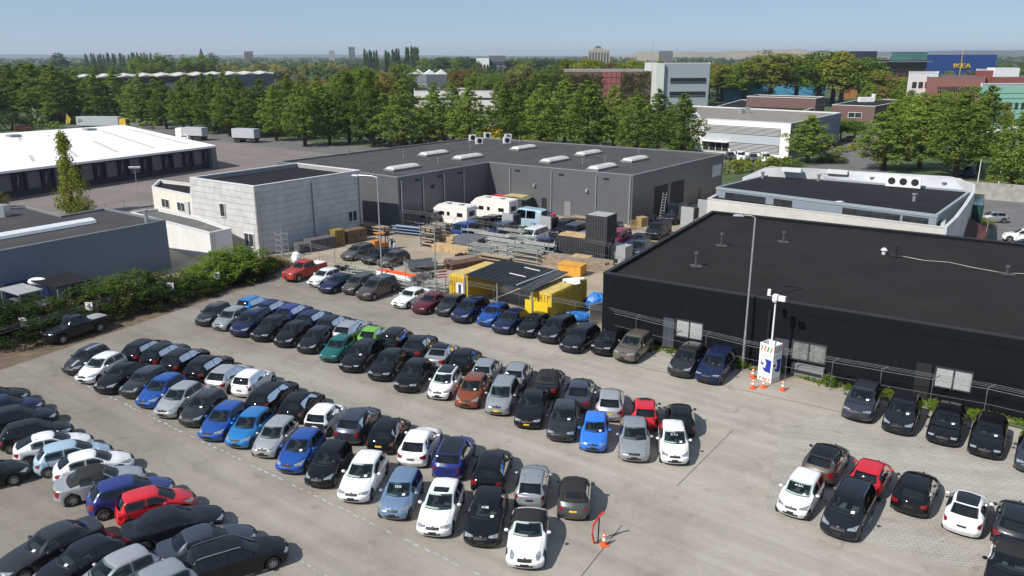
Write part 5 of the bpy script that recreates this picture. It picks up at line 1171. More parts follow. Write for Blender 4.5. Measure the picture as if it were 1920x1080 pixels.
    for x in wx:
        for s in (1, -1):
            add('wheel', ty, [('rim', rm_, s)], (x, s * (W / 2 - 0.115), wr_))
    D['roof'] = lambda: patch_mesh('roof_panel', cage, 6.04, 7.97, -1.98, 1.98, None, 0.01, 6, 8)
    D['soft'] = lambda: patch_mesh('soft_top', cage, 5.98, 8.99, -2.6, 2.6, None, 0.016, 10, 10)
    D['sun'] = lambda: patch_mesh('sunroof', cage, 6.12, 6.72, -1.15, 1.15, M_glass, 0.014, 3, 5)
    D['pano'] = lambda: patch_mesh('glass_roof', cage, 6.1, 7.95, -1.6, 1.6, M_glass, 0.014, 5, 7)
    D['bed'] = lambda: patch_mesh('bed_cover', cage, 9.12, 9.96, -1.9, 1.9, None, 0.02, 5, 7)
    D['paper'] = lambda: patch_mesh('price_sheet', cage, 5.12, 5.27, 0.75, 1.25, M_paper, 0.02, 1, 2)
    D['stripe'] = lambda: patch_mesh('roof_stripe', cage, 6.0, 7.98, 0.35, 0.95, None, 0.014, 5, 2)
    D['bstripe'] = lambda: patch_mesh('bonnet_stripe', cage, 3.2, 4.95, 0.35, 0.95, None, 0.014, 5, 2)
    TYPES[k] = D
    return D
CARN = [0]
def car(kind, colour, pos, heading, label, group, opts=()):
    D = car_type(kind); cat = {'pickup': 'pickup truck', 'van': 'van', 'hvan': 'camper van'}.get(kind, 'car')
    root = thing({'pickup': 'pickup_truck', 'van': 'parked_van', 'hvan': 'camper_van'}.get(kind, 'parked_car'), label, cat, (pos[0], pos[1], GZ), R(90 - heading), group)
    pm = paint(colour)
    def put(name, me, loc=None, parent=root):
        o = bpy.data.objects.new(name, me); COL.objects.link(o); o.parent = parent
        if loc: o.location = loc
        return o
    for name, me, kids, loc, rz in D['parts']:
        if name == 'badge' and kind in ('van', 'pickup'): continue
        if name == 'rear_window' and 'soft' in opts: pass
        o = put(name, me, loc)
        if name == 'body': slot(o, pm)
        elif name == 'wing_mirror': slot(o, M_black if 'blackmirror' in opts else pm)
        elif name in ('front_plate', 'rear_plate') and 'yplate' in opts:
            if not D.get('y' + name):
                m2 = me.copy(); m2.materials[0] = M_yplate; D['y' + name] = m2
            o.data = D['y' + name]
        elif name == 'wheel':
            for kn, kme, s in kids:
                c = put(kn, kme, (0, s * 0.085, 0), o); c.rotation_euler = (0, CARN[0] * 0.7 + loc[0], 0 if s > 0 else math.pi)
    for w, m in (('roof', 'black'), ('soft', 'softblack'), ('sun', None), ('pano', None), ('bed', None), ('paper', None), ('stripe', 'ltgrey'), ('bstripe', 'ltgrey')):
        if w in opts:
            if isinstance(D[w], type(lambda: 0)): D[w] = D[w](); D[w].materials.append(None) if not D[w].materials else None
            o = put(D[w].name.split('.')[0], D[w])
            if m: slot(o, paint(m))
            elif w == 'bed': slot(o, M_white if 'whitebed' in opts else mat('silver tonneau', (.4, .42, .45), .4, .3))
            if w == 'soft':
                o2 = put('rear_window', patch_mesh('rear_window', D['cage'], 8.15, 8.6, -1.2, 1.2, M_glass, 0.028, 3, 5))
    if 'rails' in opts:
        for s in (1, -1):
            pts = surf(D['cage'], np.linspace(6.1, 8.05, 7), [s * 1.9])[:, 0, :]
            if 'rails%d' % s not in D:
                mb = MB(); mb.tube([(q[0], q[1], q[2] + 0.05) for q in pts], 0.022, 5); D['rails%d' % s] = mb.mesh('roof_rail', M_chrome)
            put('roof_rail', D['rails%d' % s])
    for o in opts:
        if o.startswith('n='):
            q = surf(D['cage'], [5.62, 5.8], [-0.7, 0.7]); a = Vector(q[0, 0]); u = (Vector(q[0, 1]) - a).normalized(); v = (Vector(q[1, 0]) - a).normalized(); n_ = u.cross(v)
            v = n_.cross(u); ctr = (Vector(q[0, 0]) + Vector(q[0, 1])) / 2 + n_ * 0.03
            M4 = Matrix((( u.x, v.x, n_.x, ctr.x), (u.y, v.y, n_.y, ctr.y), (u.z, v.z, n_.z, ctr.z), (0, 0, 0, 1)))
            text_part('window_number', o[2:], 0.17, M_paper, root, M4)
    CARN[0] += 1
    return root
# ------------------------------------------------------------------ lamps, fences, signs and the things in the yard
def lamp(x, yb, yt, arm, label, r=0.1, heads=1, base=None):
    X, Y = base or G(x, yb); h = ZT(yt, X, Y); t = thing('street_lamp', label, 'street lamp', (X, Y, 0))
    MB().tube([(X, Y, 0), (X, Y, h * 0.25), (X, Y, h * 0.26), (X, Y, h)], r, 8, r * 0.55).obj('pole', M_steel, t)
    if arm:
        ax, ay = arm; L = math.hypot(ax, ay)
        MB().tube([(X, Y, h - 0.02), (X + ax * 0.3, Y + ay * 0.3, h + 0.12), (X + ax, Y + ay, h + 0.15)], r * 0.4, 6).obj('arm', M_steel, t)
        MB().box((X + ax * (1 + 0.35 / L), Y + ay * (1 + 0.35 / L), h + 0.13), (0.75, 0.26, 0.13), math.atan2(ay, ax), 0.7).obj('lamp_head', M_steel, t)
    else:
        for k in range(heads):
            hd = MB().box((X + (k - (heads - 1) / 2) * 0.9, Y, h + 0.1), (0.62, 0.5, 0.22), 0.3, 1.25); hd.obj('lamp_head', M_white, t)
        if heads > 1: MB().tube([(X - 0.6, Y, h - 0.03), (X + 0.6, Y, h - 0.03)], 0.04, 5).obj('arm', M_steel, t)
    return t
lamp(1391, 690, 409, (-0.75, 0.2), 'tall grey lamp post standing before the black building wall', 0.105)
bx = G(1391, 690); 
lamp(716, 527, 332, (-1.9, 0.5), 'tall grey lamp post with curved arm behind the brown people carrier', 0.1)
lamp(817, 549, 428, None, 'plain grey pole behind the white old saloon', 0.09, 0)
lamp(0, 0, 382, None, 'short white lamp post before the white brick parapet', 0.07, 1, base=G(1563, 470))
lamp(1843, 470, 410, None, 'white lamp post at the right beside the road', 0.07)
lamp(262, 392, 314, None, 'double headed lamp post on the dock yard', 0.07, 2)
lamp(694, 268, 247, (-1.5, 0), 'thin street lamp among the roadside trees', 0.07)
for i, (x, yb, yt) in enumerate([(1831, 352, 300), (1870, 356, 285), (1908, 358, 280)]):
    X, Y = G(x, yb); top('flag_pole', MB().cyl((X, Y, 0), 0.09, ZT(yt, X, Y), 6, 0.05), M_white, f'white flag pole by the retaining wall, {ORD[i]} of three from the left', 'flag pole', 'white flag poles by the retaining wall')
for i, x in enumerate((60, 72, 83)):
    X, Y = G(x + 3, 228); t = thing('flag', f'white banner flag beyond the white roof, {ORD[i]} of three from the left', 'flag', (X, Y, 0), None, 'white banner flags')
    h = ZT(192, X, Y); MB().cyl((X, Y, 0), 0.07, h, 6).obj('pole', M_steel, t); MB().add([(X + .1, Y, h - .2), (X + 1.0, Y + .3, h - 2.2), (X + 1.9, Y - .1, 1.4), (X + .1, Y, 1.0)], [(0, 1, 2, 3)]).obj('cloth', M_white, t)
X, Y = G(128, 240); t = thing('flag', 'yellow flag beside the white lorry', 'flag', (X, Y, 0)); h = ZT(211, X, Y)
MB().cyl((X, Y, 0), 0.07, h, 6).obj('pole', M_steel, t); MB().add([(X + .05, Y, h), (X + 1.1, Y + .2, h - 1.6), (X + .7, Y, h - 3), (X - .6, Y, h - 3.2)], [(0, 1, 2, 3)]).obj('cloth', M_yel, t)
# retaining wall at the right
ra, rb = G(1690, 362), (92, 113)
top('retaining_wall', MB().wall(ra, rb, 0, dist(ra, rb), 0, 2.6, 0, 0.35), M_conc, 'grey concrete retaining wall behind the swept building', 'wall')
M_fence = mat('dull fence steel', (0.16, 0.17, 0.175), 0.6, 0.3, var=0.15)
def fence(name, pts, h, step, label, tip=(0.25, -0.3), mesh=False):
    t = thing(name, label, 'fence', (pts[0][0], pts[0][1], 0)); L = [0]
    for a, b in zip(pts[:-1], pts[1:]): L.append(L[-1] + dist(a, b))
    def at(u):
        for i in range(len(pts) - 1):
            if u <= L[i + 1] + 1e-6: return lerp(pts[i], pts[i + 1], (u - L[i]) / (L[i + 1] - L[i]))
        return pts[-1]
    n = int(L[-1] / step); ps = [at(L[-1] * i / n) for i in range(n + 1)]
    for p in ps: MB().tube([(p[0], p[1], 0), (p[0], p[1], h), (p[0] + tip[0], p[1] + tip[1], h + 0.35)], 0.032, 5).obj('post', M_fence, t)
    for k, (z, f) in enumerate(((h * 0.97, 0), (h + 0.12, 0.33), (h + 0.24, 0.67), (h + 0.35, 1.0), (h * 0.5, 0), (0.1, 0))):
        MB().tube([(p[0] + tip[0] * f, p[1] + tip[1] * f, z) for p in ps], 0.01 if k else 0.016, 4).obj('wire', M_fence, t)
    if mesh:
        m = MB(); s_ = 0.5
        for a, b in zip(ps[:-1], ps[1:]):
            q = int(dist(a, b) / s_)
            for i in range(q):
                p0, p1 = lerp(a, b, i / q), lerp(a, b, (i + 1) / q)
                for u, v in ((p0, p1), (p1, p0)): m.add([(u[0], u[1], 0.1), (v[0], v[1], h * 0.97), (v[0] + .008, v[1], h * 0.97), (u[0] + .008, u[1], 0.1)], [(0, 1, 2, 3)])
        o = m.obj('wire_mesh', M_steel, t); o['kind'] = 'stuff'
    return t
fence('wire_fence', fenceP[1:5], 2.1, 2.6, 'wire fence with barbed top before the cluttered yard')
fence('wire_fence', fenceP[4:8] + [(36.5, 39.8)], 2.1, 3.0, 'wire fence with barbed top along the black building')
fence('wire_fence', [G(752, 428), G(960, 462), G(1050, 480), G(1140, 500)], 2.3, 4.2, 'inner fence with barbed top across the yard racks', mesh=False)
fence('wire_fence', [G(175, 415), G(215, 400), G(285, 395)], 1.6, 3.0, 'low mesh fence behind the columnar tree', (0, 0))
fence('wire_fence', [G(-40, 676), G(505, 506)], 1.7, 4.5, 'wire fence in the numbered hedge', (0, 0), mesh=False)
# number signs in the hedge
for d, x, y in (('5', 48, 602), ('4', 171, 573), ('3', 322, 536), ('2', 408, 516)):
    X, Y = G(x, y + 33 if d in '54' else y + 27); z = ZT(y, X, Y)
    t = thing('number_sign', {'5': 'white sign with black number five, leftmost in the hedge above the black pickup', '4': 'white sign with black number four behind the black pickup', '3': 'white sign with black number three in the middle of the hedge', '2': 'white sign with black number two below the bright green shrub'}[d], 'sign', (X, Y, 0), 0.0)
    MB().tube([(0, 0.03, 0), (0, 0.03, z)], 0.03, 5).obj('post', M_steel, t)
    MB().box((0, 0, z), (0.62, 0.03, 0.7)).obj('board', M_paper, t)
    text_part('number', d, 0.72, M_black, t, Matrix.Translation((0, -0.02, z)) @ Matrix.Rotation(R(90), 4, 'X'), 0.003)
# surveillance tower in its banner box
tc_ = G(1436, 720); a_ = R(-52)
t = thing('camera_tower', 'camera mast rising from a white banner box with blue emblem', 'camera tower', (tc_[0] + 0.3, tc_[1] + 0.6, 0), a_)
w_, d_, h_ = 1.12, 0.95, 2.75
for (c, s) in (((0, -d_ / 2, h_ / 2 + .05), (w_, 0.04, h_)), ((0, d_ / 2, h_ / 2 + .05), (w_, 0.04, h_)), ((w_ / 2 - .02, 0, h_ / 2 + .05), (0.04, d_ - 0.05, h_)), ((-w_ / 2 + .02, 0, h_ / 2 + .05), (0.04, d_ - 0.05, h_))):
    pn = MB().box(c, s).obj('banner_panel', M_paper, t)
def decal(poly, m, face, name):
    mb = MB()
    if face == 0: mb.add([(x, -d_ / 2 - 0.024, z) for x, z in poly], [tuple(range(len(poly)))])
    else: mb.add([(w_ / 2 + 0.004, x, z) for x, z in poly], [tuple(range(len(poly)))])
    mb.obj(name, m, t)
M_oj = mat("banner orange", (0.62, 0.16, 0.04), .6, var=0); M_gn = mat("banner green", (0.05, 0.22, 0.13), .6, var=0); M_bl = mat("banner blue", (0.015, 0.03, 0.3), .6, var=0); M_gt = mat("banner grey print", (0.45, 0.46, 0.48), .6, var=0)
for f in (0, 1):
    for k, m in enumerate((M_oj, M_oj, M_gn, M_oj)):
        x = -0.5 + 0.25 * k; decal([(x, 2.25), (x + .12, 2.25), (x + .22, 2.65), (x + .1, 2.65)], m, f, 'stripe')
    for k in range(4): x = -0.45 + 0.24 * k; decal([(x, 0.12), (x + .1, 0.12), (x + .2, 0.36), (x + .1, 0.36)], M_oj, f, 'stripe')
    decal([(-.05, 0.8), (.42, 0.75), (.45, 1.7), (-.1, 1.72), (.06, 1.4), (.0, 1.2)], M_bl, f, 'emblem'); decal([(-.42, 1.32), (-.2, 1.2), (-.12, 1.34), (-.34, 1.46)], M_bl, f, 'emblem'); decal([(-.25, 1.02), (-.05, .8), (.02, .98), (-.1, 1.08)], M_bl, f, 'emblem')
    decal([(-.4, 1.92), (.42, 1.92), (.42, 2.0), (-.4, 2.0)], M_gt, f, 'print_line')
MB().tube([(0, 0, 0.1), (0, 0, 3.2), (0, 0, 6.0)], 0.075, 8, 0.05).obj('mast', M_white, t)
hd = MB().box((0, 0, 6.15), (0.34, 0.3, 0.28)); hd.add(*[(lambda vs, fs: ([(v[0], v[1] - .1, v[2] + 5.95) for v in vs], fs))(*blob(.2, .2, .24, 10, 6))][0]); hd.obj('camera_head', M_white, t)
MB().box((0.55, -0.1, 6.15), (0.45, 0.25, 0.34), 0.2).obj('flood_lamp', M_white, t); MB().box((-0.6, 0.05, 6.3), (0.2, 0.25, 0.42), 0.5).obj('flood_lamp', M_white, t); MB().tube([(-.6, 0, 6.1), (.6, 0, 6.1)], 0.03, 5).obj('cross_bar', M_steel, t)
def cone(x, y, label, s=1.0):
    X, Y = G(x, y); t = thing('traffic_cone', label, 'traffic cone', (X, Y, GZ), 0.3, None)
    MB().box((0, 0, 0.02), (0.4 * s, 0.4 * s, 0.04)).obj('base', M_orange, t)
    for z0, z1, r0, r1, m, nm in ((.04, .3, .15, .105, M_orange, 'lower_cone'), (.3, .45, .105, .08, M_paper, 'white_band'), (.45, .55, .08, .062, M_orange, 'upper_cone'), (.55, .63, .062, .05, M_paper, 'white_band'), (.63, .75, .05, .025, M_orange, 'tip')):
        MB().tube([(0, 0, z0 * s), (0, 0, z1 * s)], r0 * s, 12, r1 * s).obj(nm, m, t)
cone(1410, 709, 'orange cone left of the banner box, the rear one'); cone(1410, 729, 'orange cone left of the banner box, the front one'); cone(1430, 728, 'orange cone right before the banner box'); cone(1466, 733, 'orange cone right of the banner box'); cone(1131, 1023, 'orange cone at the red bent bar on the open lot', 0.95)
X, Y = G(1113, 1020); t = thing('bent_bar', 'red bent bar leaning on a dark post beside the lone cone', 'barrier bar', (X, Y, GZ), 0.0)
MB().tube([(0, 0, 0), (-0.12, 0, 0.5), (-0.05, 0.05, 1.0), (0.2, 0.1, 1.4), (0.42, 0.12, 1.62)], 0.05, 6).obj('bar', M_red, t); MB().tube([(0.16, 0.03, 0), (0.2, 0.09, 1.3)], 0.035, 6).obj('post', M_black, t)
# containers
M_dcont = mat("dark grey container paint", (0.035, 0.037, 0.042), 0.6, var=0.15, scale=1)
def container(px, py, L, W, H, az_, m, label, z=0.0, top_m=None, corner='front right'):
    """px, py: the foot of the nearest corner; L runs along az_ (degrees from +Y), W to its right"""
    X, Y = px, py; t = thing('container', label, 'container', (X, Y, z), R(90 - az_))
    c = MB().box((L / 2, -W / 2, H / 2), (L - 0.08, W - 0.08, H - 0.04)); c.obj('body', m, t)
    for (a, b) in ((0, 0), (L, 0), (0, -W), (L, -W)): MB().box((a + (0.04 if a == 0 else -0.04), b + (-0.04 if b == 0 else 0.04), H / 2), (0.12, 0.12, H)).obj('corner_post', m, t)
    n = int(L / 0.28); ri = MB()
    for k in range(n):
        for y in (0.0, -W): MB.box(ri, (0.2 + k * (L - 0.4) / (n - 1), y, H / 2), (0.13, 0.05, H - 0.3))
    o = ri.obj('corrugation', m, t); o['kind'] = 'stuff'
    n = int(W / 0.28); ri = MB()
    for k in range(n):
        for x in (0.0, L): MB.box(ri, (x, -0.2 - k * (W - 0.4) / (n - 1), H / 2), (0.05, 0.13, H - 0.3))
    o = ri.obj('end_corrugation', m, t); o['kind'] = 'stuff'
    MB().box((L / 2, -W / 2, H + 0.002), (L - 0.2, W - 0.2, 0.05)).obj('roof_sheet', top_m or m, t)
    return t
ua = 123.0                                         # the yard's long direction (degrees from +Y)
A = G(1042, 482); container(A[0], A[1], 6.06, 2.44, 2.5, ua, M_dcont, 'long dark grey container, the lower of the stacked pair'); A2 = along(A, (A[0] + math.sin(R(ua)), A[1] + math.cos(R(ua))), 3.9) if False else (A[0] + math.sin(R(ua)) * 3.7, A[1] + math.cos(R(ua)) * 3.7)
for o_ in list(bpy.data.objects):
    pass
A3 = (A2[0] + math.sin(R(ua - 90)) * 0.1, A2[1] + math.cos(R(ua - 90)) * 0.1)
M_lgtop = mat("light grey sheet", (0.33, 0.34, 0.35), 0.5, var=0.08)
# the containers' long sides run along the yard; the boxes sit behind their front edge
for o_ in [o for o in COL.objects if o.name.startswith('container')]: o_.location.x += math.sin(R(ua - 90)) * 2.44; o_.location.y += math.cos(R(ua - 90)) * 2.44
container(A2[0] + math.sin(R(ua - 90)) * 2.44, A2[1] + math.cos(R(ua - 90)) * 2.44, 2.5, 2.44, 2.7, ua, M_dcont, 'short dark container standing on the long dark container', 2.56, M_lgtop)
MBt = MB()
for k in range(9): MBt.box((0, k * 0.22 - 0.9, 0.06), (3.4, 0.18, 0.12))
t = thing('plank_stack', 'pale planks lying on the long dark container', 'planks', (A[0] + math.sin(R(ua)) * 1.9 + math.sin(R(ua - 90)) * 1.0, A[1] + math.cos(R(ua)) * 1.9 + math.cos(R(ua - 90)) * 1.0, 2.56), R(90 - ua))
for k in range(9): MB().box((0, k * 0.22 - 0.9, 0.06 + 0.02 * (k % 3)), (3.4 - 0.2 * (k % 2), 0.18, 0.12)).obj('plank', M_wood, t)
yr = G(1035, 588); yb_ = G(1101, 567); ya = az((yb_[0] - yr[0], yb_[1] - yr[1])); yL = 5.9
ya = az((G(1101, 522, 2.6)[0] - G(1035, 552, 2.6)[0], G(1101, 522, 2.6)[1] - G(1035, 552, 2.6)[1])); 
yf = G(993, 545, 2.6); yR = G(1035, 552, 2.6); yW = dist(yf, yR); yL = dist(yR, G(1101, 522, 2.6))
M_ytop = mat("faded yellow roof", (0.5, 0.38, 0.12), .7, var=.15)
t = container(yf[0], yf[1], yL, yW, 2.6, ya, M_yel, 'yellow container with open front door flap behind the blue car', 0, M_ytop)
MB().box((-0.5, -yW * 0.45, 1.0), (0.06, yW * 1.05, 1.9)).obj('door_flap', mat("bright yellow flap", (0.7, 0.5, 0.02), .5, var=.05), t)
yl = G(842, 513, 2.6); yl2 = G(874, 520, 2.6)
t = container(yl[0], yl[1], 5.6, dist(yl, yl2), 2.6, ya, M_yel, 'yellow container with white door behind the grey small car', 0, M_ytop)
MB().box((-0.06, -dist(yl, yl2) * 0.6, 1.0), (0.05, 0.8, 1.9)).obj('door', M_paper, t); MB().box((-0.1, -dist(yl, yl2) * 0.6, 1.2), (0.02, 0.3, 1.2)).obj('door_poster', mat("dark blue poster", (.03, .05, .12), .5, var=.3, scale=5), t)
# corrugated shelter roof between the yellow containers
c0, c1, c2, c3 = G(870, 515, 2.9), G(942, 487, 3.1), G(1066, 511, 3.1), G(997, 546, 2.9)
t = house('shelter', 'dark corrugated sheet roof spanning between the two yellow containers', [c0, c1, c2, c3], 'shelter roof')
M_corr = mat("dark corrugated sheet", (0.05, 0.058, 0.065), 0.45, 0.4, var=0.12, scale=0.6); M_corr2 = mat("light corrugated sheet", (0.13, 0.14, 0.15), 0.4, 0.4, var=0.1)
ns = 11
for s in range(ns):
    mb = MB(); m_ = 9; za, zb_ = 2.9, 3.12
    e0_, e1_ = lerp(c0, c3, s / ns), lerp(c0, c3, (s + 1) / ns); f0, f1 = lerp(c1, c2, s / ns), lerp(c1, c2, (s + 1) / ns)
    vs = []
    for i in range(m_ + 1):
        u = i / m_; z = 0.045 * (1 if i % 2 else -1) + 0.012 * (s % 2)
        vs += [(*lerp(e0_, e1_, u), za + z), (*lerp(f0, f1, u), zb_ + z)]
    mb.add(vs, [(2 * i, 2 * i + 2, 2 * i + 3, 2 * i + 1) for i in range(m_)]); mb.obj('roof_sheet', M_corr2 if s in (9, 10) else M_corr, t)
for u, v in ((0.56, 0.5), (0.72, 0.28)):
    p, q = lerp(lerp(c0, c3, u), lerp(c1, c2, u), 0.48), lerp(lerp(c0, c3, u + .16), lerp(c1, c2, u + .16), 0.5)
for a_, b_ in (((955, 513), (985, 520)), ((983, 502), (1012, 509)), ((968, 535), (1045, 506))):
    p, q = G(*a_, 3.1), G(*b_, 3.1); MB().tube([(*p, 3.14), (*q, 3.14)], 0.05, 5).obj('ridge_batten', M_trimw, t)
for p in (c0, c3, lerp(c0, c3, .5)): MB().cyl((p[0], p[1] + .3, 0), 0.07, 2.8, 6).obj('post', M_steel, t)
# rolls of white foil on the right yellow container
rp_ = G(1075, 527, 2.75)
t = thing('foil_roll', 'crumpled white foil on the right yellow container roof', 'foil', (rp_[0], rp_[1], 2.64), 0.2)
MB().tube([(-.9, .2, .16), (1.0, .35, .16)], .16, 8).obj('roll', M_paper, t); MB().add([(-.8, .1, .2), (.6, .2, .25), (.4, -.7, .05), (-.1, -.9, .03), (-.7, -.5, .08)], [(0, 1, 2, 3, 4)]).obj('sheet', M_paper, t)
# piles
def pile(name, label, cat, x, y, L, W, n, layers, m, azd, th=0.1, gap=0.02, jit=0.1, part='plank', z=0.0, seed=1):
    rnd = random.Random(seed); X, Y = G(x, y, z); t = thing(name, label, cat, (X, Y, z), R(90 - azd))
    for k in range(layers):
        for i in range(n):
            w = W / n; MB().box((rnd.uniform(-jit, jit), -W / 2 + w * (i + .5), th * (k + .5)), (L * rnd.uniform(.9, 1.0), w - gap, th - 0.008), rnd.uniform(-.01, .01)).obj(part, m, t)
    return t
def tubes(name, label, cat, x, y, L, W, n, layers, m, azd, r=0.04, z0=0.1, posts=True, H=1.8, seed=1):
    rnd = random.Random(seed); X, Y = G(x, y); t = thing(name, label, cat, (X, Y, 0), R(90 - azd))
    if posts:
        for a in (-L * .42, L * .42):
            for b in (-W / 2, W / 2): MB().box((a, b, H / 2), (.07, .07, H)).obj('post', M_steel, t)
            for k in range(layers): MB().box((a, 0, z0 + k * H / layers - .03), (.06, W, .05)).obj('bearer', M_steel, t)
    for k in range(layers):
        for i in range(n):
            y_ = -W / 2 + W * (i + .5) / n + rnd.uniform(-.02, .02); zz = z0 + k * H / layers + r + (0.0 if i % 2 else r * 1.5)
            l = L * rnd.uniform(.8, 1.05); MB().tube([(-l / 2, y_, zz), (l / 2, y_, zz)], r, 5).obj('tube', m, t)
    return t
pile('timber_pile', 'long bundle of pale new planks lying in front of the grey crates', 'timber', 850, 473, 5.6, 1.3, 5, 5, M_wood, ua, 0.16, seed=2)
pile('plywood_stack', 'pale plywood sheets stacked above the plank bundle', 'plywood', 840, 459, 3.0, 2.2, 1, 7, M_wood, ua, 0.17, jit=.25, part='sheet', seed=3)
t = pile('crate_stack', 'dark grey crate blocks stacked behind the plank bundle', 'crates', 882, 468, 3.6, 2.2, 2, 2, mat("grey crate", (.1, .11, .125), .6, var=.15), ua, 0.8, gap=.06, jit=.05, part='crate', seed=4)
pile('timber_pile', 'long weathered beams lying before the dark container', 'timber', 1062, 498, 11.5, 1.8, 5, 4, M_woodg, ua - 5, 0.26, gap=0.1, jit=.7, part='beam', seed=5)
pile('beam_pile', 'rusty steel beams left of the corrugated shelter roof', 'beams', 880, 497, 6.0, 1.6, 5, 3, M_rust, 55, 0.2, jit=.3, part='beam', seed=6)
pile('board_pile', 'brown boards with white sacks beside the shelter roof', 'boards', 862, 492, 3.2, 1.4, 4, 4, M_woodg, 60, 0.14, jit=.3, part='board', seed=7)
M_galv = mat("bright galvanised tube", (0.2, 0.215, 0.22), 0.5, 0.5, var=.1, scale=4); M_galvg = mat("greenish galvanised tube", (0.16, 0.185, 0.18), 0.55, 0.4, var=.12, scale=4)
rk = [(905, 488, 3.6, 1.4, 7, 4, 'nearest the plank bundle'), (945, 478, 4.6, 1.6, 8, 4, 'in the middle of the pipe yard'), (985, 490, 4.6, 1.5, 8, 4, 'closest to the shelter roof'), (925, 466, 4.6, 1.5, 8, 4, 'behind the grey crates'), (975, 470, 4.4, 1.5, 7, 4, 'before the white van'), (1008, 482, 4.2, 1.4, 7, 3, 'left of the long dark container'), (960, 455, 4.2, 1.3, 7, 3, 'behind the other racks, at the vans'), (890, 455, 3.6, 1.3, 6, 3, 'rearmost on the left')]
for i, (x, y, L, W, n, la, l) in enumerate(rk): tubes('pipe_rack', f'steel rack of scaffold tubes {l}', 'pipe rack', x, y, L, W, n, la, M_galv if i % 2 else M_galvg, ua, H=2.0, seed=i, r=.05)
for i, (x, y, l) in enumerate(((808, 462, 'left, with red posts'), (828, 455, 'right, behind the plywood'))):
    t = tubes('pallet_rack', f'pallet rack of bundled goods at the yard edge, {l}', 'rack', x, y, 2.6, 1.4, 4, 4, M_woodg, ua, r=.12, H=2.6, seed=20 + i)
    for k in range(3): MB().box((-.8 + .8 * k, 0, 2.2), (.6, 1.1, .5)).obj('bundle', M_woodg if k % 2 else M_galv, t)
# frames and scrap lying between fence and cars
tubes('frame_stack', 'stack of grey steel frames behind the white hatchback and navy saloon', 'frames', 690, 516, 4.6, 1.4, 6, 3, M_galvg, 110, H=.9, seed=31)
tubes('frame_stack', 'steel frames in a heap right behind the brown people carrier', 'frames', 752, 542, 3.6, 1.4, 7, 3, M_galv, 130, H=.9, seed=32)
tubes('frame_stack', 'white wire frames leaning left of the plain grey pole', 'frames', 785, 532, 2.4, 1.6, 9, 3, M_galv, 60, H=1.0, seed=33)
tubes('frame_stack', 'grey bars piled right of the plain grey pole', 'frames', 818, 545, 2.8, 1.2, 6, 3, M_galvg, 110, H=1.0, seed=34)
X, Y = G(742, 527); t = thing('barrier_stack', 'stack of orange and white barrier boards behind the fence', 'barriers', (X, Y, 0), R(90 - ua))
for k in range(6): MB().box((0.1 * (k % 2), -.35 + .14 * k, .6 + .06 * (k % 3)), (4.6, .1, .5)).obj('board', M_orange if k % 3 else M_paper, t)
for a in (-1.6, 1.6): MB().box((a, 0, .18), (.12, 1.1, .35)).obj('bearer', M_woodg, t)
X, Y = G(829, 531); t = thing('warning_board', 'red and white striped board left of the yellow container', 'warning board', (X, Y, 0), 0.4)
for k in range(6): MB().box((0, 0, .5 + .14 * k), (.9, .05, .137)).obj('stripe', M_red if k % 2 else M_paper, t)
for a in (-.4, .4): MB().box((a, .04, .6), (.05, .04, 1.2)).obj('post', M_steel, t)
def trailer(x, y, azd, label, L=3.2, W=1.6):
    X, Y = G(x, y); t = thing('trailer', label, 'trailer', (X, Y, 0), R(90 - azd)); m = mat("trailer grey", (.24, .26, .28), .5, .3, var=.1)
    MB().box((0, 0, .55), (L, W, .06)).obj('floor', mat("blue grey floor", (.09, .13, .17), .6, var=.15), t)
    for (c, s) in (((0, W / 2, .8), (L, .04, .45)), ((0, -W / 2, .8), (L, .04, .45)), ((L / 2, 0, .8), (.04, W, .45)), ((-L / 2, 0, .8), (.04, W, .45))): MB().box(c, s).obj('side_board', m, t)
    for k in range(5): MB().tube([(-L / 2 + .05, -W / 2 + W * k / 4, 1.0), (-L / 2 + .05, -W / 2 + W * k / 4, 1.5)], .02, 4).obj('rail', M_steel, t)
    MB().tube([(L / 2, 0, .5), (L / 2 + 1.3, 0, .48)], .05, 6).obj('drawbar', M_steel, t)
    for s in (1, -1):
        o = MB().tube([(-.2, s * (W / 2 + .12), .3), (-.2, s * (W / 2 + .28), .3)], .3, 14).obj('wheel', M_tyre, t); MB().box((-.2, s * (W / 2 + .2), .64), (.8, .22, .04)).obj('mudguard', m, t)
trailer(788, 506, 65, 'open grey box trailer behind the orange barrier boards')
trailer(1248, 452, 40, 'small flat trailer by the black building corner', 2.4, 1.4) if False else None
# grey box trailer and other boxes by the vans
def boxthing(name, label, cat, x, y, d, m, azd, parts=(), z=0.0):
    X, Y = G(x, y, z); t = thing(name, label, cat, (X, Y, z), R(90 - azd)); MB().box((0, 0, d[2] / 2), d).obj('body', m, t)
    for nm, c, s, mm in parts: MB().box(c, s).obj(nm, mm, t)
    return t
M_lg = mat("light grey box", (.3, .32, .34), .5, var=.06)
boxthing('box_trailer', 'light grey box trailer right of the stacked dark containers', 'box trailer', 1160, 490, (2.4, 1.6, 1.9), M_lg, ua + 5, (('wheel', (0, -.85, .2), (.5, .15, .5), M_tyre), ('door_seam', (0, -.81, 1.0), (.04, .02, 1.6), M_trimg)))
for (x, y, l) in ((952, 438, 'left, behind the pipe racks'), (1022, 444, 'right of the white van'), (1287, 425, 'by the black building roof edge'), (1318, 410, 'farther, at the swept building')):
    boxthing('van_pop_top', f'light grey upright panel of a camper roof, {l}', 'camper roof', x, y, (.25, 1.8, 2.6), M_lg, 40, (('side_cloth', (.9, 0, 1.7), (1.5, 1.6, 1.4), mat("dark cloth", (.03, .03, .035), .8, var=.1)),))
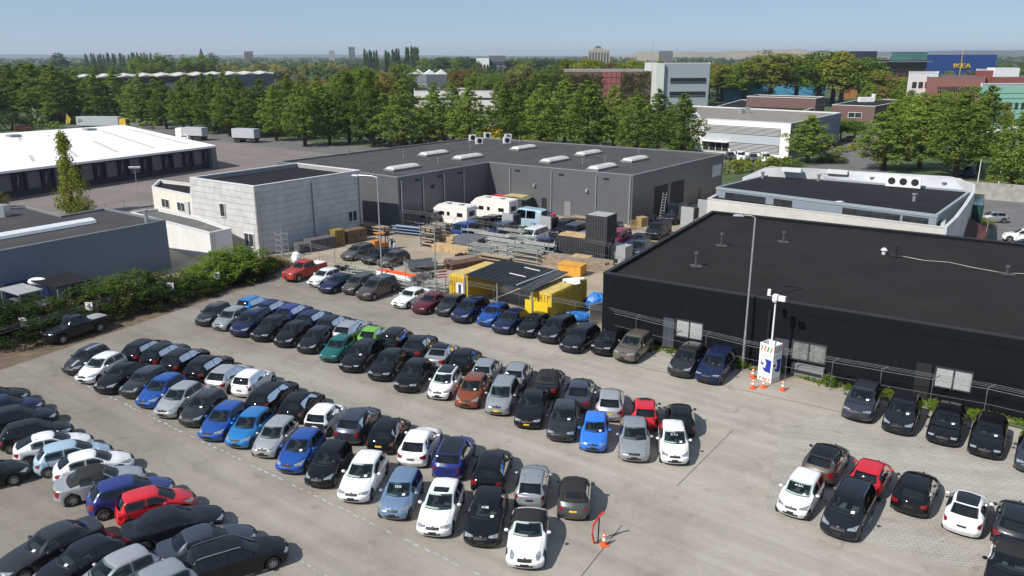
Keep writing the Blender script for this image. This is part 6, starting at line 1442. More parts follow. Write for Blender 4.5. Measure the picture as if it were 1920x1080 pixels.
def pallet(x, y, azd, label, tilt=False, n=1):
    X, Y = G(x, y); t = thing('pallet', label, 'pallet', (X, Y, 0), R(90 - azd))
    for q in range(n):
        for k in range(6):
            MB().box((0, -.5 + .2 * k, .14 * q + .1), (1.2, .12, .03)).obj('slat', mat("yellowish pallet wood", (.5, .36, .16), .75, var=.15), t) if not tilt else MB().box((-.5 + .2 * k, 0, .65), (.12, .04, 1.25)).obj('slat', mat("yellowish pallet wood", (.5, .36, .16), .75, var=.15), t)
        for k in range(3):
            MB().box((-.5 + .5 * k, 0, .14 * q + .05), (.1, 1.1, .07)).obj('bearer', M_wood, t) if not tilt else MB().box((0, .06, .12 + .5 * k), (1.2, .08, .1)).obj('bearer', M_wood, t)
    return t
pallet(1187, 431, 60, 'yellowish pallet leaning up by the grey hall corner', True)
pallet(1203, 424, 60, 'stack of yellow wooden pallets beside the leaning pallet', False, 9)
for i, (x, y, m, l) in enumerate(((1212, 423, 'dkblue', 'blue drum right of the pallet stack'), (1224, 420, 'dkgreen', 'dark green drum before the hall gate'), (1028, 413, 'blue', 'blue drum under the dark hall door'), (1036, 417, 'red', 'red drum right of the blue camper van'))):
    X, Y = G(x, y); top('drum', MB().cyl((X, Y, 0), .45, 1.2, 12), paint_early(m), l, 'drum')
X, Y = G(1238, 418); t = thing('ladder', 'aluminium ladder leaning into the first dark hall gate', 'ladder', (X, Y, 0), R(-30))
for s in (-.25, .25): MB().tube([(s, 0, 0), (s, 1.2, 4.0)], .03, 5).obj('rail', M_steel, t)
for k in range(11): MB().tube([(-.25, .3 * (k + .6) / 3, .35 * (k + .6)), (.25, .3 * (k + .6) / 3, .35 * (k + .6))], .02, 4).obj('rung', M_steel, t)
tubes('frame_stack', 'heap of pale frames and bars against the grey hall front', 'frames', 1098, 424, 4.6, 1.4, 7, 3, M_woodg, ua, H=1.3, seed=41, r=.06)
boxthing('skip', 'orange yellow skip behind the shelter roof', 'skip', 1072, 514, (2.6, 1.5, 1.1), mat("skip orange", (.6, .3, .04), .5, var=.15), 120, (('rim', (0, 0, 1.13), (2.7, 1.6, .06), mat("skip orange", (.6, .3, .04))),))
boxthing('parts_bin', 'white and grey parts bin on the timber beams', 'bin', 1090, 498, (2.0, 1.2, 1.0), M_woodg, 120, (('lid', (0, 0, 1.05), (2.1, 1.3, .08), M_wood),))
# tarp covered shed in the hall's inner corner
X, Y = G(958, 398); t = thing('tarp_shed', 'ramshackle shed with tan, red and green sheets in the hall corner', 'shed', (X, Y, 0), R(90 - ua))
MB().box((0, 0, 1.1), (5.6, 3.2, 2.2)).obj('wall', mat("dark shed wall", (.04, .05, .07), .7, var=.2), t)
for i, (c, s, m) in enumerate((((-1.6, -.6, 2.3), (2.6, 2.6, .08), M_red), ((.5, .7, 2.4), (3.2, 2.2, .08), mat("tan sheet", (.42, .33, .18), .8, var=.1)), ((2.3, -.2, 2.32), (1.8, 2.8, .08), mat("moss green sheet", (.12, .14, .06), .8, var=.1)))): MB().box(c, s, .1 * i).obj('roof_sheet', m, t)
# blue tarpaulins beside the yellow container
M_tarp = mat("blue tarpaulin", (.02, .16, .5), .45, var=.3, scale=2.5)
for x, y, d, l in ((1118, 583, (2.0, 1.6, 1.7), 'bundle under blue tarpaulin at the black building corner'), (1080, 603, (3.2, 1.1, .9), 'low heap under blue tarpaulin behind the black people carrier'), (1102, 577, (1.3, 1.0, .9), 'small dark blue heap behind the yellow container')):
    X, Y = G(x, y); rnd = random.Random(x); vs, fs = blob(d[0] / 2, d[1] / 2, d[2] / 2, 12, 7)
    vs = [(v[0] * rnd.uniform(.85, 1.15) + X, v[1] * rnd.uniform(.85, 1.15) + Y, max(0, (v[2] + d[2] / 2) * rnd.uniform(.9, 1.08))) for v in vs]
    top('tarp_heap', MB().add(vs, fs), M_tarp if x != 1102 else mat("dark blue tarpaulin", (.015, .04, .2), .5, var=.2), l, 'tarpaulin heap')
X, Y = G(1126, 612); boxthing('metal_gate_leaf', 'grey steel gate leaf leaning at the black building corner', 'gate', 1122, 606, (2.0, .08, 1.8), M_steel, 60, (('rail', (0, .06, 1.6), (2.0, .05, .08), M_trimg), ('rail', (0, .06, .3), (2.0, .05, .08), M_trimg)))
# shaded clutter along the panelled block
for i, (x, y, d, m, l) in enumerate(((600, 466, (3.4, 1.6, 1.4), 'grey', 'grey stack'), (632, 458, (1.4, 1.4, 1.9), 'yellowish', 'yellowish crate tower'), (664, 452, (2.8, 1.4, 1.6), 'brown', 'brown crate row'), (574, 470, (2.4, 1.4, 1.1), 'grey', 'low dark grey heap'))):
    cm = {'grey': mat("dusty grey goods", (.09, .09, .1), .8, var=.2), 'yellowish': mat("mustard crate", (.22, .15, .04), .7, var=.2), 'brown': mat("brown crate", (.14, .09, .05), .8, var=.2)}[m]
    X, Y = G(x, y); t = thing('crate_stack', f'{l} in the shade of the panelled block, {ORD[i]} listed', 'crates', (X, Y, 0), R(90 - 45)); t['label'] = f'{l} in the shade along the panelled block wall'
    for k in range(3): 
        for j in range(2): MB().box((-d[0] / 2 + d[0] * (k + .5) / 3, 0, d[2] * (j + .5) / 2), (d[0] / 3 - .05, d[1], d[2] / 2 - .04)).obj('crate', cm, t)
tubes('lattice_stack', 'upright lattice frames leaning on the panelled block wall', 'frames', 530, 481, 1.0, 1.2, 5, 5, M_steel, 44, H=3.2, seed=51, r=.03)
for i, (x, y, L, W, m, l, a_) in enumerate(((700, 438, 4.5, 1.5, M_woodg, 'pale boards stacked at the foot of the grey hall end', 120), (775, 441, 6.0, .9, mat('blue pipe', (.05, .1, .2), .5, var=.15), 'bundle of blue pipes on the ground near the two men', 115), (822, 437, 3.0, 1.2, M_rust, 'rusty frames behind the pallet racks', 100), (905, 444, 3.5, 1.6, M_dark, 'dark bundle behind the grey crate blocks', ua), (1020, 470, 3.0, 1.4, M_galvg, 'low stack of grey planks by the dark container', ua), (930, 497, 4.0, 1.2, M_woodg, 'weathered battens between pipe racks and shelter', ua))):
    tubes('bar_stack', l, 'stack', x, y, L, W, 6, 3, m, a_, r=.09, H=1.1, posts=False, seed=60 + i)
for i, (x, y, l) in enumerate(((640, 505, 'left of the grey steel frames'), (722, 512, 'before the taupe hatchback in the yard'), (800, 520, 'below the open grey trailer'), (870, 480, 'left of the rusty beams'))):
    X, Y = G(x, y); t = thing('tyre_pile', 'small heap of old tyres ' + l, 'tyres', (X, Y, 0), .3 * i)
    for k in range(7): MB().tube([(.55 * (k % 3) - .5, .5 * (k // 3) - .4, .02 + .2 * (k % 2)), (.55 * (k % 3) - .5, .5 * (k // 3) - .4, .22 + .2 * (k % 2))], .3, 12).obj('tyre', M_tyre, t)
# forklift, orange
X, Y = G(712, 470); t = thing('forklift', 'small orange forklift beside the two men', 'forklift', (X, Y, 0), R(40)); M_fo = mat("forklift orange", (.55, .18, .03), .5, var=.1)
MB().box((0, 0, .65), (1.7, 1.0, .7), 0, .9).obj('chassis', M_fo, t); MB().box((-.6, 0, 1.1), (.6, .9, .5)).obj('counterweight', M_fo, t)
for a in (-.4, .5):
    for b in (-.42, .42): MB().tube([(a, b, 1.0), (a, b, 2.1)], .04, 5).obj('post', M_black, t)
MB().box((.05, 0, 2.14), (1.1, .95, .06)).obj('roof', M_fo, t)
for b in (-.3, .3): MB().box((.95, b, 1.2), (.08, .08, 2.2)).obj('mast', M_black, t); MB().box((1.5, b, .12), (1.0, .1, .05)).obj('fork', M_steel, t)
for a in (-.55, .55):
    for b in (-.5, .5): MB().tube([(a, b - .08, .28), (a, b + .08, .28)], .28, 12).obj('wheel', M_tyre, t)
X, Y = G(556, 496); mbv, mbf = blob(.55, .5, .75, 10, 7); rnd = random.Random(2); top('bulk_bag', MB().add([(v[0] * rnd.uniform(.9, 1.1) + X, v[1] * rnd.uniform(.9, 1.1) + Y, v[2] + .75) for v in mbv], mbf), M_paper, 'white bulk bag behind the red pickup', 'bulk bag')
X, Y = G(1511, 702); Y -= .1; mbv, mbf = blob(.75, .4, .55, 12, 7); rnd = random.Random(5); top('folded_tarp', MB().add([(v[0] * rnd.uniform(.8, 1.15) + X, v[1] * rnd.uniform(.8, 1.15) + Y, v[2] + 1.5) for v in mbv], mbf), mat("grey green tarp", (.28, .34, .34), .6, var=.25, scale=3), 'pale tarpaulin heaped on a bench by the black wall', 'tarpaulin')
boxthing('bench', 'dark bench with machine parts below the pale tarpaulin', 'bench', 1513, 708, (2.2, .7, .95), M_trimg, ua + 3, (('shelf', (0, -.3, .5), (2.0, .5, .05), M_dark),))
# left of the hedge: canopies beside the shed
for (x, y, z, d, m, l) in ((115, 524, 3.0, (4.2, 3.2, .12), M_roofb, 'dark flat canopy on posts behind the hedge'), (38, 541, 2.6, (3.4, 2.0, .12), M_lgtop, 'light grey canopy sheet left of the dark canopy')):
    X, Y = G(x, y, z); t = thing('canopy', l, 'canopy', (X, Y, 0), R(-33)); MB().box((0, 0, z), d).obj('roof_sheet', m, t)
    for a in (-1, 1):
        for b in (-1, 1): MB().tube([(a * d[0] * .45, b * d[1] * .45, 0), (a * d[0] * .45, b * d[1] * .45, z - .07)], .05, 5).obj('post', M_steel, t)
X, Y = G(62, 562, 1.8); t = thing('sheet_roof', 'pale corrugated sheets lying above the hedge near number 5', 'sheet roof', (X, Y, 0), R(-35))
for k in range(9): MB().box((-2.0 + .5 * k, 0, 1.8 + .02 * (k % 2)), (.44, 2.0, .06)).obj('sheet', M_galv if k % 2 else M_galvg, t)
for a in (-1.8, 1.8): MB().tube([(a, 0, 0), (a, 0, 1.76)], .06, 5).obj('post', M_steel, t)
X, Y = G(70, 527, 2.8); vs, fs = blob(.9, .5, .35, 10, 6); top('white_bundle', MB().add([(v[0] + X, v[1] + Y, v[2] + 2.85) for v in vs], fs), M_paper, 'white bundle lying beside the dark canopy', 'bundle')
X, Y = G(15, 528, 2.2); top('blue_sheet', MB().box((X, Y, 1.1), (6.5, 1.2, 2.2), R(20), .9), mat("dark blue sheet", (.02, .035, .13), .6, var=.15), 'dark blue covered stack along the shed wall', 'covered stack')
# people
def person(x, y, label, shirt, rz, pose=0.0):
    X, Y = G(x, y); r = thing('person', label, 'person', (X, Y, 0), rz)
    J = {'pel': (0, 0, .95), 'chest': (0, .02, 1.3), 'neck': (0, .02, 1.48), 'head': (0, .05, 1.62), 'top': (0, .04, 1.74), 'lk': (.1, .04, .52), 'lf': (.11, -.02, .06), 'lt': (.12, .18, .03), 'rk': (-.1, .1 + pose * .1, .52), 'rf': (-.11, -.04 - pose * .2, .06), 'rt': (-.12, .16 - pose * .2, .03),
         'ls': (.2, .02, 1.42), 'le': (.26, .0, 1.14), 'lh': (.24, .16, .92), 'rs': (-.2, .02, 1.42), 're': (-.27, .05, 1.15), 'rh': (-.22, .32 + pose * .1, 1.1)}
    ks = list(J); E = [('pel', 'chest'), ('chest', 'neck'), ('neck', 'head'), ('head', 'top'), ('pel', 'lk'), ('lk', 'lf'), ('lf', 'lt'), ('pel', 'rk'), ('rk', 'rf'), ('rf', 'rt'), ('chest', 'ls'), ('ls', 'le'), ('le', 'lh'), ('chest', 'rs'), ('rs', 're'), ('re', 'rh')]
    rad = {'pel': .15, 'chest': .16, 'neck': .065, 'head': .1, 'top': .075, 'lk': .075, 'rk': .075, 'lf': .05, 'rf': .05, 'lt': .04, 'rt': .04, 'ls': .07, 'rs': .07, 'le': .05, 're': .05, 'lh': .04, 'rh': .04}
    me = bpy.data.meshes.new('body'); me.from_pydata([J[k] for k in ks], [(ks.index(a), ks.index(b)) for a, b in E], [])
    o = bpy.data.objects.new('body', me); COL.objects.link(o); sk = o.modifiers.new('skin', 'SKIN'); me.skin_vertices or bpy.ops
    lay = me.skin_vertices[0] if me.skin_vertices else None
    if lay is None:
        bm = bmesh.new(); bm.from_mesh(me); bm.verts.layers.skin.verify(); bm.to_mesh(me); bm.free(); lay = me.skin_vertices[0]
    for i, k in enumerate(ks): lay.data[i].radius = (rad[k], rad[k]); lay.data[i].use_root = (k == 'pel')
    o.modifiers.new('sub', 'SUBSURF').levels = 1
    m2 = bpy.data.meshes.new_from_object(o.evaluated_get(bpy.context.evaluated_depsgraph_get())); bpy.data.objects.remove(o)
    m2.materials.clear()
    for m in (mat("skin", (.45, .27, .2), .6, var=0), shirt, mat("jeans", (.05, .08, .17), .8, var=.1), mat("dark shoes", (.02, .02, .02), .7, var=0)): m2.materials.append(m)
    for p in m2.polygons:
        z = p.center.z; p.use_smooth = True
        p.material_index = 0 if z > 1.49 or (abs(p.center.x) > .19 and z < 1.16) else (1 if z > .98 else (2 if z > .09 else 3))
    o = bpy.data.objects.new('body', m2); COL.objects.link(o); o.parent = r
    vs, fs = blob(.11, .12, .1, 10, 6); MB().add([(v[0], v[1] + .02, v[2] + 1.72) for v in vs], fs).obj('hair', mat("dark hair", (.03, .022, .015), .8, var=0), r, True)
person(735, 466, 'man in grey shirt and blue jeans standing by the orange forklift', mat("grey shirt", (.3, .32, .34), .8, var=.05), R(160))
person(739, 480, 'man in light blue shirt behind the taupe hatchback', mat("light blue shirt", (.25, .4, .62), .8, var=.05), R(-60), 1.0)
# motorhomes
def motorhome(x, y, azd, label, L, H, alcove):
    X, Y = G(x, y); t = thing('motorhome', label, 'motorhome', (X, Y, 0), R(90 - azd)); m = mat("motorhome white", (.72, .71, .68), .4, var=.03)
    W = 2.2; prof = [(-L / 2, .5), (L / 2 - 1.5, .5), (L / 2 - 1.5, 1.75), (L / 2 - alcove, 1.85), (L / 2 - alcove + .25, 2.25), (L / 2 - 1.2, H), (-L / 2 + .15, H), (-L / 2, H - .15)]
    vs = [(a, s * W / 2, z) for s in (-1, 1) for a, z in prof]; n = len(prof)
    MB().add(vs, [tuple(range(n)), tuple(range(2 * n - 1, n - 1, -1))] + [(i, n + i, n + (i + 1) % n, (i + 1) % n) for i in range(n)]).obj('body', m, t)
    MB().box((L / 2 - .75, 0, .95), (1.6, 1.9, .9), 0, .93).obj('cab', m, t)
    MB().add([(L / 2 - .45, -.85, 1.4), (L / 2 - .45, .85, 1.4), (L / 2 - 1.1, .8, 1.78), (L / 2 - 1.1, -.8, 1.78)], [(0, 1, 2, 3)]).obj('windscreen', M_wind, t)
    for s in (-1, 1):
        for (a, w) in ((-L * .3, .9), (0.1, .45), (L * .2, .8)): MB().box((a, s * (W / 2 + .012), 1.75), (w, .03, .5)).obj('side_window', M_glass, t)
        for a in (-L * .28, L / 2 - .8): MB().tube([(a, s * (W / 2 - .22), .34), (a, s * (W / 2 + .01), .34)], .34, 14).obj('wheel', M_tyre, t)
    MB().box((-L / 2 - .015, 0, 1.9), (.03, 1.2, .65)).obj('rear_window', M_glass, t)
    for a in (-L * .25, L * .1): MB().box((a, .2, H + .06), (.6, .6, .1)).obj('roof_hatch', M_trimg, t)
motorhome(851, 422, 303, 'cream white motorhome with overcab bed, the left one of two', 5.9, 2.9, .55)
motorhome(925, 412, 303, 'larger white motorhome left of the blue camper van', 6.6, 3.1, .4)
car('hvan', 'paleblue', G(988, 408, 1.3), 303, 'light blue high roof camper van before the grey hall', 'camper vans', ())
vans = [('van', 'nearblack', 805, 411, 'dark van half hidden behind the left pallet rack'), ('van', 'blue', 868, 431, 'blue van right below the cream motorhome'), ('van', 'black', 893, 424, 'black van right of the blue van'), ('van', 'nearblack', 915, 419, 'near-black van before the larger motorhome'), ('van', 'dkblue', 941, 432, 'dark blue van left of the first grey camper roof'),
        ('van', 'white', 998, 441, 'white van nose out behind the pipe racks'), ('mpv', 'dkblue', 1018, 458, 'metallic blue car before the white van'), ('van', 'nearblack', 1052, 427, 'near-black van right of the camper van'), ('van', 'slate', 1074, 434, 'slate van left of the short dark container'), ('mpv', 'ltblue', 1092, 446, 'pale blue car at the stacked containers'),
        ('van', 'nearblack', 1142, 433, 'dark van behind the red purple van'), ('van', 'purple', 1156, 446, 'red purple van right of the stacked dark containers'), ('sedan', 'navy', 1195, 446, 'navy saloon right of the red purple van'), ('mpv', 'slate', 1198, 462, 'slate car below the navy saloon'), ('van', 'nearblack', 1233, 430, 'black green van nose out before the hall gates'),
        ('hvan', 'nearblack', 1264, 403, 'tall dark camper van with open bonnet at the hall gates'), ('estate', 'slate', 1060, 452, 'slate estate left of the containers')]
for k, c, x, y, l in vans: car(k, c, G(x, y, 1.0), 213, l, 'vans and cars stored in the yard', ())
# far vehicles
def lorry(x, y, azd, L, m, label, cab=None, H=3.9, text=False):
    X, Y = G(x, y); t = thing('lorry', label, 'lorry', (X, Y, 0), R(90 - azd)); MB().box((0, 0, 2.4), (L, 2.5, H - 1.3)).obj('box_body', m, t)
    MB().box((0, 0, .95), (L, 2.0, .3)).obj('chassis', M_black, t)
    if cab: MB().box((L / 2 + 1.3, 0, 1.75), (2.2, 2.4, 2.9), 0, .93).obj('cab', cab, t); MB().box((L / 2 + 2.38, 0, 2.2), (.06, 2.1, .8)).obj('windscreen', M_wind, t)
    for a in (-L * .35, -L * .22, L * .35):
        for s in (-1, 1): MB().tube([(a, s * 1.0, .5), (a, s * 1.25, .5)], .5, 12).obj('wheel', M_tyre, t)
    if text:
        for q in ([(-.9, 0), (-.7, 0), (-.7, 1.2), (-.9, 1.2)], [(-.7, 1.0), (.1, 1.0), (.1, 1.2), (-.7, 1.2)], [(.1, .5), (.3, .5), (.3, 1.2), (.1, 1.2)], [(-.7, .5), (.1, .5), (.1, .68), (-.7, .68)]):
            MB().add([(a - L * .38, -1.27, z + 1.7) for a, z in q], [(0, 1, 2, 3)]).obj('logo', M_dark, t)
M_lw = mat("pale grey lorry box", (.42, .45, .48), .5, var=.05)
lorry(188, 240, 95, 13.6, M_lw, 'long white trailer lorry with yellow cab beyond the white roof', M_yel, 4.0, True)
lorry(367, 262, 290, 6.5, M_lw, 'grey box lorry on the road, the left one', M_white, 3.4); lorry(462, 266, 110, 7.0, M_lw, 'white box lorry on the road, the right one', None, 3.6)
for x, y, k, c, a, l in ((346, 257, 'hatch', 'white', 290, 'white car before the grey box lorry'), (44, 240, 'van', 'orange', 60, 'yellow orange car at the far left beyond the white roof'), (845, 272, 'van', 'blue', 200, 'blue van under the roadside trees'), (872, 276, 'hatch', 'slate', 200, 'slate car under the roadside trees'), (826, 272, 'hatch', 'black', 200, 'black car beside the red white sign'),
                         (1369, 294, 'mpv', 'dkgrey', 190, 'dark people carrier parked before the louvred office'), (1388, 295, 'van', 'white', 190, 'white van parked left before the louvred office'), (1412, 297, 'mpv', 'grey', 190, 'grey car parked before the louvred office'), (1434, 298, 'van', 'white', 190, 'white van parked right before the louvred office'),
                         (1556, 268, 'van', 'white', 215, 'white van by the office side road'), (1590, 261, 'hatch', 'orange', 270, 'yellow car beyond the side road tree'), (1812, 325, 'van', 'dkblue', 190, 'blue van behind the retaining wall trees'), (1917, 445, 'suv', 'white', 300, 'white off-roader at the right picture edge'), (1858, 408, 'hatch', 'silver', 280, 'silver car in the tree shadow at the right'), (1916, 462, 'hatch', 'slate', 300, 'dark car below the white off-roader')):
    car(k, c, G(x, y, .7), a, l, 'vehicles beyond the yards', ())
X, Y = G(815, 275); t = thing('advert_board', 'red and white board among the roadside trees', 'sign', (X, Y, 0), 0.0)
MB().box((0, 0, 3.6), (4.6, .1, 1.5)).obj('red_board', M_red, t); MB().box((0, 0, 2.2), (4.6, .1, 1.2)).obj('white_board', M_paper, t)
for a in (-2, 2): MB().cyl((a, .1, 0), .08, 4.2, 6).obj('post', M_steel, t)
boxthing('yellow_kiosk', 'yellow stall half hidden under the roadside trees', 'stall', 925, 268, (7, 3, 4.4), M_yel, 100, (('roof', (0, 0, 4.45), (7.4, 3.4, .1), M_trimg),))
# rows: (kind, colour, picture x, y of the middle of the car, what it is, extras); heading = the way the nose points
ROWS = []
def row(name, group, a0, a1, cars, flip):
    """a0/a1: tail direction (degrees from +Y) at the first and last car of the row; flip: nose towards the camera"""
    n = len(cars)
    for i, c in enumerate(cars):
        a = a0 + (a1 - a0) * i / max(1, n - 1)
        kind, colour, px, py, desc = c[:5]; opts = c[5] if len(c) > 5 else ()
        for o in opts:
            if isinstance(o, str) and o.startswith('a='): a = float(o[2:])
        pos = G(px, py, 0.5 if kind not in ('van', 'hvan') else 1.0)
        dcut = lambda q: cars[q][4].split('|')
        d = desc.split('|')[0]
        sh = lambda q: (cars[q][4].split('|') + [''])[1] or cars[q][4].split('|')[0]
        if n > 1:
            if i == 0: near = f"at left end beside {sh(1)}"
            elif i == n - 1: near = f"at right end beside {sh(n - 2)}"
            else: near = f"between {sh(i - 1)} and {sh(i + 1)}"
            label = f"{d}, {name}, {near}"
        else: label = f"{d} {name}"
        car(kind, colour, pos, a + (180 if flip else 0), label, group, opts)
row('third row from fence', 'cars nose out in the rear double row', 19, 8, [
 ('city', 'dkgrey', 400, 592, 'dark grey city car|grey city car'), ('city', 'silver', 432, 600, 'silver city car|silver car'), ('mpv', 'navy', 472, 608, 'dark blue people carrier|blue carrier'),
 ('hatch', 'black', 508, 617, 'black hatchback with clear lamps|black hatchback', ('a=17',)), ('round', 'black', 549, 628, 'black hatchback with slanted lamps|black hatchback'), ('small', 'nearblack', 591, 640, 'black car with upright lamps|black car'),
 ('oldh', 'teal', 633, 655, 'teal old hatchback|teal hatchback', ()), ('estate', 'black', 676, 669, 'square black estate|black estate', ('paper',)), ('hatch', 'black', 727, 686, 'glossy black hatchback|black hatchback'),
 ('hatch', 'black', 775, 706, 'plain black hatchback|black hatchback'), ('city', 'white', 833, 722, 'white city car with dark roof|white city car', ('pano', 'paper')), ('small', 'orange', 885, 736, 'copper brown hatchback|copper hatchback', ('paper',)),
 ('tall', 'silver', 941, 747, 'silver minivan with yellow plate|silver minivan', ('yplate', 'rails')), ('sedan', 'black', 997, 766, 'black saloon with yellow plate|black saloon', ('yplate',)), ('hatch', 'dkgrey', 1056, 791, 'charcoal hatchback|charcoal hatchback', ('paper',)),
 ('oldh', 'brblue', 1114, 812, 'bright blue hatchback|bright blue hatchback', ('paper',)), ('hatch', 'silver', 1188, 826, 'silver hatchback|silver hatchback'), ('small', 'white', 1261, 834, 'white hatchback|white hatchback', ('paper', 'n=01711'))], True)
row('second row from fence', 'cars tail out in the rear double row', 19, 8, [
 ('small', 'cyan', 476, 573, 'light blue hatchback|light blue hatchback'), ('hatch', 'dkblue', 512, 580, 'blue hatchback|blue hatchback'), ('hatch', 'royal', 551, 588, 'deep blue hatchback|deep blue hatchback'),
 ('hatch', 'navy', 588, 600, 'navy hatchback|navy hatchback'), ('hatch', 'nearblack', 625, 610, 'near-black hatchback|near-black hatchback'), ('estate', 'ltgrey', 661, 620, 'silver estate with dark sunroof|silver estate', ('sun',)),
 ('round', 'green', 703, 631, 'lime green hatchback|green hatchback', ('sun',)), ('tall', 'black', 743, 640, 'tall black hatchback|tall black hatchback'), ('sedan', 'nearblack', 786, 650, 'black saloon|black saloon'),
 ('cabrio', 'silver', 828, 666, 'silver coupe with dark roof|silver coupe', ('roof',)), ('round', 'black', 872, 676, 'black hatchback|black hatchback'), ('small', 'silver', 912, 696, 'silver hatchback|silver hatchback'),
 ('small', 'silver', 970, 704, 'clean silver hatchback|silver hatchback'), ('cabrio', 'black', 1028, 717, 'black convertible with closed top|black convertible', ('soft',)), ('sedan', 'slate', 1086, 738, 'slate blue saloon|slate saloon'),
 ('hatch', 'ltgrey', 1143, 756, 'silver hatchback with yellow plate|silver hatchback', ('yplate',)), ('small', 'red', 1207, 775, 'red hatchback with dark sunroof|red hatchback', ('sun', 'blackmirror')), ('small', 'black', 1273, 786, 'small black hatchback|small black hatchback', ('blackmirror',))], False)
row('fifth row from fence', 'cars nose out in the front double row', 16, 6, [
 ('small', 'dkgrey', 162, 677, 'grey car with pale stripe|striped car', ('stripe', 'bstripe')), ('round', 'white', 190, 691, 'white hatchback|white hatchback'), ('gtc', 'black', 226, 709, 'black hatchback with wide bonnet|black hatchback'),
 ('mini', 'dkgrey', 270, 718, 'grey car with round lamps|round-lamped car'), ('round', 'blue', 303, 734, 'blue hatchback|blue hatchback', ('a=15',)), ('round', 'ltgrey', 337, 751, 'silver hatchback|silver hatchback'),
 ('small', 'dkgrey', 381, 768, 'dark grey hatchback|grey hatchback', ('paper',)), ('round', 'blue', 420, 791, 'deep blue hatchback|deep blue hatchback'), ('small', 'cyan', 468, 805, 'sky blue hatchback|sky blue hatchback'),
 ('city', 'ltgrey', 516, 823, 'silver city car|silver city car'), ('round', 'blue', 564, 847, 'metallic blue hatchback|metallic blue hatchback', ('paper',)), ('small', 'black', 616, 873, 'black hatchback with round lamps|black hatchback'),
 ('hatch', 'white', 681, 895, 'white five-door hatchback|white hatchback', ('paper',)), ('city', 'ltblue', 751, 930, 'pale blue city car|pale blue car', ('paper', 'n=5533')), ('hatch', 'white', 826, 953, 'white hatchback with open sunroof|white sunroof hatchback', ('sun',)),
 ('hatch', 'black', 911, 970, 'glossy black hatchback|black hatchback', ('paper', 'n=4188')), ('bug', 'white', 989, 1006, 'white rounded convertible with black top|white convertible', ('soft',))], True)
row('fourth row from fence', 'cars tail out in the front double row', 17, 7, [
 ('hatch', 'black', 275, 657, 'black hatchback|black hatchback'), ('cross', 'black', 310, 667, 'black crossover|black crossover'), ('cross', 'nearblack', 347, 677, 'tall black crossover|tall crossover'),
 ('hatch', 'black', 392, 689, 'shiny black hatchback|black hatchback'), ('hatch', 'ltgrey', 431, 707, 'silver hatchback|silver hatchback'), ('small', 'white', 475, 716, 'rounded white hatchback|rounded white hatchback'),
 ('estate', 'black', 511, 743, 'black estate|black estate'), ('round', 'black', 566, 760, 'black hatchback|black hatchback'), ('city', 'white', 611, 784, 'white city car with black tailgate|white city car', ()),
 ('cross', 'slate', 671, 796, 'slate crossover|slate crossover'), ('round', 'black', 729, 813, 'black hatchback with yellow plate|yellow-plated hatchback', ('yplate',)), ('hatch', 'white', 788, 834, 'sporty white hatchback|sporty white hatchback'),
 ('bmini', 'royal', 851, 857, 'royal blue crossover|royal blue crossover', ('pano',)), ('hatch', 'black', 922, 880, 'gleaming black hatchback|gleaming hatchback'), ('oldh', 'silver', 998, 909, 'silver hatchback|silver hatchback'),
 ('retro', 'grey', 1076, 930, 'grey convertible with yellow plate|grey convertible', ('soft', 'yplate', 'blackmirror'))], False)
row('row at left edge', 'cars nose to the aisle in the left row', 58, 59, [
 ('hatch', 'black', -14, 749, 'black hatchback|black hatchback'), ('hatch', 'navy', 12, 767, 'navy hatchback|navy hatchback'), ('hatch', 'nearblack', 36, 788, 'near-black hatchback|near-black hatchback'),
 ('round', 'black', 66, 815, 'black three-door hatchback|black three-door'), ('coupe', 'white', 100, 837, 'white coupe with glass tail|white coupe'), ('round', 'paleblue', 137, 857, 'pale blue hatchback|pale blue hatchback'),
 ('gtc', 'white', 175, 875, 'white three-door hatchback|white three-door'), ('cabrio', 'ltgrey', 187, 905, 'silver convertible with black top|silver convertible', ('soft',)), ('cross', 'royal', 245, 930, 'royal blue crossover|blue crossover'),
 ('small', 'red', 291, 949, 'red hatchback|red hatchback'), ('sedan', 'nearblack', 325, 986, 'black saloon with chrome window line|black saloon'), ('cabrio', 'slate', 388, 1023, 'slate coupe cabriolet|slate coupe', ('paper',)),
 ('estate', 'black', 440, 1050, 'black estate with roof rails|black estate', ('rails',))], False)
row('row in near left corner', 'cars in the near left corner', 38, 42, [
 ('sedan', 'dkgrey', 92, 1030, 'dark grey saloon|grey saloon', ('paper',)), ('gtc', 'nearblack', 152, 1058, 'black three-door coupe|black coupe', ('paper',)), ('round', 'ltgrey', 215, 1085, 'silver hatchback|silver hatchback'), ('hatch', 'silver', 278, 1116, 'silver saloon roof|silver roof')], True)
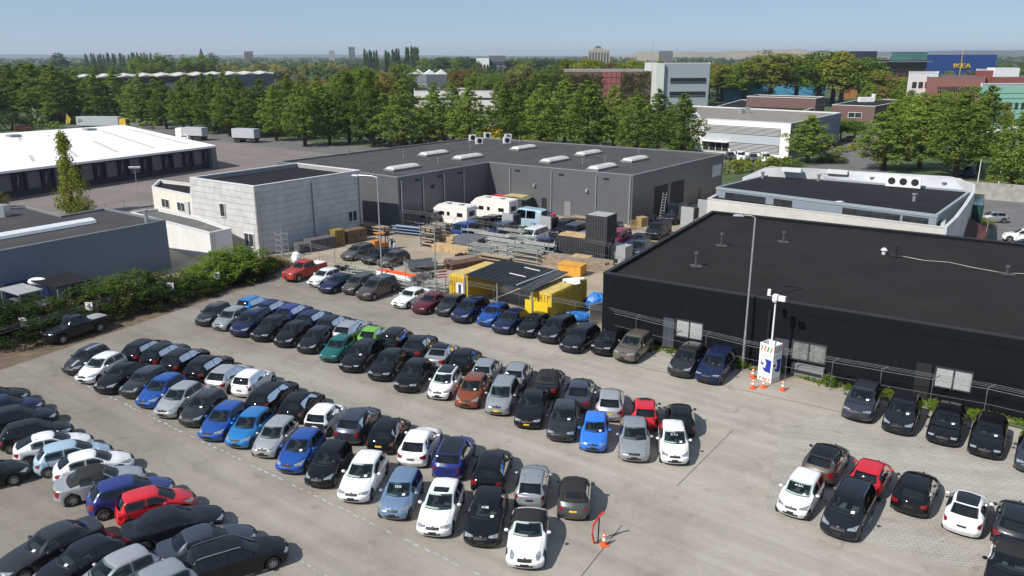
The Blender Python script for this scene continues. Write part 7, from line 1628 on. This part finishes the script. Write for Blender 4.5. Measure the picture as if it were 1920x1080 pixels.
row('row along wire fence', 'cars nose out along the wire fence', 31, 31, [
 ('pickup', 'pickred', 571, 510, 'red pickup with white bed cover|red pickup', ('bed', 'whitebed')), ('round', 'white', 608, 522, 'white hatchback|white hatchback'), ('sedan', 'navy', 634, 532, 'dark navy saloon|navy saloon'),
 ('tall', 'brown', 673, 536, 'taupe hatchback|taupe hatchback'), ('bigmpv', 'brown', 706, 544, 'brown people carrier with sunroof|brown carrier', ('sun', 'rails')), ('olds', 'white', 770, 559, 'white old saloon|white saloon'),
 ('olds', 'maroon', 808, 569, 'maroon old saloon|maroon saloon'), ('small', 'dkgrey', 846, 575, 'dark grey small car|grey small car'), ('mpv', 'navy', 882, 585, 'navy people carrier|navy carrier'),
 ('small', 'blue', 925, 593, 'bright blue hatchback|blue hatchback'), ('hatch', 'navy', 957, 605, 'navy hatchback|navy hatchback'), ('round', 'black', 1000, 612, 'black hatchback with white bumper edge|black hatchback'),
 ('mpv', 'nearblack', 1044, 621, 'black people carrier with wide grille|black carrier'), ('estate', 'nearblack', 1087, 637, 'black estate|black estate'), ('cross', 'black', 1142, 644, 'black crossover|black crossover'),
 ('suv', 'gold', 1187, 655, 'bronze off-roader|bronze off-roader', ()), ('mpv', 'dkgrey', 1288, 681, 'charcoal people carrier|charcoal carrier'), ('bigmpv', 'navy', 1341, 691, 'dark navy people carrier|navy carrier')], True)
row('row before black wall', 'cars nose out before the black building', 33, 35, [
 ('suv', 'slate', 1615, 759, 'slate off-roader with roof rails|slate off-roader', ('rails', 'paper')), ('mpv', 'nearblack', 1690, 781, 'black people carrier|black carrier', ('paper',)), ('estate', 'black', 1773, 799, 'black estate|black estate', ('paper',)),
 ('estate', 'black', 1851, 821, 'black starred-grille car|black car', ('paper',)), ('hatch', 'slate', 1938, 853, 'slate car|slate car')], True)
row('rear row of right block', 'cars tail out in the right-hand block', 36, 36, [
 ('cross', 'brown', 1547, 869, 'black-roofed brown hatchback|brown hatchback', ('roof', 'blackmirror')), ('small', 'red', 1631, 896, 'red hatchback|red hatchback'), ('hatch', 'black', 1716, 923, 'black hatchback|black hatchback', ('blackmirror',)),
 ('gtc', 'white', 1811, 959, 'white coupe with glass roof|white coupe', ('pano',)), ('hatch', 'dkgrey', 1903, 982, 'dark grey hatchback|grey hatchback', ('pano',))], False)
row('front row of right block', 'cars nose out in the right-hand block', 35, 36, [
 ('city', 'white', 1499, 931, 'white city car|white city car', ('paper', 'n=41571')), ('mpv', 'nearblack', 1589, 961, 'black people carrier|black carrier', ('paper', 'rails')), ('cabrio', 'black', 1892, 1072, 'black convertible|black convertible', ('soft',))], True)
row('standing alone below the numbered hedge', 'lone pickup', 28, 28, [('pickup', 'black', 141, 618, 'black pickup with silver bed cover', ('bed',))], True)
row('cut off at the left edge beside two cars\' shadows', 'lone car', 58, 58, [('hatch', 'black', -28, 893, 'black car tail', ())], False)
row('yard behind fence', 'cars in the yard by the white building', 33, 37, [
 ('estate', 'grey', 671, 474, 'grey saloon estate|grey estate'), ('sedan', 'black', 710, 481, 'black saloon with open door|black saloon'), ('hatch', 'brown', 737, 487, 'taupe hatchback|taupe hatchback')], True)
# ------------------------------------------------------------------ the air: an even pale haze round the whole scene
HAZE = 0.0001
hm = bpy.data.materials.new("haze"); hm.use_nodes = True
hn = hm.node_tree; hn.nodes.remove(hn.nodes["Principled BSDF"])
pv = hn.nodes.new("ShaderNodeVolumePrincipled"); pv.inputs["Color"].default_value = (0.74, 0.87, 1.0, 1); pv.inputs["Density"].default_value = HAZE; pv.inputs["Anisotropy"].default_value = 0.2
hn.links.new(pv.outputs[0], hn.nodes["Material Output"].inputs["Volume"])
hz_ = MB().prism([(-9200, -140), (9200, -140), (9200, 14200), (-9200, 14200)], -1.5, 80, True, True).obj('haze', hm); hz_['kind'] = 'stuff'
